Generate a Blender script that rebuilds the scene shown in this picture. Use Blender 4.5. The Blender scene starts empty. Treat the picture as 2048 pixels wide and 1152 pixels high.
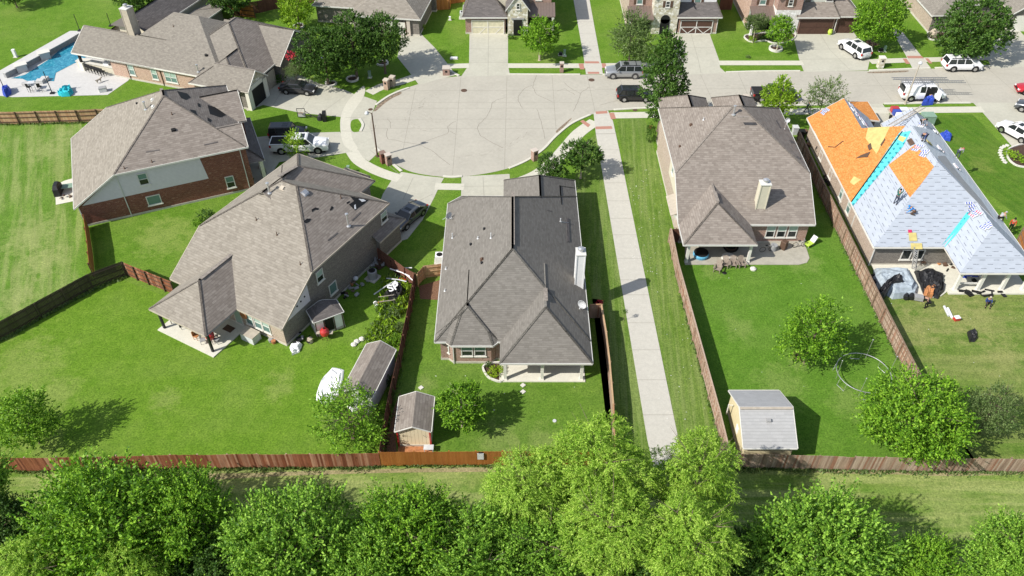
import bpy, bmesh, math, random
from math import sin, cos, tan, radians, degrees, pi, atan2, hypot, floor
from mathutils import Vector, Matrix

S = bpy.context.scene
COL = S.collection
# ---------------------------------------------------------------- camera
CAM_H = 54.0; FPX = 1620.0; PITCH = radians(42.6)
cd = bpy.data.cameras.new("camera"); cam = bpy.data.objects.new("camera", cd); COL.objects.link(cam)
cam.location = (0, 0, CAM_H); cam.rotation_euler = (radians(90) - PITCH, 0, 0)
cd.sensor_width = 36; cd.lens = 36 * FPX / 2048; cd.clip_end = 3000; cd.clip_start = 0.5
S.camera = cam
# ---------------------------------------------------------------- sky, sun, exposure
SUN_EL = radians(42); SHADOW_AZ = radians(62)      # shadows fall towards this bearing (from +Y to +X)
w = bpy.data.worlds.new("World"); S.world = w; w.use_nodes = True
nt = w.node_tree; bg = nt.nodes["Background"]
sky = nt.nodes.new("ShaderNodeTexSky"); sky.sky_type = 'NISHITA'; sky.sun_disc = False
sky.sun_elevation = SUN_EL; sky.sun_rotation = SHADOW_AZ + pi; sky.altitude = 150
hs = nt.nodes.new('ShaderNodeHueSaturation'); hs.inputs['Saturation'].default_value = .72; nt.links.new(sky.outputs[0], hs.inputs['Color']); nt.links.new(hs.outputs[0], bg.inputs[0]); bg.inputs[1].default_value = 0.13
sd = bpy.data.lights.new("sun", 'SUN'); sd.energy = 4.5; sd.angle = radians(0.5); sd.color = (1, .955, .88)
sun = bpy.data.objects.new("sun", sd); COL.objects.link(sun)
LDIR = Vector((sin(SHADOW_AZ) * cos(SUN_EL), cos(SHADOW_AZ) * cos(SUN_EL), -sin(SUN_EL)))
sun.rotation_euler = LDIR.to_track_quat('-Z', 'Y').to_euler()
S.view_settings.view_transform = 'Standard'; S.view_settings.look = 'None'
S.view_settings.exposure = 0.38; S.view_settings.gamma = 1
S.cycles.max_bounces = 6; S.cycles.diffuse_bounces = 3; S.cycles.glossy_bounces = 2
S.cycles.transmission_bounces = 4; S.cycles.transparent_max_bounces = 6
RNG = random.Random(7)
_s, _c = sin(PITCH), cos(PITCH)

def G(u, v, z=0.0):
    """ground-survey point: the point at height z seen at photo position (u, v)"""
    dx = (u - 1024) / FPX; dy = (576 - v) / FPX
    t = (CAM_H - z) / (_s - dy * _c)
    return Vector((dx * t, (_c + dy * _s) * t, z))
def ray(u, v):
    dx = (u - 1024) / FPX; dy = (576 - v) / FPX
    return Vector((0, 0, CAM_H)), Vector((dx, _c + dy * _s, -_s + dy * _c))
def depth(p): return p[1] * _c - (p[2] - CAM_H) * _s

# ---------------------------------------------------------------- bookkeeping
def tag(o, label=None, cat=None, group=None, kind=None):
    if label: o['label'] = label
    if cat: o['category'] = cat
    if group: o['group'] = group
    if kind: o['kind'] = kind
    return o
def thing(name, label, cat, loc=(0, 0, 0), rz=0, group=None):
    o = bpy.data.objects.new(name, None); COL.objects.link(o); o.empty_display_size = .2
    o.location = loc; o.rotation_euler = (0, 0, rz)
    return tag(o, label, cat, group)
def children(o, allobs=None): return [c for c in bpy.data.objects if c.parent == o]
def copy_tree(o, parent=None):
    c = o.copy(); COL.objects.link(c)
    if parent: c.parent = parent
    for ch in list(o.children): copy_tree(ch, c)
    return c
def dup(root, loc, rz=0, label=None, sc=None):
    bpy.context.view_layer.update()
    r = copy_tree(root); r.location = loc; r.rotation_euler = (0, 0, rz)
    if sc: r.scale = sc if hasattr(sc, '__len__') else (sc,) * 3
    if label: r['label'] = label
    return r

class MB:
    def __init__(s): s.v = []; s.f = []; s.m = []; s.uv = []; s.M = Matrix()
    def face(s, pts, m=0, uv=None):
        i = len(s.v); s.v += [tuple(s.M @ Vector(p)) for p in pts]
        s.f.append(tuple(range(i, i + len(pts)))); s.m.append(m); s.uv.append(uv)
    def quad(s, a, b, c, d, m=0, uv=None): s.face([a, b, c, d], m, uv)
    def wallq(s, a, b, z0, z1, m=0):
        L = (Vector(b[:2]) - Vector(a[:2])).length
        s.face([(a[0], a[1], z0), (b[0], b[1], z0), (b[0], b[1], z1), (a[0], a[1], z1)], m, [(0, z0), (L, z0), (L, z1), (0, z1)])
    def mesh(s, vs, fs, m=0):
        i = len(s.v); s.v += [tuple(s.M @ Vector(p)) for p in vs]
        for f in fs: s.f.append(tuple(i + k for k in f)); s.m.append(m); s.uv.append(None)
    def box(s, c, d, rz=0, m=0, R=None):
        R = R or Matrix.Rotation(rz, 3, 'Z'); c = Vector(c); h = [x / 2 for x in d]
        vs = [c + R @ Vector((x * h[0], y * h[1], z * h[2])) for x, y, z in
              [(-1, -1, -1), (1, -1, -1), (1, 1, -1), (-1, 1, -1), (-1, -1, 1), (1, -1, 1), (1, 1, 1), (-1, 1, 1)]]
        s.mesh(vs, [(3, 2, 1, 0), (4, 5, 6, 7), (0, 1, 5, 4), (1, 2, 6, 5), (2, 3, 7, 6), (3, 0, 4, 7)], m)
    def bar(s, a, b, w, h=None, m=0):
        a = Vector(a); b = Vector(b); d = b - a; L = d.length
        if L < 1e-6: return
        q = d.to_track_quat('X', 'Z').to_matrix(); s.box((a + b) / 2, (L, w, h or w), m=m, R=q)
    def tube(s, pts, r, n=8, m=0, cap=True):
        pts = [Vector(p) for p in pts]; r = r if hasattr(r, '__len__') else [r] * len(pts)
        vs = []; fs = []
        for i, p in enumerate(pts):
            d = (pts[min(i + 1, len(pts) - 1)] - pts[max(i - 1, 0)])
            q = d.to_track_quat('Z', 'Y').to_matrix()
            for k in range(n):
                a = 2 * pi * k / n; vs.append(p + q @ Vector((cos(a) * r[i], sin(a) * r[i], 0)))
        for i in range(len(pts) - 1):
            for k in range(n):
                k2 = (k + 1) % n; fs.append((i * n + k, i * n + k2, (i + 1) * n + k2, (i + 1) * n + k))
        if cap: fs.append(tuple(range(n))[::-1]); fs.append(tuple((len(pts) - 1) * n + k for k in range(n)))
        s.mesh(vs, fs, m)
    def lathe(s, prof, n=16, c=(0, 0, 0), m=0):
        vs = []; fs = []; c = Vector(c)
        for r, z in prof:
            for k in range(n): a = 2 * pi * k / n; vs.append(c + Vector((r * cos(a), r * sin(a), z)))
        for i in range(len(prof) - 1):
            for k in range(n):
                k2 = (k + 1) % n; fs.append((i * n + k, i * n + k2, (i + 1) * n + k2, (i + 1) * n + k))
        fs.append(tuple(range(n))[::-1]); fs.append(tuple((len(prof) - 1) * n + k for k in range(n)))
        s.mesh(vs, fs, m)
    def prism(s, poly, z0, z1, m=0):
        n = len(poly); vs = [(p[0], p[1], z0) for p in poly] + [(p[0], p[1], z1) for p in poly]
        s.mesh(vs, [tuple(range(n))[::-1], tuple(range(n, 2 * n))] + [(i, (i + 1) % n, n + (i + 1) % n, n + i) for i in range(n)], m)
    def build(s, name, mats, parent=None, smooth=False, loc=None):
        me = bpy.data.meshes.new(name); me.from_pydata(s.v, [], s.f)
        if not isinstance(mats, (list, tuple)): mats = [mats]
        for m in mats: me.materials.append(m)
        me.polygons.foreach_set('material_index', s.m)
        if any(u is not None for u in s.uv):
            L = me.uv_layers.new(name='UVMap').data; k = 0
            for f, u in zip(s.f, s.uv):
                for j in range(len(f)):
                    if u is not None: L[k].uv = u[j]
                    k += 1
        if smooth: me.polygons.foreach_set('use_smooth', [True] * len(me.polygons))
        me.validate(); me.update()
        o = bpy.data.objects.new(name, me); COL.objects.link(o)
        if parent: o.parent = parent
        if loc: o.location = loc
        return o

# ---------------------------------------------------------------- materials
class N:
    """small node-graph helper"""
    def __init__(s, name):
        s.mat = bpy.data.materials.new(name); s.mat.use_nodes = True; s.nt = s.mat.node_tree
        s.b = s.nt.nodes['Principled BSDF']; s.b.inputs['Roughness'].default_value = .8
        s.b.inputs['Specular IOR Level'].default_value = .25
    def n(s, t, **k):
        x = s.nt.nodes.new(t)
        for a, b in k.items(): setattr(x, a, b)
        return x
    def L(s, a, b): s.nt.links.new(a, b)
    def put(s, sock, v):
        if isinstance(v, bpy.types.NodeSocket): s.L(v, sock)
        elif v is not None:
            if hasattr(v, '__len__') and len(v) == 3 and sock.type == 'RGBA': v = (*v, 1)
            sock.default_value = v
    def math(s, op, a, b=None, c=None):
        x = s.n('ShaderNodeMath', operation=op); s.put(x.inputs[0], a)
        if b is not None: s.put(x.inputs[1], b)
        if c is not None: s.put(x.inputs[2], c)
        return x.outputs[0]
    def pos(s): return s.n('ShaderNodeNewGeometry').outputs['Position']
    def gen(s): return s.n('ShaderNodeTexCoord').outputs['Object']
    def uvc(s): return s.n('ShaderNodeTexCoord').outputs['UV']
    def rnd(s): return s.n('ShaderNodeNewGeometry').outputs['Random Per Island']
    def orand(s): return s.n('ShaderNodeObjectInfo').outputs['Random']
    def map(s, vec, scale=(1, 1, 1), rot=(0, 0, 0), loc=(0, 0, 0)):
        x = s.n('ShaderNodeMapping'); s.L(vec, x.inputs[0]); x.inputs[1].default_value = loc
        x.inputs[2].default_value = rot; x.inputs[3].default_value = scale; return x.outputs[0]
    def noise(s, vec, scale, detail=3, rough=.55, dist=0):
        x = s.n('ShaderNodeTexNoise'); s.L(vec, x.inputs['Vector']); x.inputs['Scale'].default_value = scale
        x.inputs['Detail'].default_value = detail; x.inputs['Roughness'].default_value = rough; x.inputs['Distortion'].default_value = dist
        return x.outputs[0]
    def ramp(s, fac, stops):
        x = s.n('ShaderNodeValToRGB'); s.L(fac, x.inputs[0]); e = x.color_ramp.elements
        while len(e) < len(stops): e.new(.5)
        for i, (p, c) in enumerate(stops):
            e[i].position = p; e[i].color = (*c, 1) if hasattr(c, '__len__') else (c, c, c, 1)
        return x.outputs[0]
    def mix(s, fac, a, b, bt='MIX'):
        x = s.n('ShaderNodeMix', data_type='RGBA', blend_type=bt); s.put(x.inputs[0], fac)
        s.put(x.inputs[6], a); s.put(x.inputs[7], b); return x.outputs[2]
    def base(s, c): s.put(s.b.inputs['Base Color'], c)
    def rough(s, v): s.put(s.b.inputs['Roughness'], v)
    def bump(s, h, st=.3, d=.05):
        x = s.n('ShaderNodeBump'); x.inputs[0].default_value = st; x.inputs[1].default_value = d; s.L(h, x.inputs['Height'])
        s.L(x.outputs[0], s.b.inputs['Normal'])

def plain(name, c, rough=.7, metal=0, var=.12, scale=3, spec=.3, coat=0):
    k = N(name); f = k.noise(k.gen(), scale, 4)
    lo = tuple(max(0, x * (1 - var)) for x in c); hi = tuple(min(1, x * (1 + var)) for x in c)
    k.base(k.ramp(f, [(.3, lo), (.7, hi)])); k.rough(rough); k.b.inputs['Metallic'].default_value = metal
    k.b.inputs['Specular IOR Level'].default_value = spec; k.b.inputs['Coat Weight'].default_value = coat
    return k.mat

def lawn(name, a, b, dry, dryamt=.35, stripe=None, sscale=1.0, samt=.3, seed=0, spots=()):
    """a,b greens; dry colour; stripe = world angle across the mowing direction"""
    k = N(name); p = k.map(k.pos(), loc=(seed * 7.3, seed * 3.1, 0))
    big = k.noise(p, .16, 4, .6); med = k.noise(p, .9, 5, .65, .4); fine = k.noise(p, 7, 5, .7); tiny = k.noise(p, 30, 2, .6)
    col = k.mix(k.ramp(med, [(.32, 0), (.68, 1)]), a, b)
    col = k.mix(k.math('MULTIPLY', k.ramp(big, [(.45, 0), (.75, 1)]), dryamt), col, dry)
    d2 = k.noise(p, 2.2, 5, .75, 1.2)
    col = k.mix(k.math('MULTIPLY', k.ramp(d2, [(.6, 0), (.78, 1)]), dryamt * .8), col, dry)
    if stripe is not None:
        q = k.map(k.pos(), rot=(0, 0, -stripe)); sx = k.map(q, scale=(sscale, .035, 1), loc=(seed, 0, 0)); sn = k.noise(sx, 2.2, 4, .65, .25)
        br_ = k.noise(k.map(q, scale=(.5, .12, 1)), .8, 4, .6)
        f = k.math('MULTIPLY', k.ramp(k.math('MULTIPLY', sn, k.math('ADD', br_, .5)), [(.43, 0), (.60, 1)]), samt)
        col = k.mix(f, col, dry)
        wv = k.n('ShaderNodeTexWave', wave_type='BANDS', bands_direction='X'); k.L(q, wv.inputs['Vector']); wv.inputs['Scale'].default_value = sscale * .45
        wv.inputs['Distortion'].default_value = 3.5; wv.inputs['Detail'].default_value = 2; wv.inputs['Detail Scale'].default_value = .3
        col = k.mix(.2, col, k.ramp(wv.outputs[1], [(.2, .8), (.8, 1.18)]), 'MULTIPLY')
    for (su, sv, sr) in spots:
        c = G(su, sv); vd = k.n('ShaderNodeVectorMath', operation='DISTANCE'); k.L(k.map(k.pos(), scale=(1, .8, 1)), vd.inputs[0]); vd.inputs[1].default_value = (c.x, c.y * .8, 0)
        fall = k.math('SUBTRACT', 1.0, k.math('DIVIDE', vd.outputs[1], sr)); fl = k.ramp(k.math('ADD', fall, k.math('MULTIPLY', k.math('SUBTRACT', med, .5), 2.2)), [(.15, 0), (.75, 1)])
        col = k.mix(k.math('MULTIPLY', fl, .5), col, dry)
    mm = k.noise(p, 3.2, 6, .75, .6); col = k.mix(.8, col, k.ramp(mm, [(.3, (.66, .7, .6)), (.5, (1, 1, 1)), (.7, (1.3, 1.25, 1.2))]), 'MULTIPLY')
    col = k.mix(.85, col, k.ramp(fine, [(.28, (.4, .46, .3)), (.5, (1, 1, 1)), (.75, (1.6, 1.5, 1.35))]), 'MULTIPLY')
    col = k.mix(.6, col, k.ramp(tiny, [(.2, (.45, .5, .4)), (.5, (1, 1, 1)), (.8, (1.5, 1.5, 1.4))]), 'MULTIPLY')
    k.base(col); k.rough(.95); k.b.inputs['Specular IOR Level'].default_value = .1
    k.bump(k.math('ADD', fine, tiny), .5, .06); return k.mat

def concrete(name, c=(.44, .42, .385), stain=.3, sc=.4):
    k = N(name); p = k.pos(); a = k.noise(p, sc, 5, .65, .5); f = k.noise(p, 9, 5, .7); g = k.noise(p, 2.3, 4, .6)
    dark = tuple(x * .72 for x in c)
    col = k.mix(k.math('MULTIPLY', k.ramp(a, [(.42, 0), (.72, 1)]), stain), c, dark)
    col = k.mix(.35, col, k.ramp(g, [(.3, .82), (.7, 1.14)]), 'MULTIPLY')
    col = k.mix(.5, col, k.ramp(f, [(.25, .78), (.75, 1.18)]), 'MULTIPLY')
    k.base(col); k.rough(.88); k.bump(f, .15, .02); return k.mat

def shingle(name, c1, c2, c3, row=.24, w=.45, wear=.25):
    k = N(name); uv = k.uvc()
    br = k.n('ShaderNodeTexBrick', offset=.37, offset_frequency=2); k.L(k.map(uv, loc=(0, 0, 0)), br.inputs['Vector'])
    br.inputs['Color1'].default_value = (0, 0, 0, 1); br.inputs['Color2'].default_value = (1, 1, 1, 1); br.inputs['Mortar'].default_value = (.42, .42, .42, 1)
    br.inputs['Scale'].default_value = 1; br.inputs['Mortar Size'].default_value = .012; br.inputs['Mortar Smooth'].default_value = .3
    br.inputs['Bias'].default_value = 0; br.inputs['Brick Width'].default_value = w; br.inputs['Row Height'].default_value = row
    n1 = k.noise(k.map(uv, scale=(1, 2.6, 1)), 2.1, 5, .75, .3); f = k.math('ADD', k.math('MULTIPLY', br.outputs[0], .3), k.math('MULTIPLY', n1, .72))
    col = k.ramp(f, [(.12, c1), (.5, c2), (.92, c3)])
    # butt line at each course, the shadow under its edge painted in
    v = k.n('ShaderNodeSeparateXYZ'); k.L(uv, v.inputs[0])
    fr = k.math('FRACT', k.math('DIVIDE', v.outputs[1], row)); line = k.math('LESS_THAN', fr, .13)
    col = k.mix(k.math('MULTIPLY', line, .35), col, tuple(x * .45 for x in c1))
    g = k.noise(uv, 22, 3, .7); col = k.mix(.45, col, k.ramp(g, [(.25, .7), (.75, 1.3)]), 'MULTIPLY')
    big = k.noise(uv, .3, 4, .6); col = k.mix(wear, col, k.ramp(big, [(.3, .78), (.7, 1.2)]), 'MULTIPLY')
    k.base(col); k.rough(.95); k.b.inputs['Specular IOR Level'].default_value = .15
    k.bump(k.math('ADD', k.math('MULTIPLY', fr, -1.0), k.math('MULTIPLY', g, .5)), .35, .03); return k.mat

def brick(name, c1, c2, mortar=(.45, .42, .38), bw=.26, rh=.09, odd=None):
    k = N(name); uv = k.uvc(); br = k.n('ShaderNodeTexBrick'); k.L(uv, br.inputs['Vector'])
    br.inputs['Color1'].default_value = (*c1, 1); br.inputs['Color2'].default_value = (*c2, 1); br.inputs['Mortar'].default_value = (*mortar, 1)
    br.inputs['Scale'].default_value = 1; br.inputs['Mortar Size'].default_value = .009; br.inputs['Brick Width'].default_value = bw
    br.inputs['Row Height'].default_value = rh
    n1 = k.noise(k.map(uv, scale=(1, 3.2, 1)), 1.8, 5, .75)
    col = br.outputs[0]
    if odd: col = k.mix(k.ramp(n1, [(.56, 0), (.66, 1)]), col, odd)
    g = k.noise(k.map(uv, scale=(1, 2.2, 1)), 6, 3, .8); col = k.mix(.8, col, k.ramp(g, [(.3, .6), (.7, 1.45)]), 'MULTIPLY')
    k.base(col); k.rough(.9); k.bump(br.outputs[1], .2, .02); return k.mat

def stonework(name, c1, c2, c3):
    k = N(name); uv = k.uvc(); vo = k.n('ShaderNodeTexVoronoi'); k.L(k.map(uv, scale=(2.4, 3.6, 1)), vo.inputs['Vector']); vo.inputs['Scale'].default_value = 1
    sp = k.n('ShaderNodeSeparateColor'); k.L(vo.outputs['Color'], sp.inputs[0])
    col = k.ramp(sp.outputs[0], [(.1, c1), (.5, c2), (.9, c3)])
    e = k.n('ShaderNodeTexVoronoi', feature='DISTANCE_TO_EDGE'); k.L(k.map(uv, scale=(2.4, 3.6, 1)), e.inputs['Vector']); e.inputs['Scale'].default_value = 1
    col = k.mix(k.math('LESS_THAN', e.outputs[0], .05), col, tuple(x * .8 for x in c2))
    k.base(col); k.rough(.9); k.bump(e.outputs[0], .4, .04); return k.mat

def siding(name, c, step=.18):
    k = N(name); sp = k.n('ShaderNodeSeparateXYZ'); k.L(k.pos(), sp.inputs[0])
    fr = k.math('FRACT', k.math('DIVIDE', sp.outputs[2], step)); g = k.noise(k.pos(), 3, 3)
    col = k.mix(k.math('MULTIPLY', k.math('LESS_THAN', fr, .14), .3), c, tuple(x * .6 for x in c))
    col = k.mix(.3, col, k.ramp(g, [(.3, .85), (.7, 1.12)]), 'MULTIPLY'); k.base(col); k.rough(.65); k.bump(fr, .3, .02); return k.mat

def boards(name, cols, streak=.6, rough=.85):
    k = N(name); r = k.rnd(); col = k.ramp(r, [(i / max(1, len(cols) - 1) * .9 + .05, c) for i, c in enumerate(cols)])
    n1 = k.noise(k.map(k.pos(), scale=(9, 9, 1.1)), 1, 4, .7); n2 = k.noise(k.pos(), .35, 3, .6)
    col = k.mix(streak, col, k.ramp(n1, [(.25, .55), (.75, 1.4)]), 'MULTIPLY'); col = k.mix(.5, col, k.ramp(n2, [(.3, .7), (.7, 1.25)]), 'MULTIPLY')
    k.base(col); k.rough(rough); k.b.inputs['Specular IOR Level'].default_value = .15; return k.mat

def leafmat(name, a, b, c, trans=.35):
    k = N(name); r = k.rnd(); p = k.pos(); n1 = k.noise(p, .55, 3, .6)
    col = k.ramp(k.math('ADD', k.math('MULTIPLY', r, .55), k.math('MULTIPLY', n1, .5)), [(.2, a), (.52, b), (.85, c)])
    k.base(col); k.rough(.55); k.b.inputs['Specular IOR Level'].default_value = .25
    t = k.n('ShaderNodeBsdfTranslucent'); k.L(k.mix(1.0, col, (1.25, 1.2, .5), 'MULTIPLY'), t.inputs[0])
    m = k.n('ShaderNodeMixShader'); m.inputs[0].default_value = trans; k.L(k.b.outputs[0], m.inputs[1]); k.L(t.outputs[0], m.inputs[2])
    k.L(m.outputs[0], k.nt.nodes['Material Output'].inputs[0]); return k.mat

def glassy(name, c, rough=.08, spec=.6):
    k = N(name); g = k.noise(k.pos(), .7, 3); k.base(k.mix(.3, c, k.ramp(g, [(.3, .7), (.7, 1.3)]), 'MULTIPLY'))
    k.rough(rough); k.b.inputs['Specular IOR Level'].default_value = spec; return k.mat

M = {}
M['grass'] = lawn('grass', (.088, .185, .016), (.13, .235, .026), (.25, .30, .085), 0.35, spots=[(430, 395, 0.1), (1090, 115, 2.5), (650, 190, 3.5), (620, 165, 2.5), (330, 470, 4), (1940, 118, 2), (1500, 80, 1.5)])
M['grass_field'] = lawn('grass_field', (.092, .19, .022), (.125, .235, .032), (.30, .33, .13), 0.2, radians(21), .42, .5, 1, spots=[(95, 300, 3), (60, 470, 4), (90, 520, 3), (30, 600, 3), (120, 270, 2)])
M['grass_left'] = lawn('grass_left', (.10, .20, .016), (.14, .245, .026), (.23, .28, .08), 0.32, None, 1, .3, 2, spots=[(40, 735, 4.5), (115, 790, 2.5), (90, 895, 2.2), (330, 800, 1.6), (560, 770, 1.8), (20, 900, 2)])
M['grass_mid'] = lawn('grass_mid', (.085, .172, .020), (.125, .22, .030), (.21, .26, .08), 0.35, None, 1, .3, 3, spots=[(1000, 880, 2.2), (1090, 885, 2.2), (850, 770, 1.3)])
M['grass_strip'] = lawn('grass_strip', (.09, .165, .024), (.135, .215, .037), (.23, .28, .10), .2, radians(-4), 1.15, .5, 4)
M['grass_right'] = lawn('grass_right', (.08, .18, .018), (.11, .22, .026), (.19, .26, .07), 0.3, None, 1, .3, 5, spots=[(1605, 520, 2.6), (1560, 770, 3.0), (1425, 545, 1.6), (1600, 725, 1.3), (1700, 800, 2.4), (1480, 660, 2)])
M['grass_roof_yard'] = lawn('grass_roof_yard', (.09, .165, .025), (.125, .205, .033), (.28, .28, .11), .55, radians(90), .5, .35, 6, spots=[(1880, 620, 4.5), (1960, 640, 4), (1820, 660, 3), (2010, 720, 3)])
M['grass_back'] = lawn('grass_back', (.10, .19, .028), (.145, .23, .036), (.29, .33, .12), 0.55, radians(90), .6, .75, 7, spots=[(420, 968, 3.5), (690, 985, 3), (900, 950, 3), (1660, 960, 3), (1900, 1000, 4), (120, 970, 3), (1350, 990, 5)])
M['grass_front'] = lawn('grass_front', (0.059, 0.144, 0.013), (0.090, 0.180, 0.018), (0.190, 0.228, 0.057), .25, radians(25), .6, .15, 8, spots=[(1930, 400, 3), (1960, 330, 2)])
M['dry_grass'] = lawn('dry_grass', (.22, .2, .10), (.35, .3, .17), (.42, .36, .22), .6, None, 1, .3, 9)
M['street'] = concrete('street', (.435, .41, .345), .35, .25)
M['sidewalk'] = concrete('sidewalk', (.55, .53, .44), .2)
M['driveway'] = concrete('driveway', (.47, .455, .375), .4)
M['path'] = concrete('path', (.50, .48, .42), .12, .8)
M['patio'] = concrete('patio', (.62, .60, .51), .12)
M['oldpatio'] = concrete('oldpatio', (.40, .375, .31), .7, .9)
M['pooldeck'] = concrete('pooldeck', (.53, .52, .50), .15)
M['stonecap'] = concrete('stonecap', (.62, .60, .54), .1)
M['kerb'] = concrete('kerb', (.58, .56, .48), .2)
M['paver'] = brick('paver', (.40, .15, .10), (.47, .21, .14), (.4, .2, .15), .2, .1)
M['crack'] = plain('crack', (.235, .215, .18), .95)
M['joint'] = plain('joint', (.30, .28, .235), .95)
M['mulch'] = plain('mulch', (.07, .042, .03), .95, var=.5, scale=14)
M['soil'] = plain('soil', (.18, .10, .06), .95, var=.4, scale=9)
M['sh_brown'] = shingle('sh_brown', (.145, .122, .104), (.235, .203, .175), (.335, .30, .262))
M['sh_tan'] = shingle('sh_tan', (.165, .145, .12), (.255, .23, .192), (.35, .32, .275))
M['sh_grey'] = shingle('sh_grey', (.125, .115, .10), (.178, .165, .146), (.245, .228, .203), .19, .42, .15)
M['sh_h1'] = shingle('sh_h1', (.15, .135, .115), (.225, .205, .175), (.31, .285, .24), .2, .3, .2)
M['sh_dark'] = shingle('sh_dark', (.08, .072, .07), (.13, .118, .112), (.20, .18, .17), .2, .5)
M['sh_light'] = shingle('sh_light', (.33, .33, .33), (.38, .38, .38), (.43, .43, .43), .26, .4, .1)
M['cap'] = plain('cap', (.245, .215, .185), .95, var=.3, scale=5); M['cap_grey'] = plain('cap_grey', (.19, .178, .155), .95, var=.3, scale=5)
M['br_red'] = brick('br_red', (.155, .048, .032), (.235, .085, .055), (.22, .15, .12), odd=(.36, .22, .16))
M['br_grey'] = brick('br_grey', (.13, .115, .10), (.20, .18, .155), (.28, .26, .23), odd=(.27, .245, .21))
M['br_mix'] = brick('br_mix', (.24, .12, .09), (.33, .20, .155), (.5, .44, .38), odd=(.30, .25, .22))
M['br_pink'] = brick('br_pink', (.33, .20, .15), (.45, .29, .21), (.55, .48, .40), odd=(.56, .42, .30))
M['br_tan'] = brick('br_tan', (.30, .235, .185), (.42, .33, .26), (.5, .44, .37), odd=(.36, .26, .20))
M['stone'] = stonework('stone', (.42, .38, .25), (.58, .55, .45), (.75, .73, .66))
M['stone_white'] = stonework('stone_white', (.6, .58, .53), (.72, .70, .66), (.82, .81, .78))
M['siding'] = siding('siding', (.66, .62, .66)); M['siding_cream'] = siding('siding_cream', (.60, .56, .44))
M['siding_white'] = siding('siding_white', (.76, .76, .75)); M['siding_yellow'] = siding('siding_yellow', (.66, .58, .36), .4)
M['siding_sage'] = siding('siding_sage', (.57, .59, .52))
k = N('vsiding'); sp = k.n('ShaderNodeSeparateXYZ'); k.L(k.gen(), sp.inputs[0]); fr = k.math('FRACT', k.math('DIVIDE', sp.outputs[0], .3))
k.base(k.mix(k.math('LESS_THAN', fr, .1), (.78, .68, .47), (.5, .42, .27))); M['vsiding'] = k.mat
M['trim'] = plain('trim', (.68, .66, .60), .5, var=.05); M['trim_white'] = plain('trim_white', (.62, .61, .57), .45, var=.04)
M['trim_tan'] = plain('trim_tan', (.42, .37, .30), .6); M['soffit'] = plain('soffit', (.45, .42, .36), .7)
M['slab'] = plain('slab', (.5, .47, .4), .9)
M['glass'] = glassy('glass', (.13, .22, .20)); M['glass_dark'] = glassy('glass_dark', (.02, .025, .025)); M['glass_blind'] = glassy('glass_blind', (.33, .44, .38), .3)
M['dark'] = plain('dark', (.012, .012, .012), .6); M['black_metal'] = plain('black_metal', (.02, .02, .022), .45)
M['white'] = plain('white', (.8, .8, .8), .6, var=.05); M['grey'] = plain('grey', (.3, .3, .3), .7); M['lightgrey'] = plain('lightgrey', (.55, .56, .57), .6)
M['galv'] = plain('galv', (.62, .62, .62), .35, .7, .1); M['tub_blue'] = plain('tub_blue', (.12, .38, .58), .5); M['tarp_grey'] = plain('tarp_grey', (.33, .38, .42), .5, var=.2); M['steel'] = plain('steel', (.35, .35, .36), .4, .6)
M['brown'] = plain('brown', (.10, .06, .04), .7); M['red'] = plain('red', (.45, .03, .03), .35, spec=.5, coat=.3)
M['blue'] = plain('blue', (.03, .07, .42), .55); M['teal'] = plain('teal', (.02, .42, .5), .6); M['green_box'] = plain('green_box', (.22, .33, .25), .6)
M['lime'] = plain('lime', (.45, .62, .08), .5); M['orange_wood'] = plain('orange_wood', (.45, .2, .08), .7)
M['rust'] = plain('rust', (.38, .16, .07), .9, var=.35)
M['door_brown'] = plain('door_brown', (.085, .045, .032), .6); M['door_cream'] = plain('door_cream', (.60, .56, .40), .6)
M['metal_roof'] = plain('metal_roof', (.22, .17, .145), .4, .3, .06)
M['fence_red'] = boards('fence_red', [(.16, .055, .03), (.25, .09, .045), (.30, .12, .065), (.44, .25, .16), (.22, .08, .04), (.28, .11, .06)], .75)
M['fence_stain'] = boards('fence_stain', [(.27, .10, .022), (.33, .135, .035), (.30, .11, .028)], .35)
M['fence_grey'] = boards('fence_grey', [(.24, .16, .12), (.36, .26, .19), (.46, .36, .28), (.28, .14, .09), (.40, .30, .23)], .65)
M['fence_brown'] = boards('fence_brown', [(.13, .06, .04), (.18, .085, .058), (.16, .075, .05)], .4)
M['fence_dark'] = boards('fence_dark', [(.05, .038, .03), (.075, .058, .045), (.06, .045, .035)], .4)
M['fence_new'] = boards('fence_new', [(.42, .27, .15), (.50, .34, .20), (.38, .22, .12)], .5)
M['fence_orange'] = boards('fence_orange', [(.42, .17, .05), (.5, .22, .075), (.38, .15, .045)], .4)
M['post'] = boards('post', [(.20, .14, .10), (.28, .20, .14)], .5)
M['bark'] = plain('bark', (.16, .12, .09), .95, var=.4, scale=10); M['bark_pale'] = plain('bark_pale', (.45, .38, .30), .9, var=.3, scale=10)
M['leaf_mid'] = leafmat('leaf_mid', (0.028, 0.09, 0.005), (0.135, 0.3, 0.014), (0.33, 0.55, 0.05), 0.24)
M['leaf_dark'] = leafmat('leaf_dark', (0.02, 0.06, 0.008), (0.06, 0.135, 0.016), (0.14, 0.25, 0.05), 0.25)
M['leaf_lime'] = leafmat('leaf_lime', (0.11, 0.22, 0.01), (0.24, 0.41, 0.02), (0.4, 0.56, 0.06), 0.35)
M['leaf_willow'] = leafmat('leaf_willow', (0.07, 0.18, 0.012), (0.27, 0.46, 0.04), (0.54, 0.7, 0.14), 0.28)
M['leaf_olive'] = leafmat('leaf_olive', (0.05, 0.1, 0.02), (0.12, 0.19, 0.05), (0.25, 0.33, 0.13), 0.3)
M['leaf_wood'] = leafmat('leaf_wood', (0.03, 0.1, 0.008), (0.15, 0.31, 0.024), (0.36, 0.58, 0.08), 0.24)
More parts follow.
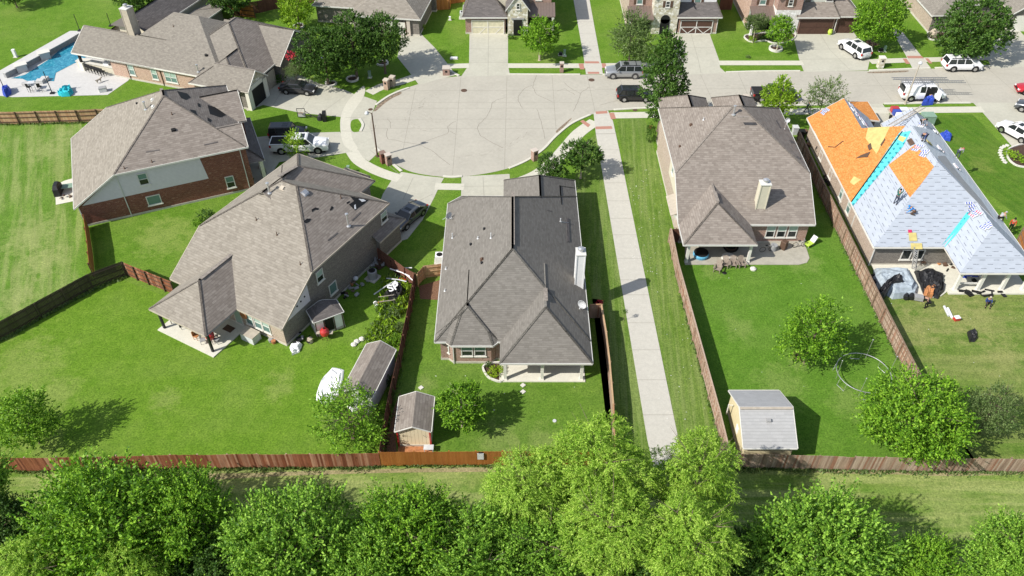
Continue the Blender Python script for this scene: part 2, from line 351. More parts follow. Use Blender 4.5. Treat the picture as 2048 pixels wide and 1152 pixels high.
M['leaf_yellow'] = leafmat('leaf_yellow', (.16, .28, .01), (.3, .45, .02), (.42, .55, .05), .4)
M['petal'] = plain('petal', (.45, .03, .05), .7, var=.4); M['petal_white'] = plain('petal_white', (.7, .7, .66), .7)
M['skin'] = plain('skin', (.42, .24, .16), .6)
# new roof deck, felt and ice shield
k = N('osb'); uv = k.uvc(); vo = k.n('ShaderNodeTexVoronoi'); k.L(k.map(uv, scale=(9, 9, 1)), vo.inputs['Vector']); vo.inputs['Scale'].default_value = 1
sp = k.n('ShaderNodeSeparateColor'); k.L(vo.outputs['Color'], sp.inputs[0])
col = k.ramp(k.math('ADD', k.math('MULTIPLY', sp.outputs[0], .6), k.math('MULTIPLY', k.noise(uv, 1.4, 4, .7), .45)), [(.15, (.44, .155, .035)), (.5, (.54, .215, .055)), (.85, (.62, .295, .10))])
s2 = k.n('ShaderNodeSeparateXYZ'); k.L(uv, s2.inputs[0])
jl = k.math('MAXIMUM', k.math('LESS_THAN', k.math('FRACT', k.math('DIVIDE', s2.outputs[1], 1.22)), .022), k.math('LESS_THAN', k.math('FRACT', k.math('DIVIDE', s2.outputs[0], 2.44)), .012))
k.base(k.mix(k.math('MULTIPLY', jl, .6), col, (.2, .08, .03))); k.rough(.85); M['osb'] = k.mat
def felt(name, c, ink, rowh, colw, fillu, fillv, seam=True):
    k = N(name); uv = k.uvc(); s2 = k.n('ShaderNodeSeparateXYZ'); k.L(uv, s2.inputs[0])
    rv = k.math('DIVIDE', s2.outputs[1], rowh); ri = k.math('FLOOR', rv); fv = k.math('FRACT', rv)
    ru = k.math('ADD', k.math('DIVIDE', s2.outputs[0], colw), k.math('MULTIPLY', ri, .5)); fu = k.math('FRACT', ru)
    blk = k.math('MULTIPLY', k.math('LESS_THAN', fu, fillu), k.math('LESS_THAN', fv, fillv))
    gl = k.noise(k.map(uv, scale=(16, 3, 1)), 1, 2, .6); blk = k.math('MULTIPLY', blk, k.math('GREATER_THAN', gl, .40))
    if seam:
        sm = k.math('LESS_THAN', k.math('FRACT', k.math('DIVIDE', s2.outputs[1], rowh * 3.5)), .035); blk = k.math('MAXIMUM', blk, k.math('MULTIPLY', sm, .55))
    wr = k.noise(k.map(uv, scale=(1, 2.5, 1)), 1.1, 5, .65); cc = k.mix(.5, c, k.ramp(wr, [(.3, .82), (.7, 1.12)]), 'MULTIPLY')
    k.base(k.mix(k.math('MULTIPLY', blk, .8), cc, ink)); k.rough(.6); k.bump(wr, .3, .06); return k.mat
M['felt'] = felt('felt', (.385, .42, .475), (.11, .12, .14), .42, 1.35, .42, .15)
M['felt_bright'] = felt('felt_bright', (.62, .65, .69), (.2, .22, .25), .42, 1.35, .48, .12)  # lighter felt for the dim right slope, brightness put into its colour
M['felt_grey'] = felt('felt_grey', (.42, .45, .52), (.3, .32, .36), .42, 1.35, .2, .1)
M['iceshield'] = felt('iceshield', (.10, .58, .64), (.01, .12, .16), .55, .8, .45, .45, False)
M['plywood'] = plain('plywood', (.50, .42, .16), .8, var=.15, scale=2)
# ================================================================ the ground
def crom(pts, closed=False, n=6):
    out = []; L = len(pts)
    R = range(L if closed else L - 1)
    for i in R:
        p0 = pts[(i - 1) % L] if closed or i > 0 else pts[0]; p1 = pts[i]; p2 = pts[(i + 1) % L]
        p3 = pts[(i + 2) % L] if closed or i + 2 < L else pts[-1]
        for k in range(n):
            t = k / n
            out.append(tuple(.5 * ((2 * p1[j]) + (-p0[j] + p2[j]) * t + (2 * p0[j] - 5 * p1[j] + 4 * p2[j] - p3[j]) * t * t + (-p0[j] + 3 * p1[j] - 3 * p2[j] + p3[j]) * t ** 3) for j in range(2)))
    if not closed: out.append(tuple(pts[-1][:2]))
    return out
def W2(pts): return [tuple(G(u, v)[:2]) for u, v in pts]
def sheet(name, poly, z, mat, kind='structure'):
    bm = bmesh.new(); vs = [bm.verts.new((p[0], p[1], z)) for p in poly]; f = bm.faces.new(vs)
    if f.normal.z < 0: f.normal_flip()
    bmesh.ops.triangulate(bm, faces=bm.faces[:])
    bm.normal_update()
    for f in bm.faces:
        if f.normal.z < 0: f.normal_flip()
    me = bpy.data.meshes.new(name); bm.to_mesh(me); bm.free(); me.materials.append(M[mat])
    o = bpy.data.objects.new(name, me); COL.objects.link(o); return tag(o, kind=kind)
def strip(name, line, width, z, mat, h=None, kind='structure', off=0):
    """ribbon along a world polyline"""
    mb = MB(); L = len(line); P = []
    for i, p in enumerate(line):
        a = Vector(line[max(0, i - 1)][:2]); b = Vector(line[min(L - 1, i + 1)][:2]); d = (b - a).normalized(); n = Vector((-d.y, d.x)); c = Vector(p[:2]) + n * off
        P.append((c + n * width / 2, c - n * width / 2))
    for i in range(L - 1):
        a, b = P[i]; c, d = P[i + 1]
        mb.face([(b.x, b.y, z), (d.x, d.y, z), (c.x, c.y, z), (a.x, a.y, z)])
        if h:
            mb.face([(b.x, b.y, z - h), (d.x, d.y, z - h), (d.x, d.y, z), (b.x, b.y, z)]); mb.face([(c.x, c.y, z - h), (a.x, a.y, z - h), (a.x, a.y, z), (c.x, c.y, z)])
    if h:
        for (a, b) in (P[0], P[-1]): mb.face([(a.x, a.y, z - h), (b.x, b.y, z - h), (b.x, b.y, z), (a.x, a.y, z)])
    o = mb.build(name, M[mat]); return tag(o, kind=kind)
def lines(name, segs, w, z, mat, kind='structure'):
    mb = MB()
    for s in segs:
        P = W2(s)
        for a, b in zip(P, P[1:]):
            a = Vector(a); b = Vector(b); d = (b - a).normalized(); n = Vector((-d.y, d.x)) * w / 2
            mb.face([(*(a - n), z), (*(b - n), z), (*(b + n), z), (*(a + n), z)])
    return tag(mb.build(name, M[mat]), kind=kind)

sheet('ground', [(-400, -60), (400, -60), (400, 700), (-400, 700)], 0, 'grass')
sheet('lawn', W2([(-400, 250), (160, 241), (180, 300), (165, 440), (175, 560), (-200, 745), (-700, 600)]), .004, 'grass_field')
sheet('lawn', W2([(-300, 780), (0, 672), (245, 560), (350, 600), (480, 690), (590, 700), (700, 600), (835, 545), (768, 918), (0, 940), (-500, 935)]), .004, 'grass_left')
sheet('lawn', W2([(836, 548), (1205, 600), (1228, 905), (1080, 928), (768, 926)]), .004, 'grass_mid')
sheet('lawn', W2([(1191, 268), (1290, 850), (1300, 925), (1222, 925), (1180, 560), (1140, 400), (1165, 290)]), .004, 'grass_strip')
sheet('lawn', W2([(1234, 240), (1290, 238), (1310, 300), (1350, 485), (1456, 925), (1366, 925), (1248, 330)]), .004, 'grass_strip')
sheet('lawn', W2([(1368, 520), (1660, 420), (1850, 770), (1960, 935), (1456, 930)]), .004, 'grass_right')
sheet('lawn', W2([(1680, 420), (1760, 560), (2048, 580), (2500, 600), (2500, 960), (1960, 945), (1840, 755)]), .004, 'grass_roof_yard')
sheet('lawn', W2([(1790, 232), (1945, 229), (2060, 345), (2300, 480), (2100, 480), (1900, 330)]), .005, 'grass_front')
sheet('lawn', W2([(-600, 946), (770, 933), (1080, 930), (1456, 924), (2048, 940), (2700, 940), (2700, 1700), (-600, 1700)]), .004, 'grass_back')
sheet('dirt_strip', W2(crom([(300, 950), (500, 946), (760, 938), (1000, 935), (1000, 943), (760, 946), (500, 955), (320, 968)], True)), .009, 'dry_grass')
sheet('dirt_strip', W2(crom([(1630, 940), (1800, 941), (2060, 943), (2060, 948), (1900, 952), (1800, 949), (1650, 946)], True)), .009, 'dry_grass')
# street and turning circle
bulb = crom([(880, 156), (838, 168), (795, 183), (762, 203), (744, 228), (738, 255), (748, 285), (775, 317), (815, 341), (860, 351), (905, 354), (960, 349), (1012, 338), (1052, 322), (1085, 300), (1110, 274), (1142, 248), (1180, 230), (1215, 221)], n=5)
right = [(1300, 216), (1520, 212), (1763, 207.5), (1948, 206), (2150, 205), (2600, 205), (2600, 105), (2200, 122), (2048, 131), (1740, 142), (1600, 142.5), (1440, 145), (1360, 149), (1200, 149.5), (1017, 150), (925, 152)]
sheet('street', W2(bulb + right), .012, 'street')
def sw(pts, w=1.35): return strip('sidewalk', W2(crom(pts, n=5)), w, .02, 'sidewalk')
sw([(893, 132.5), (938, 131.5)]); sw([(1016, 131.5), (1100, 131.5), (1190, 131.5), (1360, 129)]); sw([(1438, 126), (1530, 126), (1606, 126)])
sw([(1740, 123.5), (1800, 121), (1880, 119), (1990, 115)])
sw([(835, 152), (800, 164), (765, 173), (738, 186)], 1.6)
sheet('sidewalk', W2(crom([(728, 172), (712, 185), (694, 205), (682, 232), (681, 262), (688, 290), (706, 303), (715, 296), (704, 275), (701, 240), (706, 225), (728, 192)], True, 4)), .021, 'sidewalk')
sheet('driveway', W2([(728, 193), (754, 202), (745, 225), (739, 255), (748, 285), (760, 302), (738, 323), (700, 300), (684, 262), (685, 232), (704, 203)]), .0185, 'driveway')
sheet('lawn', W2(crom([(704, 241), (718, 239), (724, 250), (721, 262), (706, 264), (701, 253)], True, 4)), .03, 'grass')
sw([(704, 303), (718, 322), (745, 338), (775, 350), (800, 357)], 1.5)
sw([(870, 373), (900, 373.5), (928, 374)], 1.25); sw([(1016, 372), (1060, 356), (1088, 340), (1112, 318), (1135, 292), (1158, 266), (1190, 243)], 1.7)
sw([(1222, 231), (1290, 230), (1420, 227), (1600, 223), (1768, 221), (1966, 219)], 1.5)
# green islands lie between kerb and sidewalk; kerbs
def kerb(pts, n=5): return strip('kerb', W2(crom(pts, n=n)), .32, .10, 'kerb', .1)
kerb([(818, 176), (798, 183), (775, 194), (752, 210)]); kerb([(719, 238), (726, 250), (721, 263)], 3)
kerb([(752, 296), (770, 314), (790, 332), (803, 343)]); kerb([(886, 353), (905, 354.5), (924, 353)])
kerb([(1018, 337), (1052, 322), (1085, 300), (1110, 274), (1142, 248), (1180, 230)])
kerb([(1228, 220), (1290, 216.5), (1400, 214), (1520, 212), (1690, 209)]); kerb([(1768, 208), (1860, 206.5), (1940, 206)])
kerb([(898, 141), (918, 152)], 2); kerb([(1017, 149), (1100, 149.5), (1160, 149.5)]); kerb([(1205, 149.5), (1290, 149.5), (1352, 149)])
kerb([(1452, 145), (1520, 143), (1600, 142.5)]); kerb([(1738, 141.5), (1800, 139), (1860, 136.5)]); kerb([(1870, 136.5), (1930, 134), (1990, 131.5)])
def drive(pts, m='driveway', z=.016): return sheet('driveway', W2(pts), z, m)
drive([(803, 65), (838, 64), (870, 96), (893, 125), (912, 150), (880, 158), (838, 170), (816, 141), (795, 115)])
drive([(939, 68), (1016, 68), (1016, 130), (1020, 151), (922, 153.5), (938, 130)])
drive([(1346, 69), (1419, 67), (1438, 120), (1440, 135), (1452, 146), (1350, 151), (1345, 120)])
drive([(1586, 69), (1640, 65), (1705, 60), (1740, 118), (1735, 141), (1608, 144), (1598, 118)])
drive([(2000, 60), (2036, 58), (2056, 80), (2120, 130), (1985, 138), (1973, 115)])
drive([(480, 205), (495, 222), (526, 210), (604, 226.5), (683, 234), (716, 192), (690, 180), (638, 167), (600, 150), (560, 140), (500, 160)])
drive([(495, 277), (575, 267), (680, 264), (704, 304), (640, 314), (560, 324), (500, 360)])
drive([(803, 344), (783, 361), (766, 388), (758, 408), (795, 484), (815, 478), (845, 440), (868, 396), (880, 370), (888, 356), (850, 352)])
drive([(923, 353), (1019, 348), (1022, 400), (922, 400)])
drive([(1690, 208), (1765, 207.5), (1800, 262), (1735, 262)]); drive([(1946, 205.5), (1966, 226), (2060, 335), (2200, 420), (2300, 400), (2140, 205)])
sheet('parking_pad', W2([(515, 318), (560, 322), (545, 345), (505, 375)]), .019, 'driveway')
# greenway path with brick-paved ramps
pl = [(1147, 0), (1167, 112), (1172, 149)]; pr = [(1206, 149), (1202, 125), (1179, 0)]
sheet('path', W2([(1120, -170)] + pl + pr + [(1144, -170)]), .024, 'path')
sheet('path', W2([(1187, 226), (1216, 221.5), (1226, 243), (1238.5, 300), (1357, 880), (1368, 940), (1308, 940), (1294.5, 880), (1191.7, 268)]), .024, 'path')
for q in ([(1169, 123), (1197, 123), (1199, 127), (1170, 127)], [(1157, 127.5), (1167, 127.5), (1169, 139), (1160, 139)], [(1203, 127), (1211, 127), (1213, 136), (1205, 136)],
          [(1175, 144), (1198, 144), (1199, 148), (1176, 148)], [(1191, 223.5), (1214, 222), (1215, 227), (1192, 228.5)], [(1218, 226), (1228, 226), (1232, 238), (1222, 239)],
          [(1191, 253.5), (1223, 252.5), (1225, 258), (1191, 259)], [(1160, 243), (1166, 240), (1181, 250), (1176, 255)],
          [(1813, 112), (1843, 112), (1848, 117), (1816, 117)], [(1805, 117.5), (1813, 117.5), (1820, 128), (1812, 128)], [(1850, 117), (1856, 117), (1865, 127), (1858, 127)]):
    sheet('brick_paving', W2(q), .03, 'paver')
sheet('path', W2([(1782, 58), (1800, 58), (1862, 137), (1826, 139), (1812, 112)]), .024, 'path')
# joints and cracks
J = []
for v in (205, 238.5, 257, 181, 216.7): J.append([(745 + (v - 160) * -.1, v), (1115, v)] if v > 205 else [(790, v), (1190, v)])
J += [[(831, 176), (806, 300)], [(922, 152), (905, 350)], [(1014, 151), (1009, 338)], [(1104, 150), (1112, 258)], [(1174, 152), (1190, 222)], [(1241, 160), (1246, 180)], [(1401, 149), (1430, 212)], [(1476, 146), (1500, 200)],
      [(1740, 142), (1775, 190), (1786, 205)], [(1860, 137), (1925, 205)], [(1190, 179), (1420, 178), (1770, 171), (2048, 168)], [(1552, 144), (1570, 160)], [(1970, 132), (2048, 200)], [(1926, 150), (1944, 180)]]
lines('street_joint', J, .05, .0165, 'joint')
C = [[(1012, 195), (995, 200), (984, 206), (981, 220), (972, 236), (957, 250), (954, 258), (962, 272), (975, 280), (990, 288), (1006, 296)],
     [(1074, 151), (1068, 165), (1066, 175), (1073, 189), (1090, 197), (1105, 204)], [(1066, 170), (1050, 177), (1037, 192), (1036, 200), (1042, 212), (1045, 217)],
     [(1128, 165), (1142, 177), (1161, 187), (1170, 180), (1178, 174)], [(1161, 187), (1157, 200), (1151, 214), (1146, 223)], [(1074, 218), (1084, 250), (1090, 278)],
     [(775, 257), (773, 270), (776, 278), (806, 284), (838, 289), (850, 283), (895, 267), (897, 262), (896, 253), (905, 245), (912, 243)], [(912, 269), (900, 263)], [(775, 238), (781, 244), (781, 256)],
     [(838, 289), (862, 300), (900, 330)], [(752, 250), (748, 262), (742, 262)], [(1115, 182), (1130, 178), (1150, 190)], [(1200, 210), (1235, 201)]]
C2 = []
for c in C:
    r = []
    for a, b in zip(c, c[1:]):
        for t in range(4):
            r.append((a[0] + (b[0] - a[0]) * t / 4 + RNG.uniform(-.8, .8), a[1] + (b[1] - a[1]) * t / 4 + RNG.uniform(-.5, .5)))
    r.append(c[-1]); C2.append(r)
lines('street_crack', C2, .055, .0175, 'crack')
lines('driveway_joint', [[(977, 69), (976, 152)], [(939, 97), (1016, 97)], [(939, 125), (1016, 125)], [(1382, 69), (1397, 122), (1402, 147)], [(1350, 96), (1428, 95)], [(1640, 68), (1660, 100), (1700, 140)], [(1598, 100), (1725, 96)],
                         [(1600, 119), (1738, 117)], [(640, 168), (600, 224)], [(570, 172), (545, 212)], [(690, 192), (640, 228)], [(966, 354), (968, 392)], [(923, 373), (1019, 372)], [(780, 430), (866, 388)], [(826, 356), (806, 400)],
                         [(690, 235), (734, 236)], [(684, 262), (740, 264)], [(740, 300), (800, 350)]], .045, .0235, 'joint')
lines('path_joint', [[(1294.5 - (880 - v) * .1672, v), (1357 - (880 - v) * .202, v)] for v in (268, 300, 332, 366, 402, 437, 470, 517, 560, 590, 646, 700, 760, 830, 20, 44, 68, 92, 114)] + [[(1191, 268), (1232, 267)]], .045, .03, 'joint')
def manhole(u, v, r=.38):
    mb = MB(); mb.lathe([(r, 0), (r, .025), (r * .85, .03)], 20); o = mb.build('manhole_cover', M['brown'], loc=G(u, v, .012)); return o
for (u, v, L) in ((928, 181, 'brown round manhole cover in the turning circle'), (1183, 160, 'brown manhole cover beside the silver parked car'), (1270, 220, 'manhole cover by the lower kerb near the tall street tree'), (741, 219, 'small manhole cover at the left edge of the turning circle')):
    tag(manhole(u, v, .42 if v < 200 else .3), L, 'manhole cover', 'manhole covers in the street')

M['tyre_mark'] = plain('tyre_mark', (.40, .375, .315), .95, var=.25, scale=2); M['gutter_stain'] = plain('gutter_stain', (.22, .17, .12), .95, var=.5, scale=4)
def arcpx(cu, cv, r0, a0, a1, sq=.42): return [(cu + r0 * cos(radians(a)), cv + r0 * sq * sin(radians(a))) for a in range(a0, a1, 6)]
lines('tyre_mark', [arcpx(880, 235, 62, 100, 260), arcpx(880, 235, 70, 90, 240), arcpx(930, 215, 85, 130, 250), arcpx(930, 215, 92, 120, 240), arcpx(900, 250, 150, 20, 110), arcpx(900, 250, 158, 10, 100), [(1150, 175), (1400, 172), (1800, 166)], [(1150, 190), (1400, 187), (1900, 180)]], .12, .0145, 'tyre_mark')
sheet('gutter_stain', W2(crom([(800, 184), (780, 192), (762, 204), (748, 220), (752, 222), (768, 208), (784, 197), (802, 188)], True, 3)), .0135, 'gutter_stain')
sheet('gutter_stain', W2(crom([(1738, 144), (1780, 142.5), (1815, 141), (1812, 144), (1775, 146), (1740, 146.5)], True, 3)), .0135, 'gutter_stain')
sheet('gutter_stain', W2(crom([(1112, 262), (1135, 242), (1143, 236), (1140, 241), (1118, 264)], True, 3)), .0135, 'gutter_stain')
# ================================================================ houses
class Fr:
    """a house's own ground frame: origin + x axis at angle (degrees)"""
    def __init__(s, o, ang=0):
        s.o = Vector((o[0], o[1])); a = radians(ang); s.ang = a; s.a = Vector((cos(a), sin(a))); s.b = Vector((-sin(a), cos(a)))
    def w(s, x, y, z=0): q = s.o + s.a * x + s.b * y; return Vector((q.x, q.y, z))
    def l(s, p): d = Vector((p[0], p[1])) - s.o; return (d @ s.a, d @ s.b)

def rect(x0, y0, x1, y1): return [(x0, y0), (x1, y0), (x1, y1), (x0, y1)]   # edges: rear(y0), right, front(y1), left
def clip(poly, f):
    out = []
    for i, p in enumerate(poly):
        q = poly[(i + 1) % len(poly)]; a = f(p); b = f(q)
        if a >= -1e-7: out.append(p)
        if (a > 1e-7 and b < -1e-7) or (a < -1e-7 and b > 1e-7):
            t = a / (a - b); out.append((p[0] + (q[0] - p[0]) * t, p[1] + (q[1] - p[1]) * t))
    return out

class House:
    def __init__(s, name, label, frame, roofmats, wallmats, trim='trim', fascia='trim_white', cat='house', floor=True):
        s.fr = frame; s.root = thing(name, label, cat, frame.w(0, 0, 0), frame.ang); s.roof = MB(); s.wall = MB(); s.fas = MB(); s.fnd = MB(); s.capm = MB()
        s.rm = roofmats; s.wm = wallmats; s.k = 0; s.trim = trim; s.fascia = fascia; s.blocks = []
    def block(s, poly, edges, over=.4, rm=0, wm=0, walls=True, z0=0, rmf=None, caps=True, th=.16, wedges=None):
        """convex footprint; edges[i] = (eave height, pitch) or None for a gable end"""
        e = s.k * .012; s.k += 1; n = len(poly); pl = []
        for i in range(n):
            a = Vector(poly[i]); b = Vector(poly[(i + 1) % n]); d = (b - a).normalized(); nn = Vector((-d.y, d.x)); pl.append((a, d, nn, edges[i]))
        def z(i, p): a, d, nn, E = pl[i]; return E[0] - e + E[1] * ((Vector(p) - a) @ nn)
        act = [i for i in range(n) if edges[i]]
        zm = lambda p: min(z(i, p) for i in act)
        s.blocks.append((poly, pl, zm, z)); faces = {}
        for i in act:
            f = list(poly)
            for j in act:
                if j != i: f = clip(f, lambda p: z(j, p) - z(i, p))
                if len(f) < 3: break
            if len(f) < 3: continue
            g = []
            for p in f:
                if not g or hypot(p[0] - g[-1][0], p[1] - g[-1][1]) > 1e-4: g.append(p)
            f = g; a, d, nn, E = pl[i]; sl = math.sqrt(1 + E[1] ** 2)
            uv = [((Vector(p) - a) @ d, ((Vector(p) - a) @ nn) * sl) for p in f]
            mi = rmf.get(i, rm) if rmf else rm
            s.roof.face([(p[0], p[1], z(i, p)) for p in f], mi, uv); s.roof.face([(p[0], p[1], z(i, p) - th) for p in reversed(f)], len(s.rm))
            faces[i] = f
            for q in range(len(f)):
                p1 = f[q]; p2 = f[(q + 1) % len(f)]; onb = None
                for j in range(n):
                    A, D, NN, _ = pl[j]
                    if abs((Vector(p1) - A) @ NN) < 1e-3 and abs((Vector(p2) - A) @ NN) < 1e-3: onb = NN
                if onb is not None:
                    mx = (p1[0] + p2[0]) / 2 - onb.x * .05; my = (p1[1] + p2[1]) / 2 - onb.y * .05
                    if any(all(((Vector((mx, my)) - q_[0]) @ q_[2]) > .03 for q_ in B_[1]) for B_ in s.blocks[:-1]): continue
                if onb is not None and hypot(p1[0] - p2[0], p1[1] - p2[1]) > .02:
                    o = -onb; P1 = Vector((p1[0], p1[1], z(i, p1))); P2 = Vector((p2[0], p2[1], z(i, p2))); O = Vector((o.x, o.y, 0)) * .06; up = Vector((0, 0, .015)); dn = Vector((0, 0, -th - .01))
                    s.fas.mesh([P1 + up, P2 + up, P2 + up + O, P1 + up + O, P1 + dn, P2 + dn, P2 + dn + O, P1 + dn + O], [(0, 1, 2, 3), (7, 6, 5, 4), (3, 2, 6, 7), (0, 3, 7, 4), (1, 5, 6, 2)])
                elif onb is None and caps:
                    P1 = Vector((p1[0], p1[1], z(i, p1))); P2 = Vector((p2[0], p2[1], z(i, p2)))
                    if (P2 - P1).length > .3:
                        # is it a ridge/hip (convex) edge: both planes drop away
                        s.capm.bar(P1 + Vector((0, 0, .008)), P2 + Vector((0, 0, .008)), .2, .022)
        if walls:
            ov = over if hasattr(over, '__len__') else [over] * n; ins = []
            for i in range(n):
                a0, d0, n0, _ = pl[(i - 1) % n]; a1, d1, n1, _ = pl[i]; o0 = ov[(i - 1) % n] + e; o1 = ov[i] + e
                den = n0.x * n1.y - n0.y * n1.x; c0 = a0 @ n0 + o0; c1 = a1 @ n1 + o1
                ins.append(Vector(((c0 * n1.y - c1 * n0.y) / den, (n0.x * c1 - n1.x * c0) / den)))
            for i in range(n):
                if wedges is not None and i not in wedges: continue
                p = ins[i]; q = ins[(i + 1) % n]; L = (q - p).length; ts = {0.0, 1.0}
                for x in act:
                    for y in act:
                        if x < y:
                            f0 = z(x, p) - z(y, p); f1 = z(x, q) - z(y, q)
                            if f0 * f1 < 0: ts.add(f0 / (f0 - f1))
                ts = sorted(ts); top = [(p + (q - p) * t, t) for t in ts]
                pts = [(p.x, p.y, z0), (q.x, q.y, z0)] + [(c.x, c.y, zm(c) - th - .005) for c, t in reversed(top)]
                uv = [(0, z0), (L, z0)] + [(t * L, zm(c) - th) for c, t in reversed(top)]
                wmi = wm[i] if hasattr(wm, '__len__') else wm
                s.wall.face(pts, wmi, uv)
                d = (q - p).normalized(); nn = Vector((d.y, -d.x))
                if z0 == 0: s.fnd.box(((p.x + q.x) / 2 + nn.x * .015, (p.y + q.y) / 2 + nn.y * .015, .12), (L + .06, .05, .24), atan2(d.y, d.x))
            s.ins = ins
            return ins
    def finish(s):
        r = s.root
        s.roof.build('roof', [M[m] for m in s.rm] + [M['soffit']], r); s.fas.build('gutter', M[s.fascia], r)
        if s.wall.f: s.wall.build('wall', [M[m] for m in s.wm], r)
        if s.fnd.f: s.fnd.build('foundation', M['slab'], r)
        if s.capm.f: s.capm.build('ridge_cap', M[getattr(s, 'nocap', 0) or 'cap'], r)
    # --- helpers in local coordinates
    def onroof(s, u, v, which=None):
        """where the line of sight through the photo position meets the roof: (local x, y, z, uphill dir, pitch)"""
        o, d = ray(u, v); best = None
        for bi, (poly, pl, zm, z) in enumerate(s.blocks):
            if which is not None and bi not in which: continue
            for i in range(len(poly)):
                a, dd, nn, E = pl[i]
                if not E: continue
                # local -> world plane
                A = s.fr.w(a.x, a.y, E[0]); NW = s.fr.a * nn.x + s.fr.b * nn.y
                den = d.z - E[1] * (d.x * NW.x + d.y * NW.y)
                if abs(den) < 1e-9: continue
                t = (A.z + E[1] * ((o.x - A.x) * NW.x + (o.y - A.y) * NW.y) - o.z) / den; P = o + d * t; l = s.fr.l(P)
                if abs(zm(l) - P.z) > .05: continue
                ok = all(((Vector(l) - q[0]) @ q[2]) > -.02 for q in pl)
                if ok and (best is None or t < best[0]): best = (t, (l[0], l[1], P.z), nn, E[1], (bi, i))
        return best
    def roofpt(s, u, v, which=None):
        b = s.onroof(u, v, which); return b
    def pipe(s, u, v, h=.5, r=.05, m='lightgrey', which=None):
        b = s.onroof(u, v, which)
        if not b: print('no roof', u, v); return
        mb = MB(); x, y, z = b[1]; mb.lathe([(r * 2.6, -.02), (r * 2.2, .03), (r, .08), (r, h), (r * .6, h)], 8)
        mb.build('vent_pipe', M[m], s.root, loc=(x, y, z))
    def flue(s, u, v, h=1.0, which=None):
        b = s.onroof(u, v, which)
        if not b: print('no roof', u, v); return
        mb = MB(); mb.lathe([(.24, -.05), (.22, .04), (.09, .10), (.08, h), (.08, h + .02), (.16, h + .03), (.16, h + .16), (.03, h + .2)], 12)
        mb.build('flue', M['galv'], s.root, loc=b[1])
    def boxvent(s, u, v, w=.45, m='brown', which=None, hh=.14):
        b = s.onroof(u, v, which)
        if not b: print('no roof', u, v); return
        nn = b[2]; p = b[3]; up = Vector((nn.x, nn.y, p)).normalized(); dz = Vector((-nn.x * p, -nn.y * p, 1)).normalized(); rx = up.cross(dz)
        R = Matrix((rx, up, dz)).transposed(); mb = MB(); mb.box(Vector((0, 0, 0)) + dz * hh / 2, (w, w * .8, hh), R=R); mb.box(dz * .01, (w * 1.35, w * 1.2, .02), R=R)
        mb.build('roof_vent', M[m], s.root, loc=b[1])
    def patch(s, pxs, name, m, lift=.015, th=.012, plane=None, uvo=None):
        """sheet of material lying on one roof plane, outlined where the photo shows it"""
        if plane is None:
            o, d = None, None
            for u, v in pxs:
                bst = s.onroof(u, v)
                if bst: break
            else: print('patch off roof', name, pxs); return
            plane = bst[4]
        poly, pl, zm, z = s.blocks[plane[0]]; i = plane[1]; a, dd, nn, E = pl[i]; p = E[1]
        A = s.fr.w(a.x, a.y, z(i, (a.x, a.y))); NW = s.fr.a * nn.x + s.fr.b * nn.y; P2 = []
        for u, v in pxs:
            o, d = ray(u, v); t = (A.z + p * ((o.x - A.x) * NW.x + (o.y - A.y) * NW.y) - o.z) / (d.z - p * (d.x * NW.x + d.y * NW.y)); P2.append(s.fr.l(o + d * t))
        area = sum(q[0] * r[1] - r[0] * q[1] for q, r in zip(P2, P2[1:] + P2[:1]))
        if area < 0: P2.reverse()
        for j in range(len(poly)):
            if pl[j][3] and j != i: P2 = clip(P2, lambda q: z(j, q) - z(i, q))
            P2 = clip(P2, lambda q: (Vector(q) - pl[j][0]) @ pl[j][2])
            if len(P2) < 3: print('patch clipped away', name); return
        N3 = Vector((-nn.x * p, -nn.y * p, 1)).normalized(); sl = math.sqrt(1 + p * p)
        P = [Vector((q[0], q[1], z(i, q))) + N3 * lift for q in P2]
        mb = MB(); mb.face(P, 0, [((Vector(q) - a) @ dd, ((Vector(q) - a) @ nn) * sl) for q in P2]); n = len(P)
        for k_ in range(n): mb.face([P[k_], P[k_] - N3 * lift, P[(k_ + 1) % n] - N3 * lift, P[(k_ + 1) % n]], 0, [(0, 0)] * 4)
        return mb.build(name, M[m] if isinstance(m, str) else m, s.root)
    def rline(s, pxs, name, m, r=.03, lift=.04, which=None):
        B = [s.onroof(u, v, which) for u, v in pxs]; B = [b for b in B if b]
        if len(B) > 1:
            mb = MB(); mb.tube([Vector(b[1]) + Vector((0, 0, lift)) for b in B], r, 6); return mb.build(name, M[m], s.root)
    def wallpt(s, a, b, u, v):
        """photo position -> (distance along wall a->b, height)"""
        A = s.fr.w(*a); B = s.fr.w(*b); d = (B - A).normalized(); n = Vector((-d.y, d.x, 0)); o, r = ray(u, v); t = ((A - o) @ n) / (r @ n); P = o + r * t
        return (P - A) @ d, P.z
    def window(s, a, b, sx, z0, w, h, pane='glass', frame='trim_white', grid=(1, 2), sill=True, name='window', shutters=None, upper=None, fw=.09, po=0):
        """a,b local wall points (outside is to the right of a->b... i.e. wall seen from outside runs left to right)"""
        A = Vector((*a, 0)); B = Vector((*b, 0)); d = (B - A).normalized(); n = Vector((d.y, -d.x, 0)); c = A + d * sx
        R = Matrix((d, n, Vector((0, 0, 1)))).transposed(); c = c + n * po
        def bx(mb, x, zz, ww, hh, off, dp, m=0): mb.box(Vector((c.x, c.y, 0)) + d * x + n * off + Vector((0, 0, zz)), (ww, dp, hh), m=m, R=R)
        f = MB(); bx(f, -w / 2 + fw / 2, z0 + h / 2, fw, h, .035, .07); bx(f, w / 2 - fw / 2, z0 + h / 2, fw, h, .035, .07); bx(f, 0, z0 + fw / 2, w - 2 * fw, fw, .035, .07); bx(f, 0, z0 + h - fw / 2, w - 2 * fw, fw, .035, .07)
        gx, gz = grid
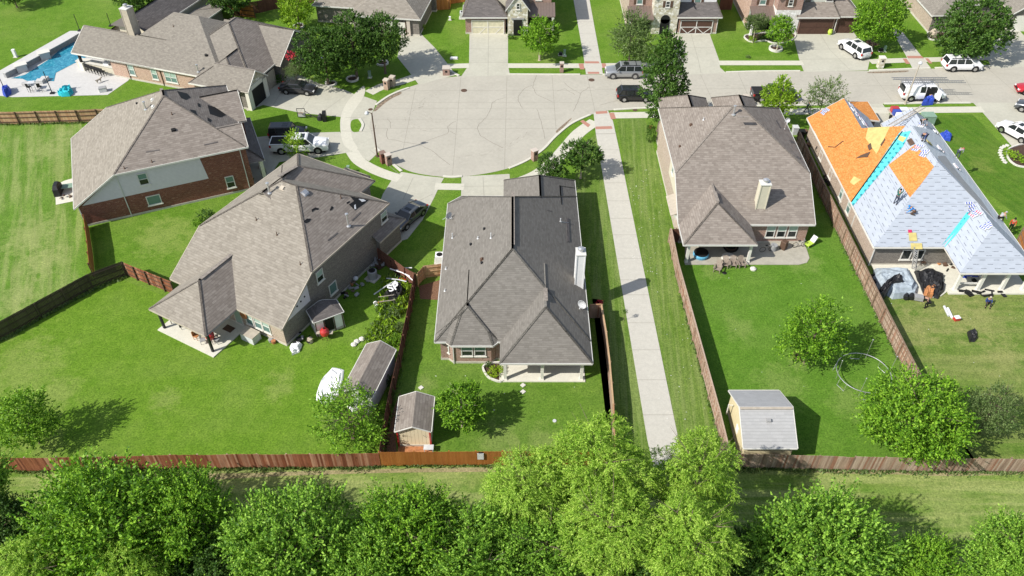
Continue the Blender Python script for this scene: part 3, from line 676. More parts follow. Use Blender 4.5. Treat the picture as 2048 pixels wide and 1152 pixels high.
        for i in range(1, gx): bx(f, -w / 2 + w * i / gx, z0 + h / 2, fw * .9, h - 2 * fw, .032, .06)
        for i in range(1, gz): bx(f, 0, z0 + h * i / gz, w - 2 * fw, .055, .03, .056)
        fo = f.build(name, M[frame], s.root)
        if upper:
            g = MB(); bx(g, 0, z0 + h * .75, w - fw, h * .5 - fw * .4, .012, .02); g.build('pane', M[upper], fo)
            g = MB(); bx(g, 0, z0 + h * .25, w - fw, h * .5 - fw * .4, .012, .02); g.build('pane', M[pane], fo)
        else:
            g = MB(); bx(g, 0, z0 + h / 2, w - fw, h - fw, .012, .02); g.build('pane', M[pane], fo)
        if sill: q = MB(); bx(q, 0, z0 - .05, w + .16, .10, .05, .12); q.build('sill', M['trim'], fo)
        if shutters:
            for sg_ in (-1, 1): q = MB(); bx(q, sg_ * (w / 2 + .22), z0 + h / 2, .36, h, .03, .05); q.build('shutter', M[shutters], fo)
        return fo
    def downspout(s, a, z1, m='trim_white', w=.09):
        mb = MB(); mb.box((a[0], a[1], z1 / 2), (w, w, z1)); mb.build('downspout', M[m], s.root)
    def postat(s, x, y, h, w=.28, m='trim', name='porch_post', base=True):
        mb = MB(); mb.box((x, y, h / 2), (w, w, h)); 
        if base: mb.box((x, y, .11), (w + .1, w + .1, .22)); mb.box((x, y, h - .12), (w + .08, w + .08, .12))
        mb.build(name, M[m], s.root)
    def panel(s, a, b, prof, m, name='siding', off=.03):
        """cladding panel standing proud of wall a->b; prof = [(along, z), ...]"""
        A = Vector((*a, 0)); B = Vector((*b, 0)); d = (B - A).normalized(); n = Vector((d.y, -d.x, 0)); mb = MB()
        P = [A + d * x + Vector((0, 0, z)) + n * off for x, z in prof]; mb.face(P, 0, prof); k = len(P)
        for i in range(k): mb.face([P[i], P[(i + 1) % k], P[(i + 1) % k] - n * off, P[i] - n * off], 0, [(0, 0)] * 4)
        return mb.build(name, M[m], s.root)
    def slab(s, poly, m='patio', z=.10, name='patio_slab'):
        mb = MB(); mb.prism(poly, -.02, z); return mb.build(name, M[m], s.root)
    def beam(s, pts, z, w=.25, h=.3, m='trim', name='porch_beam'):
        mb = MB()
        for a, b in zip(pts, pts[1:]): mb.bar((*a, z), (*b, z), w, h)
        return mb.build(name, M[m], s.root)
    def chimney(s, x, y, w, d, z0, z1, m='siding_cream', cap=True, name='chimney'):
        mb = MB(); mb.box((x, y, (z0 + z1) / 2), (w, d, z1 - z0)); 
        for i in (-1, 1):
            for j in (-1, 1): mb.box((x + i * w / 2, y + j * d / 2, (z0 + z1) / 2), (.1, .1, z1 - z0 - .01))
        ch = mb.build(name, M[m], s.root)
        mb = MB(); mb.box((x, y, z1 + .04), (w + .16, d + .16, .1)); mb.build('chimney_cap', M['trim_white'], ch)
        mb = MB(); mb.lathe([(.2, z1 + .05), (.2, z1 + .3), (.3, z1 + .32), (.3, z1 + .45), (.12, z1 + .55)], 14, (x, y, 0)); mb.build('chimney_flue', M['galv'], ch); return ch

H2P = .62
# ---------------------------------------------------------------- house in the middle (single storey, grey roof)
h = House('brick_house', 'single storey grey roofed house in the middle, left of the greenway path', Fr((0, 0)), ['sh_grey'], ['br_mix', 'trim'])
h.nocap = 'cap_grey'; E4 = (2.75, .72)
main = h.block([(-6.75, 48.8), (6.85, 48.8), (6.85, 70.2), (-5.4, 70.2), (-6.75, 68.9)], [E4] * 5, .42)
pat = h.block(rect(-1.05, 46.3, 6.85, 56), [E4, E4, None, E4], .42, walls=False)
bay = h.block([(-5.35, 48.36), (-1.65, 48.36), (-1.05, 48.95), (-1.05, 56), (-6.75, 56), (-6.75, 49.6)], [(2.75, .72), (2.75, .72), (2.75, .72), None, (2.75, .72), (2.75, .72)], .42, wedges=[0, 1, 5])
h.block(rect(-.9, 66, 6.85, 73.2), [None, E4, (2.75, .9), (2.9, .72)], .42)
h.block(rect(3.2, 67, 6.85, 71.8), [None, E4, (2.75, .9), (2.75, .72)], .42)
a, b = bay[0], bay[1]
for u in (934, 960): sx, zz = h.wallpt(a, b, u, 703); h.window(a, b, sx, .95, 1.05, 1.35, 'glass_dark', upper='glass')
a, b = bay[5], bay[0]; sx, zz = h.wallpt(a, b, 892, 700); h.window(a, b, min(sx, 1.2), .95, .95, 1.35, 'glass_blind')
h.downspout((bay[0].x, bay[0].y - .06), 2.55)
h.slab([(-1.1, 46.55), (6.4, 46.55), (6.4, 50.5), (-1.1, 50.5)])
h.wall.wallq((-1.06, 49.18), (6.4, 49.18), 0, 2.6, 0)
for x in (-.6, 2.62, 6.05): h.postat(x, 46.85, 2.5, .27)
h.beam([(-.6, 46.85), (6.2, 46.85)], 2.45, .3, .3); h.beam([(-.6, 46.7), (-.6, 49)], 2.45)
h.chimney(6.2, 55.9, .75, .95, 0, 7.0, 'siding_white')
h.boxvent(969, 458, .22, 'black_metal'); h.boxvent(942, 489, .22, 'black_metal'); h.boxvent(964, 519, .3, 'brown'); h.boxvent(964, 526, .2, 'black_metal')
for u, v, hh in ((905, 476, .6), (982, 476, .6), (956, 477, .25), (892, 538, .25), (890, 582, .25), (1121, 443, .4)): h.pipe(u, v, hh)
h.rline([(1120, 444), (1137, 446)], 'conduit', 'lightgrey', .025); h.patch([(1132, 437), (1137, 437), (1139, 484), (1134, 484)], 'roof_patch', 'sh_dark', .05)
h.patch([(1094, 419), (1103, 422), (1103, 424), (1094, 421)], 'roof_patch', 'sh_dark', .03)
# ridge vents along the ridges
def ridgevent(h, p, q, w=.34): mb = MB(); mb.bar(p, q, w, .05); return mb.build('ridge_vent', M['cap'], h.root)
ridgevent(h, (.08, 56.2, 7.62), (.08, 64.2, 7.62)); ridgevent(h, (2.95, 51, 5.62), (2.95, 52.6, 5.62)); 
h.finish(); H4 = h
# ---------------------------------------------------------------- two storey house on the right of the path
h = House('brick_house', 'two storey brown roofed house with a tan chimney, right of the greenway path', Fr((0, 0)), ['sh_brown'], ['br_tan', 'siding_cream', 'br_mix'])
U = (5.75, H2P); LO = (2.75, H2P)
mn = h.block([(17.0, 65.3), (31.0, 65.3), (31.0, 83.3), (17.0, 83.3)], [LO, U, U, U], [.42, .42, .42, .42], wm=[2, 0, 0, 0])
sm = h.block([(24.5, 65.35), (30.75, 65.35), (30.75, 72), (24.5, 72)], [(2.76, .55), (2.8, .9), None, None], .45, walls=False)
pt = h.block(rect(17.05, 62.1, 24.4, 70), [(2.75, .66), (2.75, .66), None, (2.75, .66)], .4, walls=False)
h.block(rect(17.3, 80, 23, 86), [None, (5.6, .7), (5.6, .7), (5.6, .7)], .4, wm=0); h.block(rect(23.6, 80, 28.6, 86), [None, (5.65, .7), (5.65, .7), (5.65, .7)], .4, wm=0)
h.slab([tuple(G(u, v, .06)[:2]) for u, v in [(1602, 478), (1370, 478), (1370, 529), (1598, 529), (1614, 525), (1619, 516), (1613, 497)]][::-1], 'oldpatio', .06)
for x in (17.75, 24.0): h.postat(x, 62.6, 2.5, .26)
h.beam([(17.55, 62.55), (24.1, 62.55)], 2.45, .28, .3); h.beam([(24.0, 62.6), (24.0, 65.6)], 2.45); h.beam([(17.5, 62.6), (17.5, 65.6)], 2.45)
a, b = mn[0], mn[1]
for u in (1541, 1563, 1585):
    sx, zz = h.wallpt(a, b, u, 463); h.window(a, b, sx, .75, .95, 1.65, 'glass_dark', upper='glass_blind')
a, b = mn[3], mn[0]      # left wall runs front -> rear
L = (mn[0] - mn[3]).length
h.panel(a, b, [(8.0, 2.6), (14.4, 2.6), (L - 2.6, 3.6), (L - 4.9, 5.3), (8.0, 5.45)], 'siding_cream')
h.window(a, b, 9.9, 3.7, .9, 1.5, 'glass', po=.032); h.window(a, b, L - 3.1, .75, .9, 1.6, 'glass_blind'); h.window(a, b, L - 4.2, .75, .9, 1.6, 'glass_blind')
mb = MB(); mb.box((16.95, 68.6, 2.85), (1.1, 3.4, .1), R=Matrix.Rotation(radians(-22), 3, 'Y')); mb.box((17.3, 68.6, .9), (.5, 3.0, .1)); mb.build('side_awning', M['trim_tan'], h.root)
sx, sy = h.fr.l(G(1524, 438, 4.0)); b_ = h.onroof(1522, 438)
h.chimney(25.5, 67.15, .95, .8, 2.6, 6.6)
h.flue(1467, 229, .9); h.pipe(1407, 240, .3); h.boxvent(1382, 250, .3, 'brown'); h.boxvent(1360, 293, .22, 'brown'); h.pipe(1569, 258, .9, .04, 'galv')
for q in ([(1553, 240), (1562, 256), (1560, 257), (1551, 242)], [(1578, 280), (1586, 282), (1590, 287), (1582, 286)], [(1594, 312), (1602, 317), (1600, 319), (1593, 315)]): h.patch(q, 'roof_patch', 'sh_dark', .03)
ridgevent(h, (23.4, 74.3, 9.95), (24.7, 74.3, 9.95)); ridgevent(h, (20.72, 65.9, 5.22), (20.72, 67.6, 5.22))
mb = MB(); mb.lathe([(.1, 7.5), (.38, 8.3), (.42, 8.9), (.3, 9.4), (.2, 9.5)], 14, (25.6, 82.0, 0)); 
h.finish(); H5 = h
# ---------------------------------------------------------------- house on the left with junk at its side
fr = Fr(G(340, 557, 2.75), -29.3)
h = House('brick_house', 'two storey grey brick house with a covered patio, left of the middle house', fr, ['sh_tan', 'sh_brown'], ['br_grey', 'siding', 'br_tan'], fascia='trim_tan')
mn = h.block(rect(0, 0, 13.75, 16.75), [LO, U, U, U], .42, wm=[2, 0, 0, 0], rmf={1: 1})  # right slopes in the darker shingle: their shade is put into the colour
pt = h.block(rect(1.45, -3.9, 8.45, 6), [(2.75, .66), (2.75, .66), None, (2.75, .66)], .4, walls=False, rmf={1: 1})
h.block(rect(-.05, 9, 10.2, 19.2), [None, U, U, U], .42, rmf={1: 1})
h.block(rect(4.4, 16, 7.8, 21.3), [None, (4.2, .7), (4.2, .7), (4.2, .7)], .3, rmf={1: 1})
h.block(rect(9.5, 14, 14.2, 18.4), [None, (2.9, .6), (2.9, .6), (2.9, .6)], .4, rmf={1: 1})
h.slab([(1.5, -3.95), (8.55, -3.95), (8.55, .6), (1.5, .6)])
for x, y in ((1.9, -3.45), (8.0, -3.45)): h.postat(x, y, 2.5, .2, 'black_metal', base=False)
h.beam([(1.8, -3.5), (8.1, -3.5)], 2.45, .22, .28, 'dark'); h.beam([(8.05, -3.5), (8.05, .4)], 2.45, .22, .28, 'dark'); h.beam([(1.85, -3.5), (1.85, .4)], 2.45, .22, .28, 'dark')
a, b = mn[0], mn[1]
for u in (502, 517, 531): sx, zz = h.wallpt(a, b, u, 648); h.window(a, b, sx, .7, .95, 1.6, 'glass', upper='glass_blind')
h.window(a, b, 7.3, .05, .95, 2.1, 'glass_blind', grid=(1, 1), name='patio_door', sill=False)
mb = MB(); mb.lathe([(.12, 0), (.42, .03), (.42, .08), (.3, .1)], 16); wv = mb.build('wall_wreath', M['rust'], h.root); wv.rotation_euler = (radians(90), 0, 0); wv.location = (8.65, .35, 1.75)
a, b = mn[1], mn[2]; L = (b - a).length
for u, v, ww, hh, z0 in ((637, 542, .95, 1.35, 3.5), (666, 578, 1.1, 1.3, .95), (768, 437, 1.0, 1.2, 3.7)):
    sx, zz = h.wallpt(a, b, u, v); h.window(a, b, sx, z0, ww, hh, 'glass_dark' if v != 578 else 'glass', upper='glass_blind' if v != 578 else None, grid=(1, 2) if v != 578 else (1, 1))
h.panel(a, b, [(.05, 2.5), (3.9, 2.5), (3.9, 4.95), (.05, 2.66)], 'siding')
mb = MB()
for x, zz in ((2.3, 3.4), (2.75, 3.65), (3.2, 3.9)): mb.lathe([(.09, 0), (.09, .03)], 10, (0, 0, 0)); 
for i, (x, zz) in enumerate(((2.2, 3.2), (2.75, 3.35), (3.3, 3.5))):
    q = MB(); q.lathe([(.09, 0), (.09, .05)], 12); o = q.build('wall_vent', M['dark'], h.root); o.rotation_euler = (0, radians(90), 0); o.location = (a.x + .03, a.y + x, zz)
h.flue(539, 386, 1.0); h.boxvent(565, 376, .4, 'trim_tan'); h.boxvent(610, 386, .5, 'galv', hh=.2); h.flue(697, 452, 1.3)
for u, v in ((513, 440), (554, 470), (601, 529), (682, 396)): h.pipe(u, v, .35, .04, 'brown')
for q in ([(695, 386), (705, 387), (720, 393), (738, 399), (728, 408), (716, 416), (710, 421), (698, 409), (708, 402), (702, 395)], [(623, 419), (631, 415), (638, 417), (636, 420), (629, 420), (624, 424)],
          [(607, 443), (614, 437), (622, 438), (619, 443), (612, 447)], [(659, 421), (663, 412), (667, 415), (663, 421)], [(693, 405), (699, 402), (699, 405), (694, 408)]): h.patch(q, 'bare_patch', 'dark', .03, plane=(0, 1))
for q in ([(708, 411), (711, 409), (712, 418), (709, 419)], [(717, 398), (727, 399), (732, 402), (724, 404)]): h.patch(q, 'bare_patch', 'lightgrey', .045, plane=(0, 1))
for q in ([(703, 440), (720, 424), (721, 426), (704, 442)], [(655, 480), (674, 465), (675, 467), (656, 482)], [(638, 367), (656, 373), (655, 375), (637, 369)]): h.patch(q, 'shingle_strip', 'sh_dark', .04, plane=(0, 1))
ridgevent(h, (5.15, 11.2, 9.35), (5.15, 13.9, 9.0)); ridgevent(h, (4.95, -.2, 5.05), (4.95, 4.2, 5.05), .35)
h.finish(); H3 = h
# ---------------------------------------------------------------- red brick house upper left
fr = Fr(G(224, 350, 5.75), 22.8)
h = House('brick_house', 'two storey dark red brick house with white siding beside the mown field on the left', fr, ['sh_tan', 'sh_brown', 'sh_dark'], ['br_red', 'siding', 'stone'], fascia='trim')
mn = h.block(rect(-4.7, 0, 13.7, 14.8), [U, U, U, LO], .42, rmf={0: 1, 1: 1, 2: 1})  # only the sunlit left slope gets the paler shingle; sunlight painted into colour
h.block(rect(11.1, -.01, 13.9, 5), [U, None, U, None], [.42, .3, .4, .4], rm=1)
h.block(rect(10.4, 5.6, 14.6, 12.4), [U, None, U, None], [.4, .3, .4, .4], rm=1)
h.block(rect(11, 1.2, 15.3, 11), [(3.0, .6), (3.0, .62), (3.0, .62), None], .5, rm=1, walls=False, rmf={1: 2})  # right slope of the entry roof darker, its shade painted into the shingles
for x, y in ((14.9, 1.6), (14.9, 4.5)): h.postat(x, y, 2.8, .4, 'stone')
a, b = mn[0], mn[1]; L = (b - a).length; off = 4.28
def prof(x): return x
sx0, _ = h.wallpt(a, b, 405, 330); 
h.panel(a, b, [(.35, 2.62), (sx0 + .2, 2.62), (sx0 - .1, 5.42), (off + .1, 5.42)], 'siding')
for u, v, ww, hh, z0, pn, up, gr in ((284, 352, 1.0, 1.45, 3.55, 'glass_dark', 'glass', (1, 2)), (307, 397, 1.45, 1.2, .85, 'glass', None, (1, 1)), (462, 369, .95, 1.55, .8, 'glass_dark', 'glass', (1, 2))):
    sx, zz = h.wallpt(a, b, u, v); h.window(a, b, sx, z0, ww, hh, pn, upper=up, grid=gr, po=.032 if z0 > 3 else 0)
for u in (248, 490): sx, zz = h.wallpt(a, b, u, 392 if u == 248 else 340); p = a + (b - a).normalized() * sx; h.downspout((p.x, p.y - .05), 5.5)
h.downspout((a.x - .05, a.y - .02), 2.5)
h.flue(292, 219, .8); h.boxvent(305, 200, .35, 'trim_white'); h.boxvent(306, 214, .35, 'trim_white'); h.boxvent(274, 207, .2, 'black_metal'); h.boxvent(347, 260, .35, 'dark', hh=.2)
for u, v in ((344, 229), (249, 337), (304, 324)): h.pipe(u, v, .3, .04, 'brown')
for q in ([(354, 182), (374, 187), (381, 195), (372, 200), (362, 196)], [(380, 219), (391, 221), (394, 230), (384, 228)], [(415, 210), (432, 215), (452, 230), (440, 235), (420, 228)], [(395, 206), (400, 208), (401, 215), (396, 213)], [(415, 235), (423, 240), (421, 245), (415, 241)]):
    h.patch(q, 'bare_patch', 'dark', .02)
for q in ([(292, 303), (319, 299), (319, 301), (292, 305)], [(408, 289), (435, 283), (436, 285), (409, 291)], [(434, 255), (469, 249), (469, 251), (434, 258)]): h.patch(q, 'shingle_strip', 'sh_dark', .04)
ridgevent(h, (6.8, 6.5, 9.8), (6.8, 8.8, 9.8))
h.finish(); HR = h
# ---------------------------------------------------------------- poolside house upper left
fr = Fr(G(142, 105, 2.75), -19)
h = House('brick_house', 'wide single storey house with a tall tan chimney beside the swimming pool', fr, ['sh_h1', 'sh_brown', 'sh_dark'], ['br_pink', 'siding_cream', 'stone', 'br_grey'], fascia='trim')
L1 = (2.75, .62)
mn = h.block(rect(5.5, .0, 24, 14.6), [L1, L1, L1, L1], .4, wm=0, caps=False)
h.block(rect(0, 0, 13.5, 7.4), [L1, None, L1, None], .4, walls=False)
h.block(rect(14.3, .7, 28.0, 16), [L1, L1, L1, L1], .4, rmf={1: 1}, wm=[0, 3, 0, 0])
sb = h.block(rect(20.2, -1.9, 27.8, 6), [L1, L1, None, L1], .4, rmf={1: 1}, wm=[0, 3, 0, 0])
gg = h.block(rect(23, -1.7, 29.0, 3.0), [(2.9, .8), None, (2.9, .8), None], [.3, .35, .3, .3], wm=[3, 2, 3, 0], rmf={2: 1})
h.block(rect(18, 6.1, 28.9, 15.5), [L1, None, L1, None], .35, wm=[3, 3, 3, 0])
h.block(rect(.2, 7, 7.5, 24), [None, (3.6, .62), L1, L1], .4, wm=1, rmf={1: 2})  # right slope in dark shingles that paint in its shade
h.block(rect(8, 13.5, 11, 20), [None, (2.6, .1), (2.6, .1), None], .3, wm=3)
mb = MB(); bx_ = h.onroof(281, 62)
h.chimney(8.0, 4.1, 1.05, 1.2, 2.8, 8.5, 'trim_tan')
mb = MB(); mb.box((6.6, 4.9, 4.9), (2.0, 1.4, 1.9)); mb.build('dormer', M['siding_cream'], h.root); mb = MB(); mb.box((6.4, 4.7, 5.9), (2.9, 2.2, .14)); mb.build('dormer_roof', M['sh_h1'], h.root)
h.slab([(0, .2), (7.6, .2), (7.6, 7), (0, 7)], 'pooldeck', .03)
for x, y in ((.6, .55), (6.0, .6), (.6, 6.7)): h.postat(x, y, 2.5, .28, 'dark', base=False); 
mb = MB(); mb.box((.6, .55, .6), (.65, .65, 1.2)); mb.build('stone_base', M['stone'], h.root)
h.beam([(.5, .5), (7.6, .5)], 2.4, .3, .3, 'dark')
a, b = mn[0], mn[1]
for u, v in ((263, 139), (309, 148)): sx, zz = h.wallpt(a, b, u, v); h.window(a, b, sx, .75, .95, 1.6, 'glass', upper='glass_blind')
sx, zz = h.wallpt(a, b, 341, 152); h.window(a, b, sx, .75, 1.9, 1.5, 'glass', upper='glass_blind', grid=(2, 2))
for u, v in ((253, 130), (322, 148)): sx, zz = h.wallpt(a, b, u, v); p = a + (b - a).normalized() * sx; h.downspout((p.x, p.y - .05), 2.5, 'brown')
# open stone garage mouth and side garage door
mb = MB(); mb.box((28.68, .65, 1.2), (.08, 2.7, 2.4)); mb.build('garage_opening', M['dark'], h.root)
mb = MB(); mb.box((28.55, -1.1, 1.35), (.5, .8, 2.7)); mb.box((28.55, 2.4, 1.35), (.5, .8, 2.7)); mb.box((28.5, .65, 2.65), (.4, 2.7, .6)); mb.build('stone_arch', M['stone'], h.root)
mb = MB(); mb.box((28.0, 4.0, 1.15), (.08, 3.6, 2.3))
for y in (2.4, 4.0, 5.6): mb.box((28.06, y, 1.15), (.05, .12, 2.3))
mb.bar((28.07, 2.4, .1), (28.07, 4.0, 1.1), .1); mb.bar((28.07, 4.0, 1.1), (28.07, 5.6, .1), .1); mb.build('garage_door', M['trim_tan'], h.root)
h.pipe(347, 53, .3, .04, 'brown'); h.boxvent(413, 111, .3, 'dark', hh=.25); h.flue(397, 144, .9)
h.finish(); H1 = h
# ---------------------------------------------------------------- house being re-roofed
h = House('brick_house', 'single storey brick house with its roof stripped to bare orange boards and grey felt', Fr((0, 0)), ['felt', 'osb', 'felt_bright'], ['br_tan', 'br_grey'], fascia='trim')
h.nocap = 'felt'
R6 = (2.75, .71)
mn = h.block(rect(35.8, 61.7, 50.35, 83.2), [R6, R6, R6, R6], [.42, .42, .42, .42], wm=[1, 0, 0, 0], caps=False, rmf={1: 2})
ob = h.block(rect(35.75, 74, 43.2, 86.2), [None, R6, None, R6], [.42, .42, .42, .42], caps=False, rmf={3: 1})
wg = h.block(rect(42.75, 57.85, 50.35, 68), [R6, R6, None, R6], .42, walls=False, caps=False)
h.block(rect(44.2, 76, 50.3, 84.8), [None, (2.8, .7), None, (2.8, .7)], .42, caps=False)
h.block(rect(40.6, 86.0, 44.6, 90.6), [None, (2.5, .12), (2.5, .12), (2.5, .12)], .3, rm=1, caps=False)
a, b = mn[0], mn[1]
for u, v in ((1811, 512), (1838, 508)): sx, zz = h.wallpt(a, b, u, v); h.window(a, b, sx, .8, 1.0, 1.3, 'glass_dark', grid=(1, 1))
h.downspout((mn[0].x - .04, mn[0].y - .04), 2.5)
a, b = mn[3], mn[0]
for u, v in ((1703, 401), (1689, 372), (1667, 330), (1647, 297)): sx, zz = h.wallpt(a, b, u, v); h.window(a, b, sx, .7, .95, 1.7, 'glass', upper='glass_blind')
for u, v in ((1716, 418), (1688, 384)): sx, zz = h.wallpt(a, b, u, v); p = a + (b - a).normalized() * sx; h.downspout((p.x - .05, p.y), 2.5)
h.slab([(42.6, 57.75), (50.6, 57.75), (50.6, 62.3), (42.6, 62.3)], 'patio', .16)
cs = [(36.5, 62.2), (36.3, 58.6), (37.2, 57.9), (38.6, 57.3), (40.2, 57.1), (41.8, 57.5), (42.8, 58.3), (43, 62.2)]
h.slab(cs, 'patio', .12)
for x in (43.35, 45.6, 47.9, 50.0): h.postat(x, 58.35, 2.5, .3)
h.beam([(43.2, 58.3), (50.2, 58.3)], 2.45, .3, .3); mb = MB(); mb.box((44.5, 58.6, .75), (2.0, .12, .12)); mb.build('rail', M['trim_white'], h.root)
# bare deck showing on the left slope, ice shield strips, plywood sheets
h.patch([(1600, 240), (1690, 180), (1830, 230), (1798, 266.5), (1702.5, 405), (1650, 330)], 'bare_deck', 'osb', .02, plane=(0, 3))
h.patch([(1777, 330), (1831, 289), (1870, 335.5), (1820, 395)], 'bare_deck', 'osb', .02, plane=(0, 3))
h.patch([(1701.5, 408), (1799, 266), (1822, 262), (1806, 293), (1778, 327), (1702, 417)], 'ice_shield', 'iceshield', .035, plane=(0, 3))
h.rline([(1703, 404), (1804, 264)], 'black_line', 'dark', .07, .06)  # black line between the bare deck and the cyan strip
h.patch([(1884, 490), (1934, 424), (1944, 428), (1904, 470)], 'ice_shield', 'iceshield', .03, plane=(0, 0))
h.patch([(1884, 492), (1925, 436), (1946, 426), (1912, 470), (1890, 494)], 'ice_shield', 'iceshield', .03, plane=(2, 3))
h.patch([(1738, 250), (1783, 248), (1757, 302), (1753, 308), (1731, 277)], 'plywood_sheet', 'plywood', .05, plane=(0, 3))
h.patch([(1700, 365), (1708, 353), (1722, 360), (1708, 371)], 'plywood_sheet', 'plywood', .06)
h.patch([(1796, 280), (1800, 272), (1813, 276), (1806, 285)], 'plywood_sheet', 'plywood', .07)
for q in ([(1712, 317), (1722, 311), (1741, 304), (1735, 315), (1725, 315)], [(1735, 292), (1742, 286), (1744, 298), (1738, 301)], [(1761, 290), (1770, 277), (1771, 280), (1763, 293)]): h.patch(q, 'tar_paper_scrap', 'brown', .07)
h.rline([(1656, 294), (1670, 295), (1684, 284), (1687, 283)], 'loose_wire', 'brown', .05, .05)
# old shingles still on beside the right slope ridge
h.patch([(1875, 330), (1893, 352), (1925, 392), (1952, 430), (1975, 448), (1988, 438), (1962, 400), (1925, 358), (1890, 312), (1876, 312)], 'old_shingles', 'sh_light', .03, plane=(0, 1))
h.patch([(1850, 300), (1876, 318), (1925, 372), (1958, 420), (1975, 440), (2010, 470), (1960, 440), (1900, 380), (1860, 335)], 'felt_strip', 'felt_grey', .04, plane=(0, 1))
h.finish(); H6 = h
# ================================================================ houses across the street
def facept(Y, u, v):
    o, d = ray(u, v); t = Y / d.y; p = o + d * t; return p.x, p.z
def garage_door(h, x0, x1, y, z1, m, trimm, cross=True, name='garage_door', big=2):
    mb = MB(); mb.box(((x0 + x1) / 2, y, z1 / 2), (x1 - x0, .06, z1)); g = mb.build(name, M[m], h.root)
    mb = MB(); w = x1 - x0; n = big
    for i in range(n + 1):
        x = x0 + w * i / n; mb.box((x, y - .05, z1 / 2), (.12, .04, z1))
    mb.box(((x0 + x1) / 2, y - .05, z1 * .5), (w, .035, .1)); mb.box(((x0 + x1) / 2, y - .05, z1 - .05), (w, .036, .1)); mb.box(((x0 + x1) / 2, y - .05, .05), (w, .036, .1))
    if cross:
        for i in range(n):
            xa = x0 + w * i / n + .08; xb = x0 + w * (i + 1) / n - .08; xm = (xa + xb) / 2
            if cross == 'V': mb.bar((xa, y - .05, z1 * .47), (xm, y - .05, .1), .03, .1); mb.bar((xm, y - .05, .1), (xb, y - .05, z1 * .47), .03, .1)
            else: mb.bar((xm - .1, y - .05, .1), (xb - .3, y - .05, z1 * .45), .03, .1)
    mb.build('door_trim', M[trimm], g); return g
def leanroof(h, x0, x1, y0, y1, z0, z1, m='metal_roof'):
    mb = MB(); a = (x0, y0, z0); b = (x1, y0, z0); c = (x1, y1, z1); d = (x0, y1, z1)
    dn = Vector((0, 0, -.12)); V_ = [Vector(p) for p in (a, b, c, d)]; mb.mesh(V_ + [p + dn for p in V_], [(0, 1, 2, 3), (7, 6, 5, 4), (0, 4, 5, 1), (1, 5, 6, 2), (3, 2, 6, 7), (0, 3, 7, 4)])
    n = int((x1 - x0) / .42)
    for i in range(n + 1): x = x0 + (x1 - x0) * i / n; mb.bar((x, y0, z0 + .02), (x, y1, z1 + .02), .04, .05)
    mb.build('porch_roof', M[m], h.root)

YF = 114.9
# --- cream house with stone gable
x0 = facept(YF, 931, 69)[0]
h = House('brick_house', 'two storey house with cream upper wall, cream garage door and stone gable', Fr((x0, YF)), ['sh_dark', 'sh_brown'], ['br_mix', 'siding_cream', 'stone'])
h.block(rect(.2, 2.0, 13.2, 15), [U, U, U, U], .4, wm=1)
gb = h.block(rect(-.35, -.45, 6.4, 4), [(2.75, H2P), (2.75, .9), None, (2.75, 2.0)], .4, wm=0)
st = h.block(rect(6.0, -.7, 9.6, 7), [None, (3.9, 1.35), None, (3.9, 1.35)], [.12, .3, .3, .3], wm=2)
garage_door(h, 1.0, 5.75, -.1, 2.2, 'door_cream', 'trim', True)
mb = MB(); mb.box((7.8, -.62, 1.25), (1.25, .1, 2.5)); mb.build('front_door', M['dark'], h.root); mb = MB(); mb.box((7.8, -.66, 2.6), (1.9, .12, .22)); mb.build('lintel', M['grey'], h.root)
h.window((6.3, -.58), (9.3, -.58), 1.55, 4.0, .55, .95, 'glass_dark', sill=True)
leanroof(h, 9.5, 13.3, -.2, 2.1, 2.75, 3.9)
h.window((0.6, 2.42), (13, 2.42), 2.9, 4.0, 2.1, 1.2, 'glass', grid=(2, 1)); h.window((0.6, 2.42), (13, 2.42), 10.3, 4.1, .9, 1.3, 'glass', upper='glass_blind')
h.panel((9.2, 2.42), (12.8, 2.42), [(0, 3.2), (3.6, 3.2), (3.6, 5.5), (0, 5.5)], 'br_mix', 'brick_panel'); h.postat(13.0, .0, 2.6, .3)
mb = MB(); mb.box((11.3, 1.4, 1.3), (3.6, .1, 2.6)); mb.build('porch_wall', M['dark'], h.root)  # near-black panel across the porch, ahead of the house wall
h.finish()
# --- white house, stone tower, brown and white garage door
x0 = facept(YF, 1253, 66)[0]
h = House('brick_house', 'two storey house with stone tower and brown garage door with white cross bars', Fr((x0, YF)), ['sh_dark'], ['br_tan', 'siding_white', 'stone', 'br_mix'])
W_ = facept(YF, 1432, 68)[0] - x0
h.block(rect(-.2, 1.4, W_ + .1, 15), [U, U, U, U], .4, wm=[1, 0, 0, 0])
h.block(rect(7.2, -.4, W_ + .4, 3.4), [(2.75, H2P), (2.75, 2), None, (2.75, 2)], .4, wm=3)
mb = MB(); mb.box((5.5, 1.5, 3.4), (3.7, 3.2, 6.8)); tw = h.wall; 
for (a, b) in (((3.65, -.1), (7.35, -.1)), ((7.35, -.1), (7.35, 3)), ((3.65, 3), (3.65, -.1))): h.wall.wallq(a, b, 0, 6.6, 2)
h.block(rect(3.3, -.5, 7.7, 6), [None, (5.9, 1.1), None, (5.9, 1.1)], .35, walls=False)
garage_door(h, 7.9, 12.6, -.04, 2.15, 'door_brown', 'trim_white', 'V')
mb = MB(); mb.box((5.5, -.13, 1.15), (1.35, .1, 2.3)); q = MB(); q.lathe([(.675, 0), (.675, .1)], 20); mb.build('front_door', M['dark'], h.root); o = q.build('door_arch', M['dark'], h.root); o.rotation_euler = (radians(90), 0, 0); o.location = (5.5, -.08, 2.3)
h.window((3.65, -.1), (7.35, -.1), 1.95, 4.1, .65, .95, 'glass_dark', shutters='brown')
h.window((7.4, 1.8), (12.4, 1.8), 2.9, 3.8, 1.0, 1.4, 'glass', shutters='brown'); h.window((.2, 1.8), (3.5, 1.8), 1.55, 3.75, .9, 1.4, 'glass', shutters='brown')
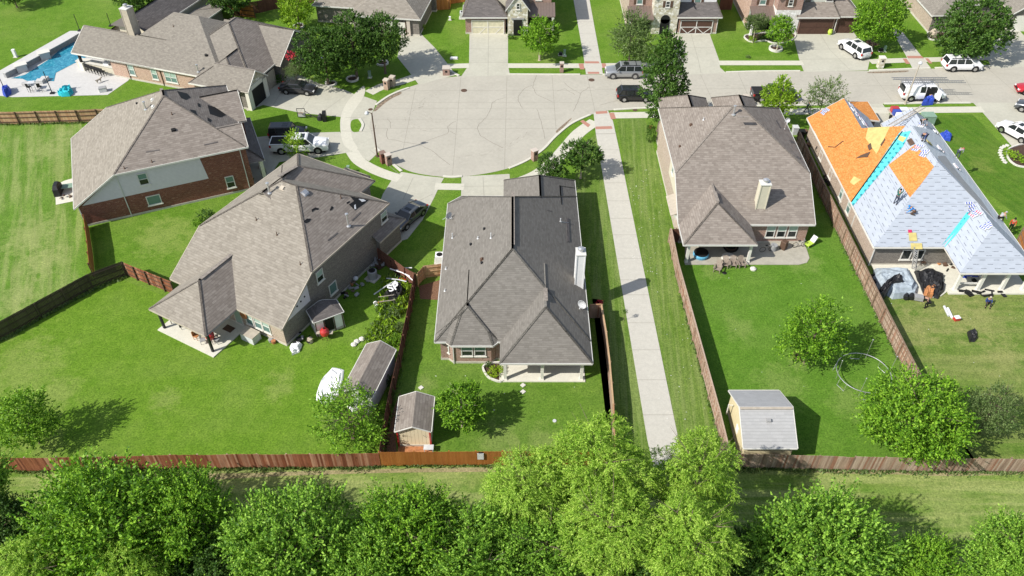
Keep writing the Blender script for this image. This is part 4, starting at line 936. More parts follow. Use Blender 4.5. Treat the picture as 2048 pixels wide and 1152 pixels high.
h.panel((.2, 1.8), (3.65, 1.8), [(0, 3.1), (3.4, 3.1), (3.4, 5.5), (0, 5.5)], 'br_mix', 'brick_panel', off=.02)
leanroof(h, 0, 3.7, -.9, 1.8, 2.6, 3.5); mb = MB(); mb.box((1.8, 1.3, 1.3), (3.5, .1, 2.6)); mb.build('porch_wall', M['dark'], h.root); h.postat(.2, -.6, 2.5, .3)  # includes a near-black panel below the lean roof
h.downspout((W_ - .1, 0), 2.6); h.finish()
# --- brick, white stone, three-car garage
x0 = facept(YF, 1496, 66)[0]
h = House('brick_house', 'two storey house with white stone column and two dark brown garage doors', Fr((x0, YF)), ['sh_brown'], ['br_pink', 'siding_sage', 'stone_white', 'br_mix'])
h.block(rect(-.3, 1.4, 12.6, 15), [U, U, U, U], .4, wm=[1, 0, 0, 0])
h.block(rect(6.6, -.45, 12.9, 3.4), [(2.75, H2P), (2.75, 2), None, (2.75, 2)], .4, wm=3)
h.block(rect(12.5, -.1, 16.3, 8), [(2.75, .66), (2.75, .8), (2.75, .66), None], .4, wm=3)
for (a, b) in (((3.5, -.1), (7.1, -.1)), ((7.1, -.1), (7.1, 3)), ((3.5, 3), (3.5, -.1))): h.wall.wallq(a, b, 0, 3.7, 2); h.wall.wallq(a, b, 3.7, 6.5, 3)
h.block(rect(3.2, -.5, 7.4, 6), [None, (5.8, 1.1), None, (5.8, 1.1)], .35, walls=False)
garage_door(h, 7.4, 12.2, -.08, 2.2, 'door_brown', 'door_brown', True); garage_door(h, 13.2, 15.7, .26, 2.2, 'door_brown', 'door_brown', True, big=1)
h.window((.2, 1.8), (3.4, 1.8), 1.6, 3.7, .95, 1.4, 'glass', shutters='brown'); h.window((3.5, -.1), (7.1, -.1), 1.8, 4.3, .7, 1.0, 'glass_dark', shutters='brown')
h.window((7.0, 1.8), (12, 1.8), 1.4, 3.7, 1.0, 1.5, 'glass_dark', frame='grey', upper='glass_blind'); h.window((7.0, 1.8), (12, 1.8), 4.6, 4.2, 1.0, 1.3, 'glass_dark', frame='grey')
h.panel((.0, 1.8), (3.5, 1.8), [(0.1, 3.1), (3.4, 3.1), (3.4, 5.5), (0.1, 5.5)], 'br_mix', 'brick_panel', off=.02)
leanroof(h, 0, 3.6, -.9, 1.8, 2.6, 3.5); mb = MB(); mb.box((1.9, 1.3, 1.3), (3.4, .1, 2.6)); mb.build('porch_wall', M['dark'], h.root); h.postat(.2, -.6, 2.5, .3, 'stone_white'); h.downspout((12.7, -.1), 2.6)  # near-black panel set below this lean roof too
h.finish()
# --- single storey at the right edge
P5 = G(1855, 65); h = House('brick_house', 'single storey tan brick house behind the large tree at the upper right', Fr((P5.x - .4, P5.y - .4)), ['sh_h1'], ['br_tan', 'br_grey', 'trim'])
h.block(rect(0, 0, 7.2, 24), [(2.85, .75), L1, L1, L1], .4, wm=[1, 0, 0, 0], caps=False); h.block(rect(6.0, 4, 24, 24), [L1, L1, L1, L1], .4, wm=1, caps=False)
h.block(rect(12.2, .6, 18.4, 14), [None, (2.85, .7), None, (2.85, .7)], .35, wm=1, caps=False)
mb = MB(); mb.box((15.3, .86, 1.2), (4.6, .1, 2.4)); mb.build('garage_door', M['trim'], h.root); h.window((12.55, .95), (18.05, .95), 2.6, 3.2, .8, .7, 'glass')
h.finish()
# --- house behind the three big trees
P1 = G(846, 60); h = House('brick_house', 'brown roofed house half hidden by three large trees at the curved driveway', Fr((P1.x - .4, P1.y + .2), -8), ['sh_tan', 'sh_dark'], ['br_grey', 'siding_cream'])
h.block(rect(-16.5, 0, -4.5, 13), [L1, L1, L1, L1], .4, caps=False); h.block(rect(-10, -2.6, .8, 9), [L1, L1, L1, L1], .4, wm=0, rmf={1: 0}, caps=False)
h.block(rect(-7.5, 6, 1.5, 18), [L1, L1, L1, L1], .4, caps=False)
garage_door(h, -4.7, -1.6, -2.25, 2.15, 'trim', 'brown', True, big=1)
for px_ in (-1.15, -5.1): mb = MB(); mb.box((px_, -2.3, 1.3), (.5, .3, 2.6)); mb.build('stone_pier', M['br_mix'], h.root)
h.finish()

# ================================================================ sheds
def shed(label, frame, x0, y0, x1, y1, eave, pitch, roofm, wallm, axis='y', ov=.15):
    h = House('garden_shed', label, frame, [roofm], [wallm], fascia='trim', cat='shed')
    g = [(eave, pitch), None, (eave, pitch), None] if axis == 'x' else [None, (eave, pitch), None, (eave, pitch)]
    ins = h.block(rect(x0, y0, x1, y1), g, ov, caps=False, th=.07); return h, ins
# tan shed with red corners
fr = Fr(G(789, 862, 2.2), 0); wS = G(862, 864, 2.2).x - fr.o.x; dS = G(795, 792, 2.2).y - fr.o.y
h, ins = shed('tan wooden shed with red corner trim beside the stained back fence', fr, 0, 0, wS, dS, 2.1, .45, 'sh_brown', 'vsiding')
mb = MB()
for p in (ins[0], ins[1]): mb.box((p.x, p.y - .03, 1.0), (.13, .06, 2.0))
mb.build('corner_trim', M['red'], h.root); mb = MB(); mb.tube([(.6, .05, 1.7), (1.0, -.02, 1.45)], .012, 5); mb.tube([(2.2, .05, 1.6), (2.5, -.02, 1.35)], .012, 5); mb.build('loose_cable', M['dark'], h.root); h.finish()
# long grey shed with white walls
fr = Fr(G(683, 786, 1.9), -14.5); pR = fr.l(G(742, 807, 1.9)); 
h, ins = shed('long white walled shed with grey shingle roof standing among the weeds', fr, 0, 0, 2.75, 5.6, 2.1, .55, 'sh_brown', 'siding_white'); h.finish()
# lean-to tool shed against the grey house
fr = Fr(G(656, 700 - 25, 0), 60.7 - 90)
h = House('tool_shed', 'small lean-to tool shed with white doors standing open against the grey brick house', Fr(G(634, 676), 30), ['sh_dark'], ['white'], cat='shed')
ins = h.block(rect(0, 0, 2.9, 1.9), [(1.95, .3), (1.95, .45), (2.5, .1), (1.95, .45)], .1, caps=False, th=.06)
mb = MB()
for x in (.14, .95, 1.9, 2.72): mb.box((x, .07, .95), (.1, .05, 1.9))
mb.build('door_frame', M['brown'], h.root); mb = MB(); mb.box((1.42, .085, .95), (.8, .03, 1.75)); mb.build('door_opening', M['dark'], h.root); h.finish()
# yellow shed with light grey roof
zE = 2.25; fr = Fr(G(1487, 897, zE), 0); wY = G(1594, 894, zE).x - fr.o.x; dY = G(1457, 781, zE).y - fr.o.y
h, ins = shed('pale yellow barn shed with light grey shingle roof in the right hand yard corner', fr, 0, 0, wY, dY, zE, .52, 'sh_light', 'siding_yellow', 'x', .22)
mb = MB(); mb.box((wY / 2, dY / 2 - .15, zE + .52 * dY / 2 - .02), (wY * .98, .22, .05)); mb.build('ridge_strip', M['trim_tan'], h.root); h.boxvent(1537, 841, .3, 'grey', hh=.2)
mb = MB(); mb.box((.2, 2.6, 1.3), (.04, .55, .7)); sg = mb.build('sign_board', M['white'], h.root)
mb = MB(); mb.box((-.25, 4.4, 1.6), (.06, .1, 1.2)); mb.box((-.1, 4.4, 2.1), (.4, .06, .08)); mb.build('bracket', M['trim'], h.root)
h.finish(); SHY = h

# ================================================================ fences
def fence(px, label, mat, hgt=1.75, side=1, name='wooden_fence', group=None, posts=True, rails=True, gap=0.0, postm='post', world=None, step=2.4, cap=None, lean=0, bw=.14, skip=()):
    P = world or [tuple(G(u, v)[:2]) for u, v in px]; o0 = Vector(P[0]); root = thing(name, label, 'fence', (o0.x, o0.y, 0), 0, group)
    P = [Vector(p) - o0 for p in P]; mb = MB(); rl = MB(); R = random.Random(hash(label) % 1000 if False else len(label)); pm = None; n = 0
    for si, (a, b) in enumerate(zip(P, P[1:])):
        d = b - a; L = d.length; d.normalize(); nn = Vector((-d.y, d.x)) * side; k = max(1, int(L / bw)); w = L / k; hj = 0
        for i in range(k):
            t = (i + .5) * w; c = a + d * t; sx = int(t / step)
            if (si, sx) in skip: continue
            hh = hgt + R.uniform(-.02, .02) + (.05 * sin(t * .5 + si) + .03 * sin(floor(t / step) * 2.3)) * lean; off = .018 * lean * sin(t * .35 + si)
            mb.box((c.x + nn.x * off, c.y + nn.y * off, hh / 2 + .03), (w * (1 - gap) - .006, .022, hh), atan2(d.y, d.x) )
        if rails:
            for z in (.35, hgt * .55, hgt - .22): rl.box(((a + b) / 2).to_tuple() + (z,) if False else (((a + b) / 2).x + nn.x * .05, ((a + b) / 2).y + nn.y * .05, z), (L, .045, .09), atan2(d.y, d.x))
        if cap: rl.box((((a + b) / 2).x, ((a + b) / 2).y, hgt + .06), (L, .13, .04), atan2(d.y, d.x))
        if posts:
            m_ = max(1, round(L / step))
            for i in range(m_ + (1 if si == len(P) - 2 else 0)):
                c = a + d * (L * i / m_) + nn * .09
                if n >= 60: continue
                n += 1
                if pm is None: q = MB(); q.box((0, 0, hgt / 2), (.1, .1, hgt + .05)); pm = q.build('post', M[postm], root); pm.location = (c.x, c.y, 0); pm.rotation_euler = (0, 0, atan2(d.y, d.x))
                else: c2 = pm.copy(); COL.objects.link(c2); c2.parent = root; c2.location = (c.x, c.y, 0); c2.rotation_euler = (0, 0, atan2(d.y, d.x))
    mb.build('boards', M[mat], root)
    if rails: rl.build('rail', M[postm], root)
    return root
fence([(-420, 962), (-120, 950), (0, 943), (65, 943), (190, 940), (245, 939), (405, 937), (580, 936), (672, 936), (700, 935), (762, 932.5)], 'weathered red brown wooden fence along the back of the left yard', 'fence_red', 1.75, 1, lean=1, bw=.15, postm='fence_grey')
fence([(762, 932), (900, 931), (1005, 930.5), (1090, 931), (1218, 930)], 'freshly stained orange brown wooden fence behind the tan shed', 'fence_stain', 1.8, 1, bw=.12, postm='fence_stain')
fence([(1456, 935), (1560, 938), (1700, 941), (1880, 943), (2070, 944), (2500, 952)], 'sun bleached wooden fence along the back of the right yards', 'fence_grey', 1.75, 1, lean=1, bw=.15)
fence([(763, 930), (778, 830), (800, 735), (822, 625), (831, 573)], 'dark brown fence between the weeds and the middle yard', 'fence_brown', 1.75, -1, lean=.6, postm='fence_brown')
fence([(831, 573), (812, 562), (783, 540), (760, 523)], 'dark brown fence beside the air conditioner and the junk pile', 'fence_brown', 1.75, 1, postm='fence_brown')
fence([(835, 573), (850, 556), (884, 552)], 'light wood side gate fence left of the middle house', 'fence_new', 1.6, -1, 'wooden_gate', postm='fence_new')
fence([(1178, 637), (1200, 636), (1209, 690), (1216, 750), (1223, 835), (1226, 930)], 'weathered fence between the middle yard and the greenway', 'fence_grey', 1.75, 1, cap=1, postm='fence_new')
fence([(1338, 485), (1352, 555), (1378, 650), (1405, 750), (1432, 850), (1452, 935)], 'bleached wooden fence between the greenway and the right yard', 'fence_grey', 1.8, -1, cap=1, postm='fence_grey')
fence([(1338, 485), (1362, 484)], 'short fence piece joining the greenway fence to the right hand house', 'fence_brown', 1.75, 1)
fence([(1592, 290), (1640, 395), (1700, 520), (1760, 645), (1832, 790), (1900, 945)], 'weathered fence between the right yard and the house being re-roofed', 'fence_grey', 1.85, -1, cap=1, postm='post')
fence([(2060, 505), (2036, 480), (2046, 520), (2090, 520)], 'old wooden gate fence right of the house being re-roofed', 'fence_orange', 1.7, -1)
fence([(-300, 252), (-120, 250), (0, 249), (40, 248.5), (80, 247), (120, 246), (160, 245), (200, 243), (245, 243)], 'tan wooden fence with dark posts between the field and the poolside lawn', 'fence_new', 1.75, -1, postm='brown', step=2.6)
fence([(178, 456), (186, 508), (190, 553)], 'dark brown fence running from the red brick house to the field fence', 'fence_orange', 1.8, -1, postm='fence_brown')
fence([(-260, 802), (0, 680), (28, 665), (187, 577), (256, 551)], 'long dark stained fence crossing between the field and the left yard', 'fence_dark', 1.85, -1, postm='fence_dark', gap=.03, bw=.12)
fence([(256, 551), (277, 560), (300, 569), (332, 582), (352, 590)], 'red brown wooden fence ending at the covered patio', 'fence_red', 1.75, -1, postm='brown')
fence([(372, -22), (405, 2), (450, 20), (480, 32), (512, 36)], 'orange wooden fence behind the poolside house', 'fence_orange', 1.9, -1, postm='brown')
fence([(470, 33), (520, 26), (556, 17), (600, 8), (640, 4)], 'brown wooden fence behind the small round-bed tree', 'fence_brown', 1.9, 1, postm='brown')
fence([(846, 22), (900, 19), (902, 8), (930, 4)], 'dark orange fence between the hidden house and the cream house', 'fence_orange', 1.9, 1, postm='brown')
fence([(1438, 20), (1462, 20)], 'dark fence between the white house and the brick house', 'fence_brown', 1.9, 1)
# ================================================================ trees
import numpy as np
def crown_mesh(name, seed, R, ntwig, tl, lpt, ls, mats, up=.35, out=.8, droop=0.0, lobes=7, inner=.45, aspect=.5, taper=0.0, jit=.09):
    g = np.random.default_rng(seed); R = np.array(R, float)
    # lobes: the crown is a heap of uneven leafy masses with dark gaps between them
    nb = lobes + 6; bd = g.normal(size=(nb, 3)); bd[:, 2] = bd[:, 2] * .75 + .15; bd /= np.linalg.norm(bd, axis=1)[:, None]
    for _ in range(12):      # spread the lobes apart
        df = bd[:, None] - bd[None]; q = (df ** 2).sum(2) + np.eye(nb) * 9; bd += (df / (q ** 1.5)[:, :, None]).sum(1) * .02; bd /= np.linalg.norm(bd, axis=1)[:, None]
    br = g.uniform(.2, .42, nb); bc = bd * (1 - br * .8)[:, None] * g.uniform(.7, 1.12, nb)[:, None]
    bc = np.vstack([bc, [[0, 0, -.05]]]); br = np.append(br, .45)
    M2 = ntwig * 4; w_ = br ** 2; bi = g.choice(nb + 1, M2, p=w_ / w_.sum()); dd = g.normal(size=(M2, 3)); dd /= np.linalg.norm(dd, axis=1)[:, None]
    oc = bc[bi] / np.maximum(.2, np.linalg.norm(bc[bi], axis=1))[:, None]; dd += oc * .35; dd /= np.linalg.norm(dd, axis=1)[:, None]
    rough_ = 1 + .13 * np.sin(dd[:, 0] * 7 + bi) * np.sin(dd[:, 1] * 8 + bi * 2) + .08 * np.sin(dd[:, 2] * 12 + bi)
    bp = bc[bi] + dd * (br[bi] * rough_ * (inner + (1 - inner) * g.random(M2) ** .4))[:, None]
    inn = (np.linalg.norm(bp[:, None] - bc[None], axis=2) < br[None] * .72); inn[np.arange(M2), bi] = False
    keep = ~inn.any(1) & (bp[:, 2] > -.8); bp = bp[keep][:ntwig]; dd = dd[keep][:ntwig]; ntwig = len(bp); base = bp * R * .93; d = dd
    if taper: base[:, :2] *= (1 - taper * np.clip(base[:, 2] / R[2], -1, 1))[:, None]
    nc = max(10, ntwig // 9); C = base[g.integers(0, ntwig, nc)]
    for i0 in range(0, ntwig, 2000):
        seg = base[i0:i0 + 2000]; j = np.linalg.norm(seg[:, None, :] - C[None], axis=2).argmin(axis=1)
        base[i0:i0 + 2000] = seg + (C[j] - seg) * .3
    td = d * out + np.array([0, 0, up]) + g.normal(size=(ntwig, 3)) * .42; td /= np.linalg.norm(td, axis=1)[:, None]
    t = (np.arange(lpt) + .5) / lpt
    L = tl * g.uniform(.55, 1.25, ntwig)
    P = base[:, None, :] + td[:, None, :] * (L[:, None] * t[None, :])[:, :, None]
    P[:, :, 2] -= droop * (L[:, None] * t[None, :]) ** 2
    P += g.normal(size=P.shape) * jit * tl * (1.15 - t)[None, :, None]
    P = P.reshape(-1, 3); n = len(P); TD = np.repeat(td, lpt, axis=0)
    a = TD * .7 + g.normal(size=(n, 3)) * .7
    if droop: a[:, 2] -= droop * 1.2
    a /= np.linalg.norm(a, axis=1)[:, None]
    nr = np.array([0, 0, .9]) + TD * .35 + g.normal(size=(n, 3)) * .6; b = np.cross(a, nr); b /= np.maximum(1e-6, np.linalg.norm(b, axis=1))[:, None]
    s = ls * g.uniform(.6, 1.3, n)[:, None]; A = a * s * .5; B = b * s * aspect * .5
    V = np.stack([P - A, P + B * 1.0 - A * .1, P + A, P - B * 1.0 - A * .1], axis=1).reshape(-1, 3)
    me = bpy.data.meshes.new(name); me.vertices.add(4 * n); me.vertices.foreach_set('co', V.astype(np.float32).ravel())
    me.loops.add(4 * n); me.loops.foreach_set('vertex_index', np.arange(4 * n, dtype=np.int32)); me.polygons.add(n)
    me.polygons.foreach_set('loop_start', np.arange(0, 4 * n, 4, dtype=np.int32)); me.polygons.foreach_set('loop_total', np.full(n, 4, dtype=np.int32))
    for m in (mats if isinstance(mats, list) else [mats]): me.materials.append(M[m])
    me.update(calc_edges=True); me.validate(); return me
def trunk_mesh(name, seed, h, r, R, mat, limbs=7, multi=1):
    """tapered trunk from z=-h (ground) up into the crown centred on 0, with limbs"""
    rg = random.Random(seed); mb = MB()
    for q in range(multi):
        ox = rg.uniform(-.1, .1) * multi; oy = rg.uniform(-.1, .1) * multi; lean = Vector((rg.uniform(-.12, .12), rg.uniform(-.12, .12), 0)) * (multi - .5)
        pts = [Vector((ox, oy, -h)), Vector((ox, oy, -h + .15)), Vector((ox, oy, -h * .5)) + lean * h * .4, Vector((ox, oy, 0)) + lean * h, Vector((ox, oy, R[2] * .6)) + lean * h * 1.3]
        mb.tube(pts, [r * 1.5 / multi ** .5, r / multi ** .5, r * .8 / multi ** .5, r * .5 / multi ** .5, r * .15], 8)
        for i in range(limbs):
            a = rg.uniform(0, 6.28); z0 = rg.uniform(-.5, .35) * R[2]; p0 = Vector((ox, oy, z0)) + lean * (h + z0); e = Vector((cos(a) * R[0] * .75, sin(a) * R[1] * .75, z0 + R[2] * rg.uniform(.25, .6)))
            m_ = (p0 + e) / 2 + Vector((rg.uniform(-.2, .2), rg.uniform(-.2, .2), .1)) * R[0] * .3; mb.tube([p0, m_, e], [r * .3, r * .15, r * .04], 5)
            for _ in range(2):
                e2 = m_ + (e - m_) * .6 + Vector((rg.uniform(-1, 1), rg.uniform(-1, 1), rg.uniform(0, .8))) * R[0] * .3; mb.tube([m_, e2], [r * .09, r * .03], 4)
    me_o = mb.build(name, M[mat]); me = me_o.data; bpy.data.objects.remove(me_o); return me
PROTO = {}
def proto(key, **kw):
    """key -> (list of crown meshes, trunk meshes, R, trunk height)"""
    nv = kw.pop('variants', 2); h = kw.pop('h'); tr = kw.pop('tr'); bark = kw.pop('bark', 'bark'); mu = kw.pop('multi', 1); lb = kw.pop('limbs', 7)
    PROTO[key] = ([crown_mesh('crown', 11 * i + len(key) * 7, **kw) for i in range(nv)], [trunk_mesh('trunk', i + 3, h, tr, kw['R'], bark, lb, mu) for i in range(nv)], kw['R'], h)
proto('small', R=(2.1, 2.1, 1.9), ntwig=860, tl=.5, lpt=10, ls=.21, mats='leaf_mid', h=2.6, tr=.11, bark='bark_pale', lobes=9, inner=.6)
proto('lime', R=(2.1, 2.1, 2.2), ntwig=600, tl=.55, lpt=10, ls=.23, mats='leaf_lime', h=2.9, tr=.1, lobes=9, inner=.6)
proto('limesm', R=(1.35, 1.35, 1.7), ntwig=170, tl=.7, lpt=10, ls=.2, mats='leaf_lime', h=2.4, tr=.06, variants=1, lobes=5, inner=.3)
proto('dark', R=(3.6, 3.6, 3.4), ntwig=1500, tl=.7, lpt=10, ls=.27, mats='leaf_dark', h=4.3, tr=.18, up=.2, lobes=14, inner=.65)
proto('midbig', R=(4.3, 4.3, 3.3), ntwig=1900, tl=1.25, lpt=14, ls=.25, mats='leaf_mid', jit=.06, h=4.1, tr=.2, up=.2, variants=1, lobes=18, inner=.7)
proto('yard', R=(2.5, 2.5, 2.6), ntwig=720, tl=1.0, lpt=13, ls=.21, mats='leaf_mid', jit=.06, h=3.2, tr=.12, variants=2, taper=.2, lobes=12, inner=.55)
proto('olive', R=(2.7, 2.6, 2.2), ntwig=800, tl=.9, lpt=14, ls=.16, mats='leaf_olive', h=2.8, tr=.12, droop=.25, aspect=.4, multi=2, lobes=8, inner=.4)
proto('oliveSparse', R=(3.1, 3.0, 2.5), ntwig=760, tl=1.0, lpt=11, ls=.2, mats='leaf_olive', h=3.2, tr=.13, multi=3, limbs=9, inner=.3, lobes=8)
proto('sparse', R=(2.3, 2.3, 2.3), ntwig=420, tl=.8, lpt=10, ls=.18, mats='leaf_olive', h=3.2, tr=.07, variants=1, inner=.3, lobes=6)
proto('tall', R=(2.5, 2.5, 5.2), ntwig=1500, tl=.7, lpt=10, ls=.27, mats='leaf_dark', h=6.4, tr=.2, up=.5, taper=.25, variants=1, lobes=16, inner=.6)
proto('wood', R=(4.7, 4.7, 4.5), ntwig=2500, tl=1.55, lpt=15, ls=.27, mats='leaf_wood', jit=.06, h=7.0, tr=.22, up=.7, inner=.6, lobes=17, limbs=10, variants=3)
proto('woodgreen', R=(4.6, 4.6, 4.2), ntwig=2100, tl=2.0, lpt=18, ls=.28, mats='leaf_mid', jit=.055, out=.9, h=7.0, tr=.22, up=.6, inner=.5, lobes=13, limbs=10, variants=2)
proto('willow', R=(4.3, 4.3, 4.8), ntwig=3300, tl=1.15, lpt=18, ls=.24, mats='leaf_willow', h=7.4, tr=.22, up=.5, out=.7, droop=.5, aspect=.24, inner=.6, lobes=17, limbs=9, variants=3, jit=.06)
NT = [0]
def tree(key, label, u, v, rpx, name='tree', cat='tree', group=None, zc=None, sz=1.0, vr=None, leaf=None, rot=None, hs=None, base=None):
    cr, tr, R, h = PROTO[key]; i = NT[0]; NT[0] += 1; vr = (i % len(cr)) if vr is None else vr % len(cr)
    # crown radius in metres from its radius in the photo; crown centre height follows the scale
    s = 1.0
    for _ in range(4):
        z = zc if zc is not None else h * s * sz; c = G(u, v, z); s = rpx / FPX * depth(c) / (R[0] * .93)
    z = zc if zc is not None else h * s * sz; c = G(u, v, z)
    t = thing(name, label, cat, (c.x, c.y, 0), 0, group)
    rz = (i * 2.399) % 6.283 if rot is None else rot
    o = bpy.data.objects.new('crown', cr[vr]); COL.objects.link(o); o.parent = t; o.location = (0, 0, z); o.scale = (s * (1 + .11 * sin(i * 1.7)), s * (1 - .1 * sin(i * 1.7)), s * sz); o.rotation_euler = (.12 * sin(i * 2.3), .12 * cos(i * 3.1), rz)
    if leaf: o.material_slots[0].link = 'OBJECT'; o.material_slots[0].material = M[leaf]
    q = bpy.data.objects.new('trunk', tr[vr]); COL.objects.link(q); q.parent = t; q.location = (0, 0, z); q.scale = (s, s, z / h); q.rotation_euler = (0, 0, rz)
    return t
# garden and street trees
tree('yard', 'bushy green tree at the far left of the big back lawn', 52, 840, 55)
tree('oliveSparse', 'loose leafy tree hanging over the white tarp and long shed', 692, 840, 69, zc=2.5, leaf='leaf_mid')
tree('small', 'small round tree on a pale trunk beside the tan shed', 922, 813, 49, vr=0)
tree('small', 'small dense tree by the turning circle, the left one of two', 1103, 336, 28, zc=2.9, leaf='leaf_dark')
tree('small', 'small dense tree by the turning circle, the right one of two next to the path', 1163, 311, 35, zc=3.1, leaf='leaf_dark')
tree('tall', 'tall narrow dark tree between the black parked car and the right house', 1331, 166, 42, zc=6.6, sz=1.12)
tree('small', 'round leafy tree on the lawn of the cream house', 1080, 73, 38, leaf='leaf_mid')
tree('yard', 'feathery olive green tree in front of the white house', 1264, 76, 40, leaf='leaf_olive')
tree('small', 'small pale leaved tree in the flower bed of the brick house', 1514, 46, 20, leaf='leaf_olive', zc=3)
tree('small', 'slim tree growing out of the round stone ring', 1562, 60, 25, zc=3.4, sz=1.25, leaf='leaf_mid')
tree('dark', 'broad green tree left of the second footpath across the street', 1763, 38, 50, leaf='leaf_mid')
tree('dark', 'large dense dark tree at the upper right beside the tan brick house', 1945, 56, 66, zc=4.6)
tree('lime', 'bright lime green street tree over the black pickup', 1557, 203, 36, zc=3.6, sz=1.1)
tree('sparse', 'thin silvery street tree left of the orange roof deck', 1650, 192, 38, zc=3.6)
tree('yard', 'tall round tree with a mulch ring in the right hand yard', 1628, 665, 59, zc=3.9, vr=1)
tree('midbig', 'largest garden tree, spreading over the right hand fence', 1832, 832, 96, zc=4.0, sz=.9)
tree('oliveSparse', 'dull green tree behind the largest garden tree', 1988, 820, 52, zc=3, leaf='leaf_olive')
G3 = 'three large trees beside the curved driveway'
tree('dark', 'large dark tree nearest the grey sedan, left of three', 645, 108, 54, group=None, zc=4.6)
tree('dark', 'large dark tree in the middle of three by the curved driveway', 705, 88, 56, zc=5)
tree('dark', 'large dark tree nearest the curved driveway, right of three', 762, 78, 48, zc=5)
tree('lime', 'light green tree in a stone ring behind the poolside house', 592, 20, 34, zc=3)
tree('limesm', 'small lime green tree in front of the white pickup', 588, 290, 24, zc=2.4)
tree('olive', 'crape myrtle beside the grey sedan', 590, 140, 20, name='flowering_tree', zc=2.4)
tree('dark', 'dark tree at the top edge behind the tall chimney', 270, -12, 40)
tree('dark', 'dark tree at the top edge behind the orange fence', 455, -16, 44)
tree('dark', 'dark tree in the upper left corner', 18, -22, 30)
# the creek wood in the foreground
FG = 'trees of the wood along the bottom of the view'
def wtree(key, label, u, v, r, zc, sz=1.0, leaf=None): return tree(key, label, u, v, r, group=None, zc=zc, sz=sz, leaf=leaf)
wtree('woodgreen', 'bright green wood tree reaching the red fence at lower left', 215, 1062, 124, 5.6)
wtree('woodgreen', 'green wood tree with spiky sprays right of the lower left one', 372, 1042, 88, 5.4)
wtree('willow', 'pale yellow green tree in the bottom left corner', 75, 1165, 95, 5.0)
wtree('willow', 'pale yellow green tree at the bottom edge, second from the left corner', 262, 1172, 82, 5.0)
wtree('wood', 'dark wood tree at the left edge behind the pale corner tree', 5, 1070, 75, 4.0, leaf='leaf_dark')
wtree('wood', 'grey green wood tree in the lower left middle, the wide one', 580, 1098, 118, 6.0)
wtree('woodgreen', 'pointed wood tree standing highest left of the willows', 815, 1072, 92, 6.3)
wtree('wood', 'grey green wood tree at the bottom edge below the pointed one', 740, 1150, 95, 5.4)
wtree('wood', 'shaded wood tree just left of the big willows', 945, 1120, 98, 5.6)
wtree('willow', 'pale willow covering the end of the stained fence', 1060, 990, 82, 7.2)
wtree('willow', 'tallest pale willow in front of the greenway', 1192, 938, 96, 8.6, 1.15)
wtree('willow', 'pale willow in front of the path end and yellow shed', 1388, 958, 84, 7.6)
wtree('willow', 'pale willow in the middle of the cluster', 1225, 1060, 90, 8.2)
wtree('willow', 'brightest willow at the bottom right of the cluster', 1372, 1085, 92, 8.6)
wtree('wood', 'mid green wood tree under the willows', 1085, 1105, 78, 6.0)
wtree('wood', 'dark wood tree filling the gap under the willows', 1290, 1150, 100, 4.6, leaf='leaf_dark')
wtree('woodgreen', 'green wood tree with curved sprays right of the willows', 1640, 1098, 108, 5.2, leaf='leaf_wood')
wtree('woodgreen', 'low green wood tree at the bottom edge on the right', 1850, 1148, 66, 3.4, .8)
wtree('woodgreen', 'green wood tree in the bottom right corner', 2035, 1128, 80, 5.6, leaf='leaf_wood')
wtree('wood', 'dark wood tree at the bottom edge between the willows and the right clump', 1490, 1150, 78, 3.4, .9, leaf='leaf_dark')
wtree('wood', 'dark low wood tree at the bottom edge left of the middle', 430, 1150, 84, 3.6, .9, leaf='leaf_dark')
wtree('wood', 'tree standing just outside the left edge whose shadow falls on the field', -75, 985, 85, 6.0)
# undergrowth under the wood
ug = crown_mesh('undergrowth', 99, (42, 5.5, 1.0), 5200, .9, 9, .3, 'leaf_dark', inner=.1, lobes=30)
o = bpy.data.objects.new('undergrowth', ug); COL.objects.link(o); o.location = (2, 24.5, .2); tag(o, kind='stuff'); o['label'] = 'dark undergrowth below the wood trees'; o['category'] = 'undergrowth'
# ---------------------------------------------------------------- shrubs and beds
shr = {}
def shrub(label, u, v, rpx, leaf='leaf_mid', h=.8, group=None, z=0, name='shrub', sy=1, flowers=None):
    if 'm' not in shr: shr['m'] = [crown_mesh('shrub', 5 + i, (.8, .8, .6), 170, .3, 8, .12, 'leaf_mid', inner=.3) for i in range(2)]
    c = G(u, v, h * .45); s = rpx / FPX * depth(c) / .85
    o = bpy.data.objects.new(name, shr['m'][len(label) % 2]); COL.objects.link(o); o.location = (c.x, c.y, h * .45); o.scale = (s, s * sy, h / 1.1); o.rotation_euler = (0, 0, (u * .37) % 6.28)
    o.material_slots[0].link = 'OBJECT'; o.material_slots[0].material = M[leaf]; return tag(o, label, 'shrub', group)
shrub('yellow green plants in the bed beside the covered patio', 991, 742, 17, 'leaf_yellow', .7, sy=1.2)
shrub('dark shrub in the corner of the bed by the bay window', 976, 729, 7, 'leaf_dark', .6)
shrub('round clipped shrub beside the stone entry of the cream house', 1022, 73, 8, 'leaf_dark', .9)
shrub('red flowered bush against the side of the right house', 1302, 268, 12, 'leaf_dark', 2.6, name='flowering_bush')
shrub('long hedge against the left wall of the grey brick house', 412, 432, 20, 'leaf_dark', 1.4); shrub('lower end of the hedge by the grey brick house', 396, 446, 14, 'leaf_mid', 1.2)
shrub('yellow green bush in the curved bed at the right edge', 2030, 312, 14, 'leaf_lime', .8, sy=2)
GS = 'shrubs in the bed of the brick and white stone house'
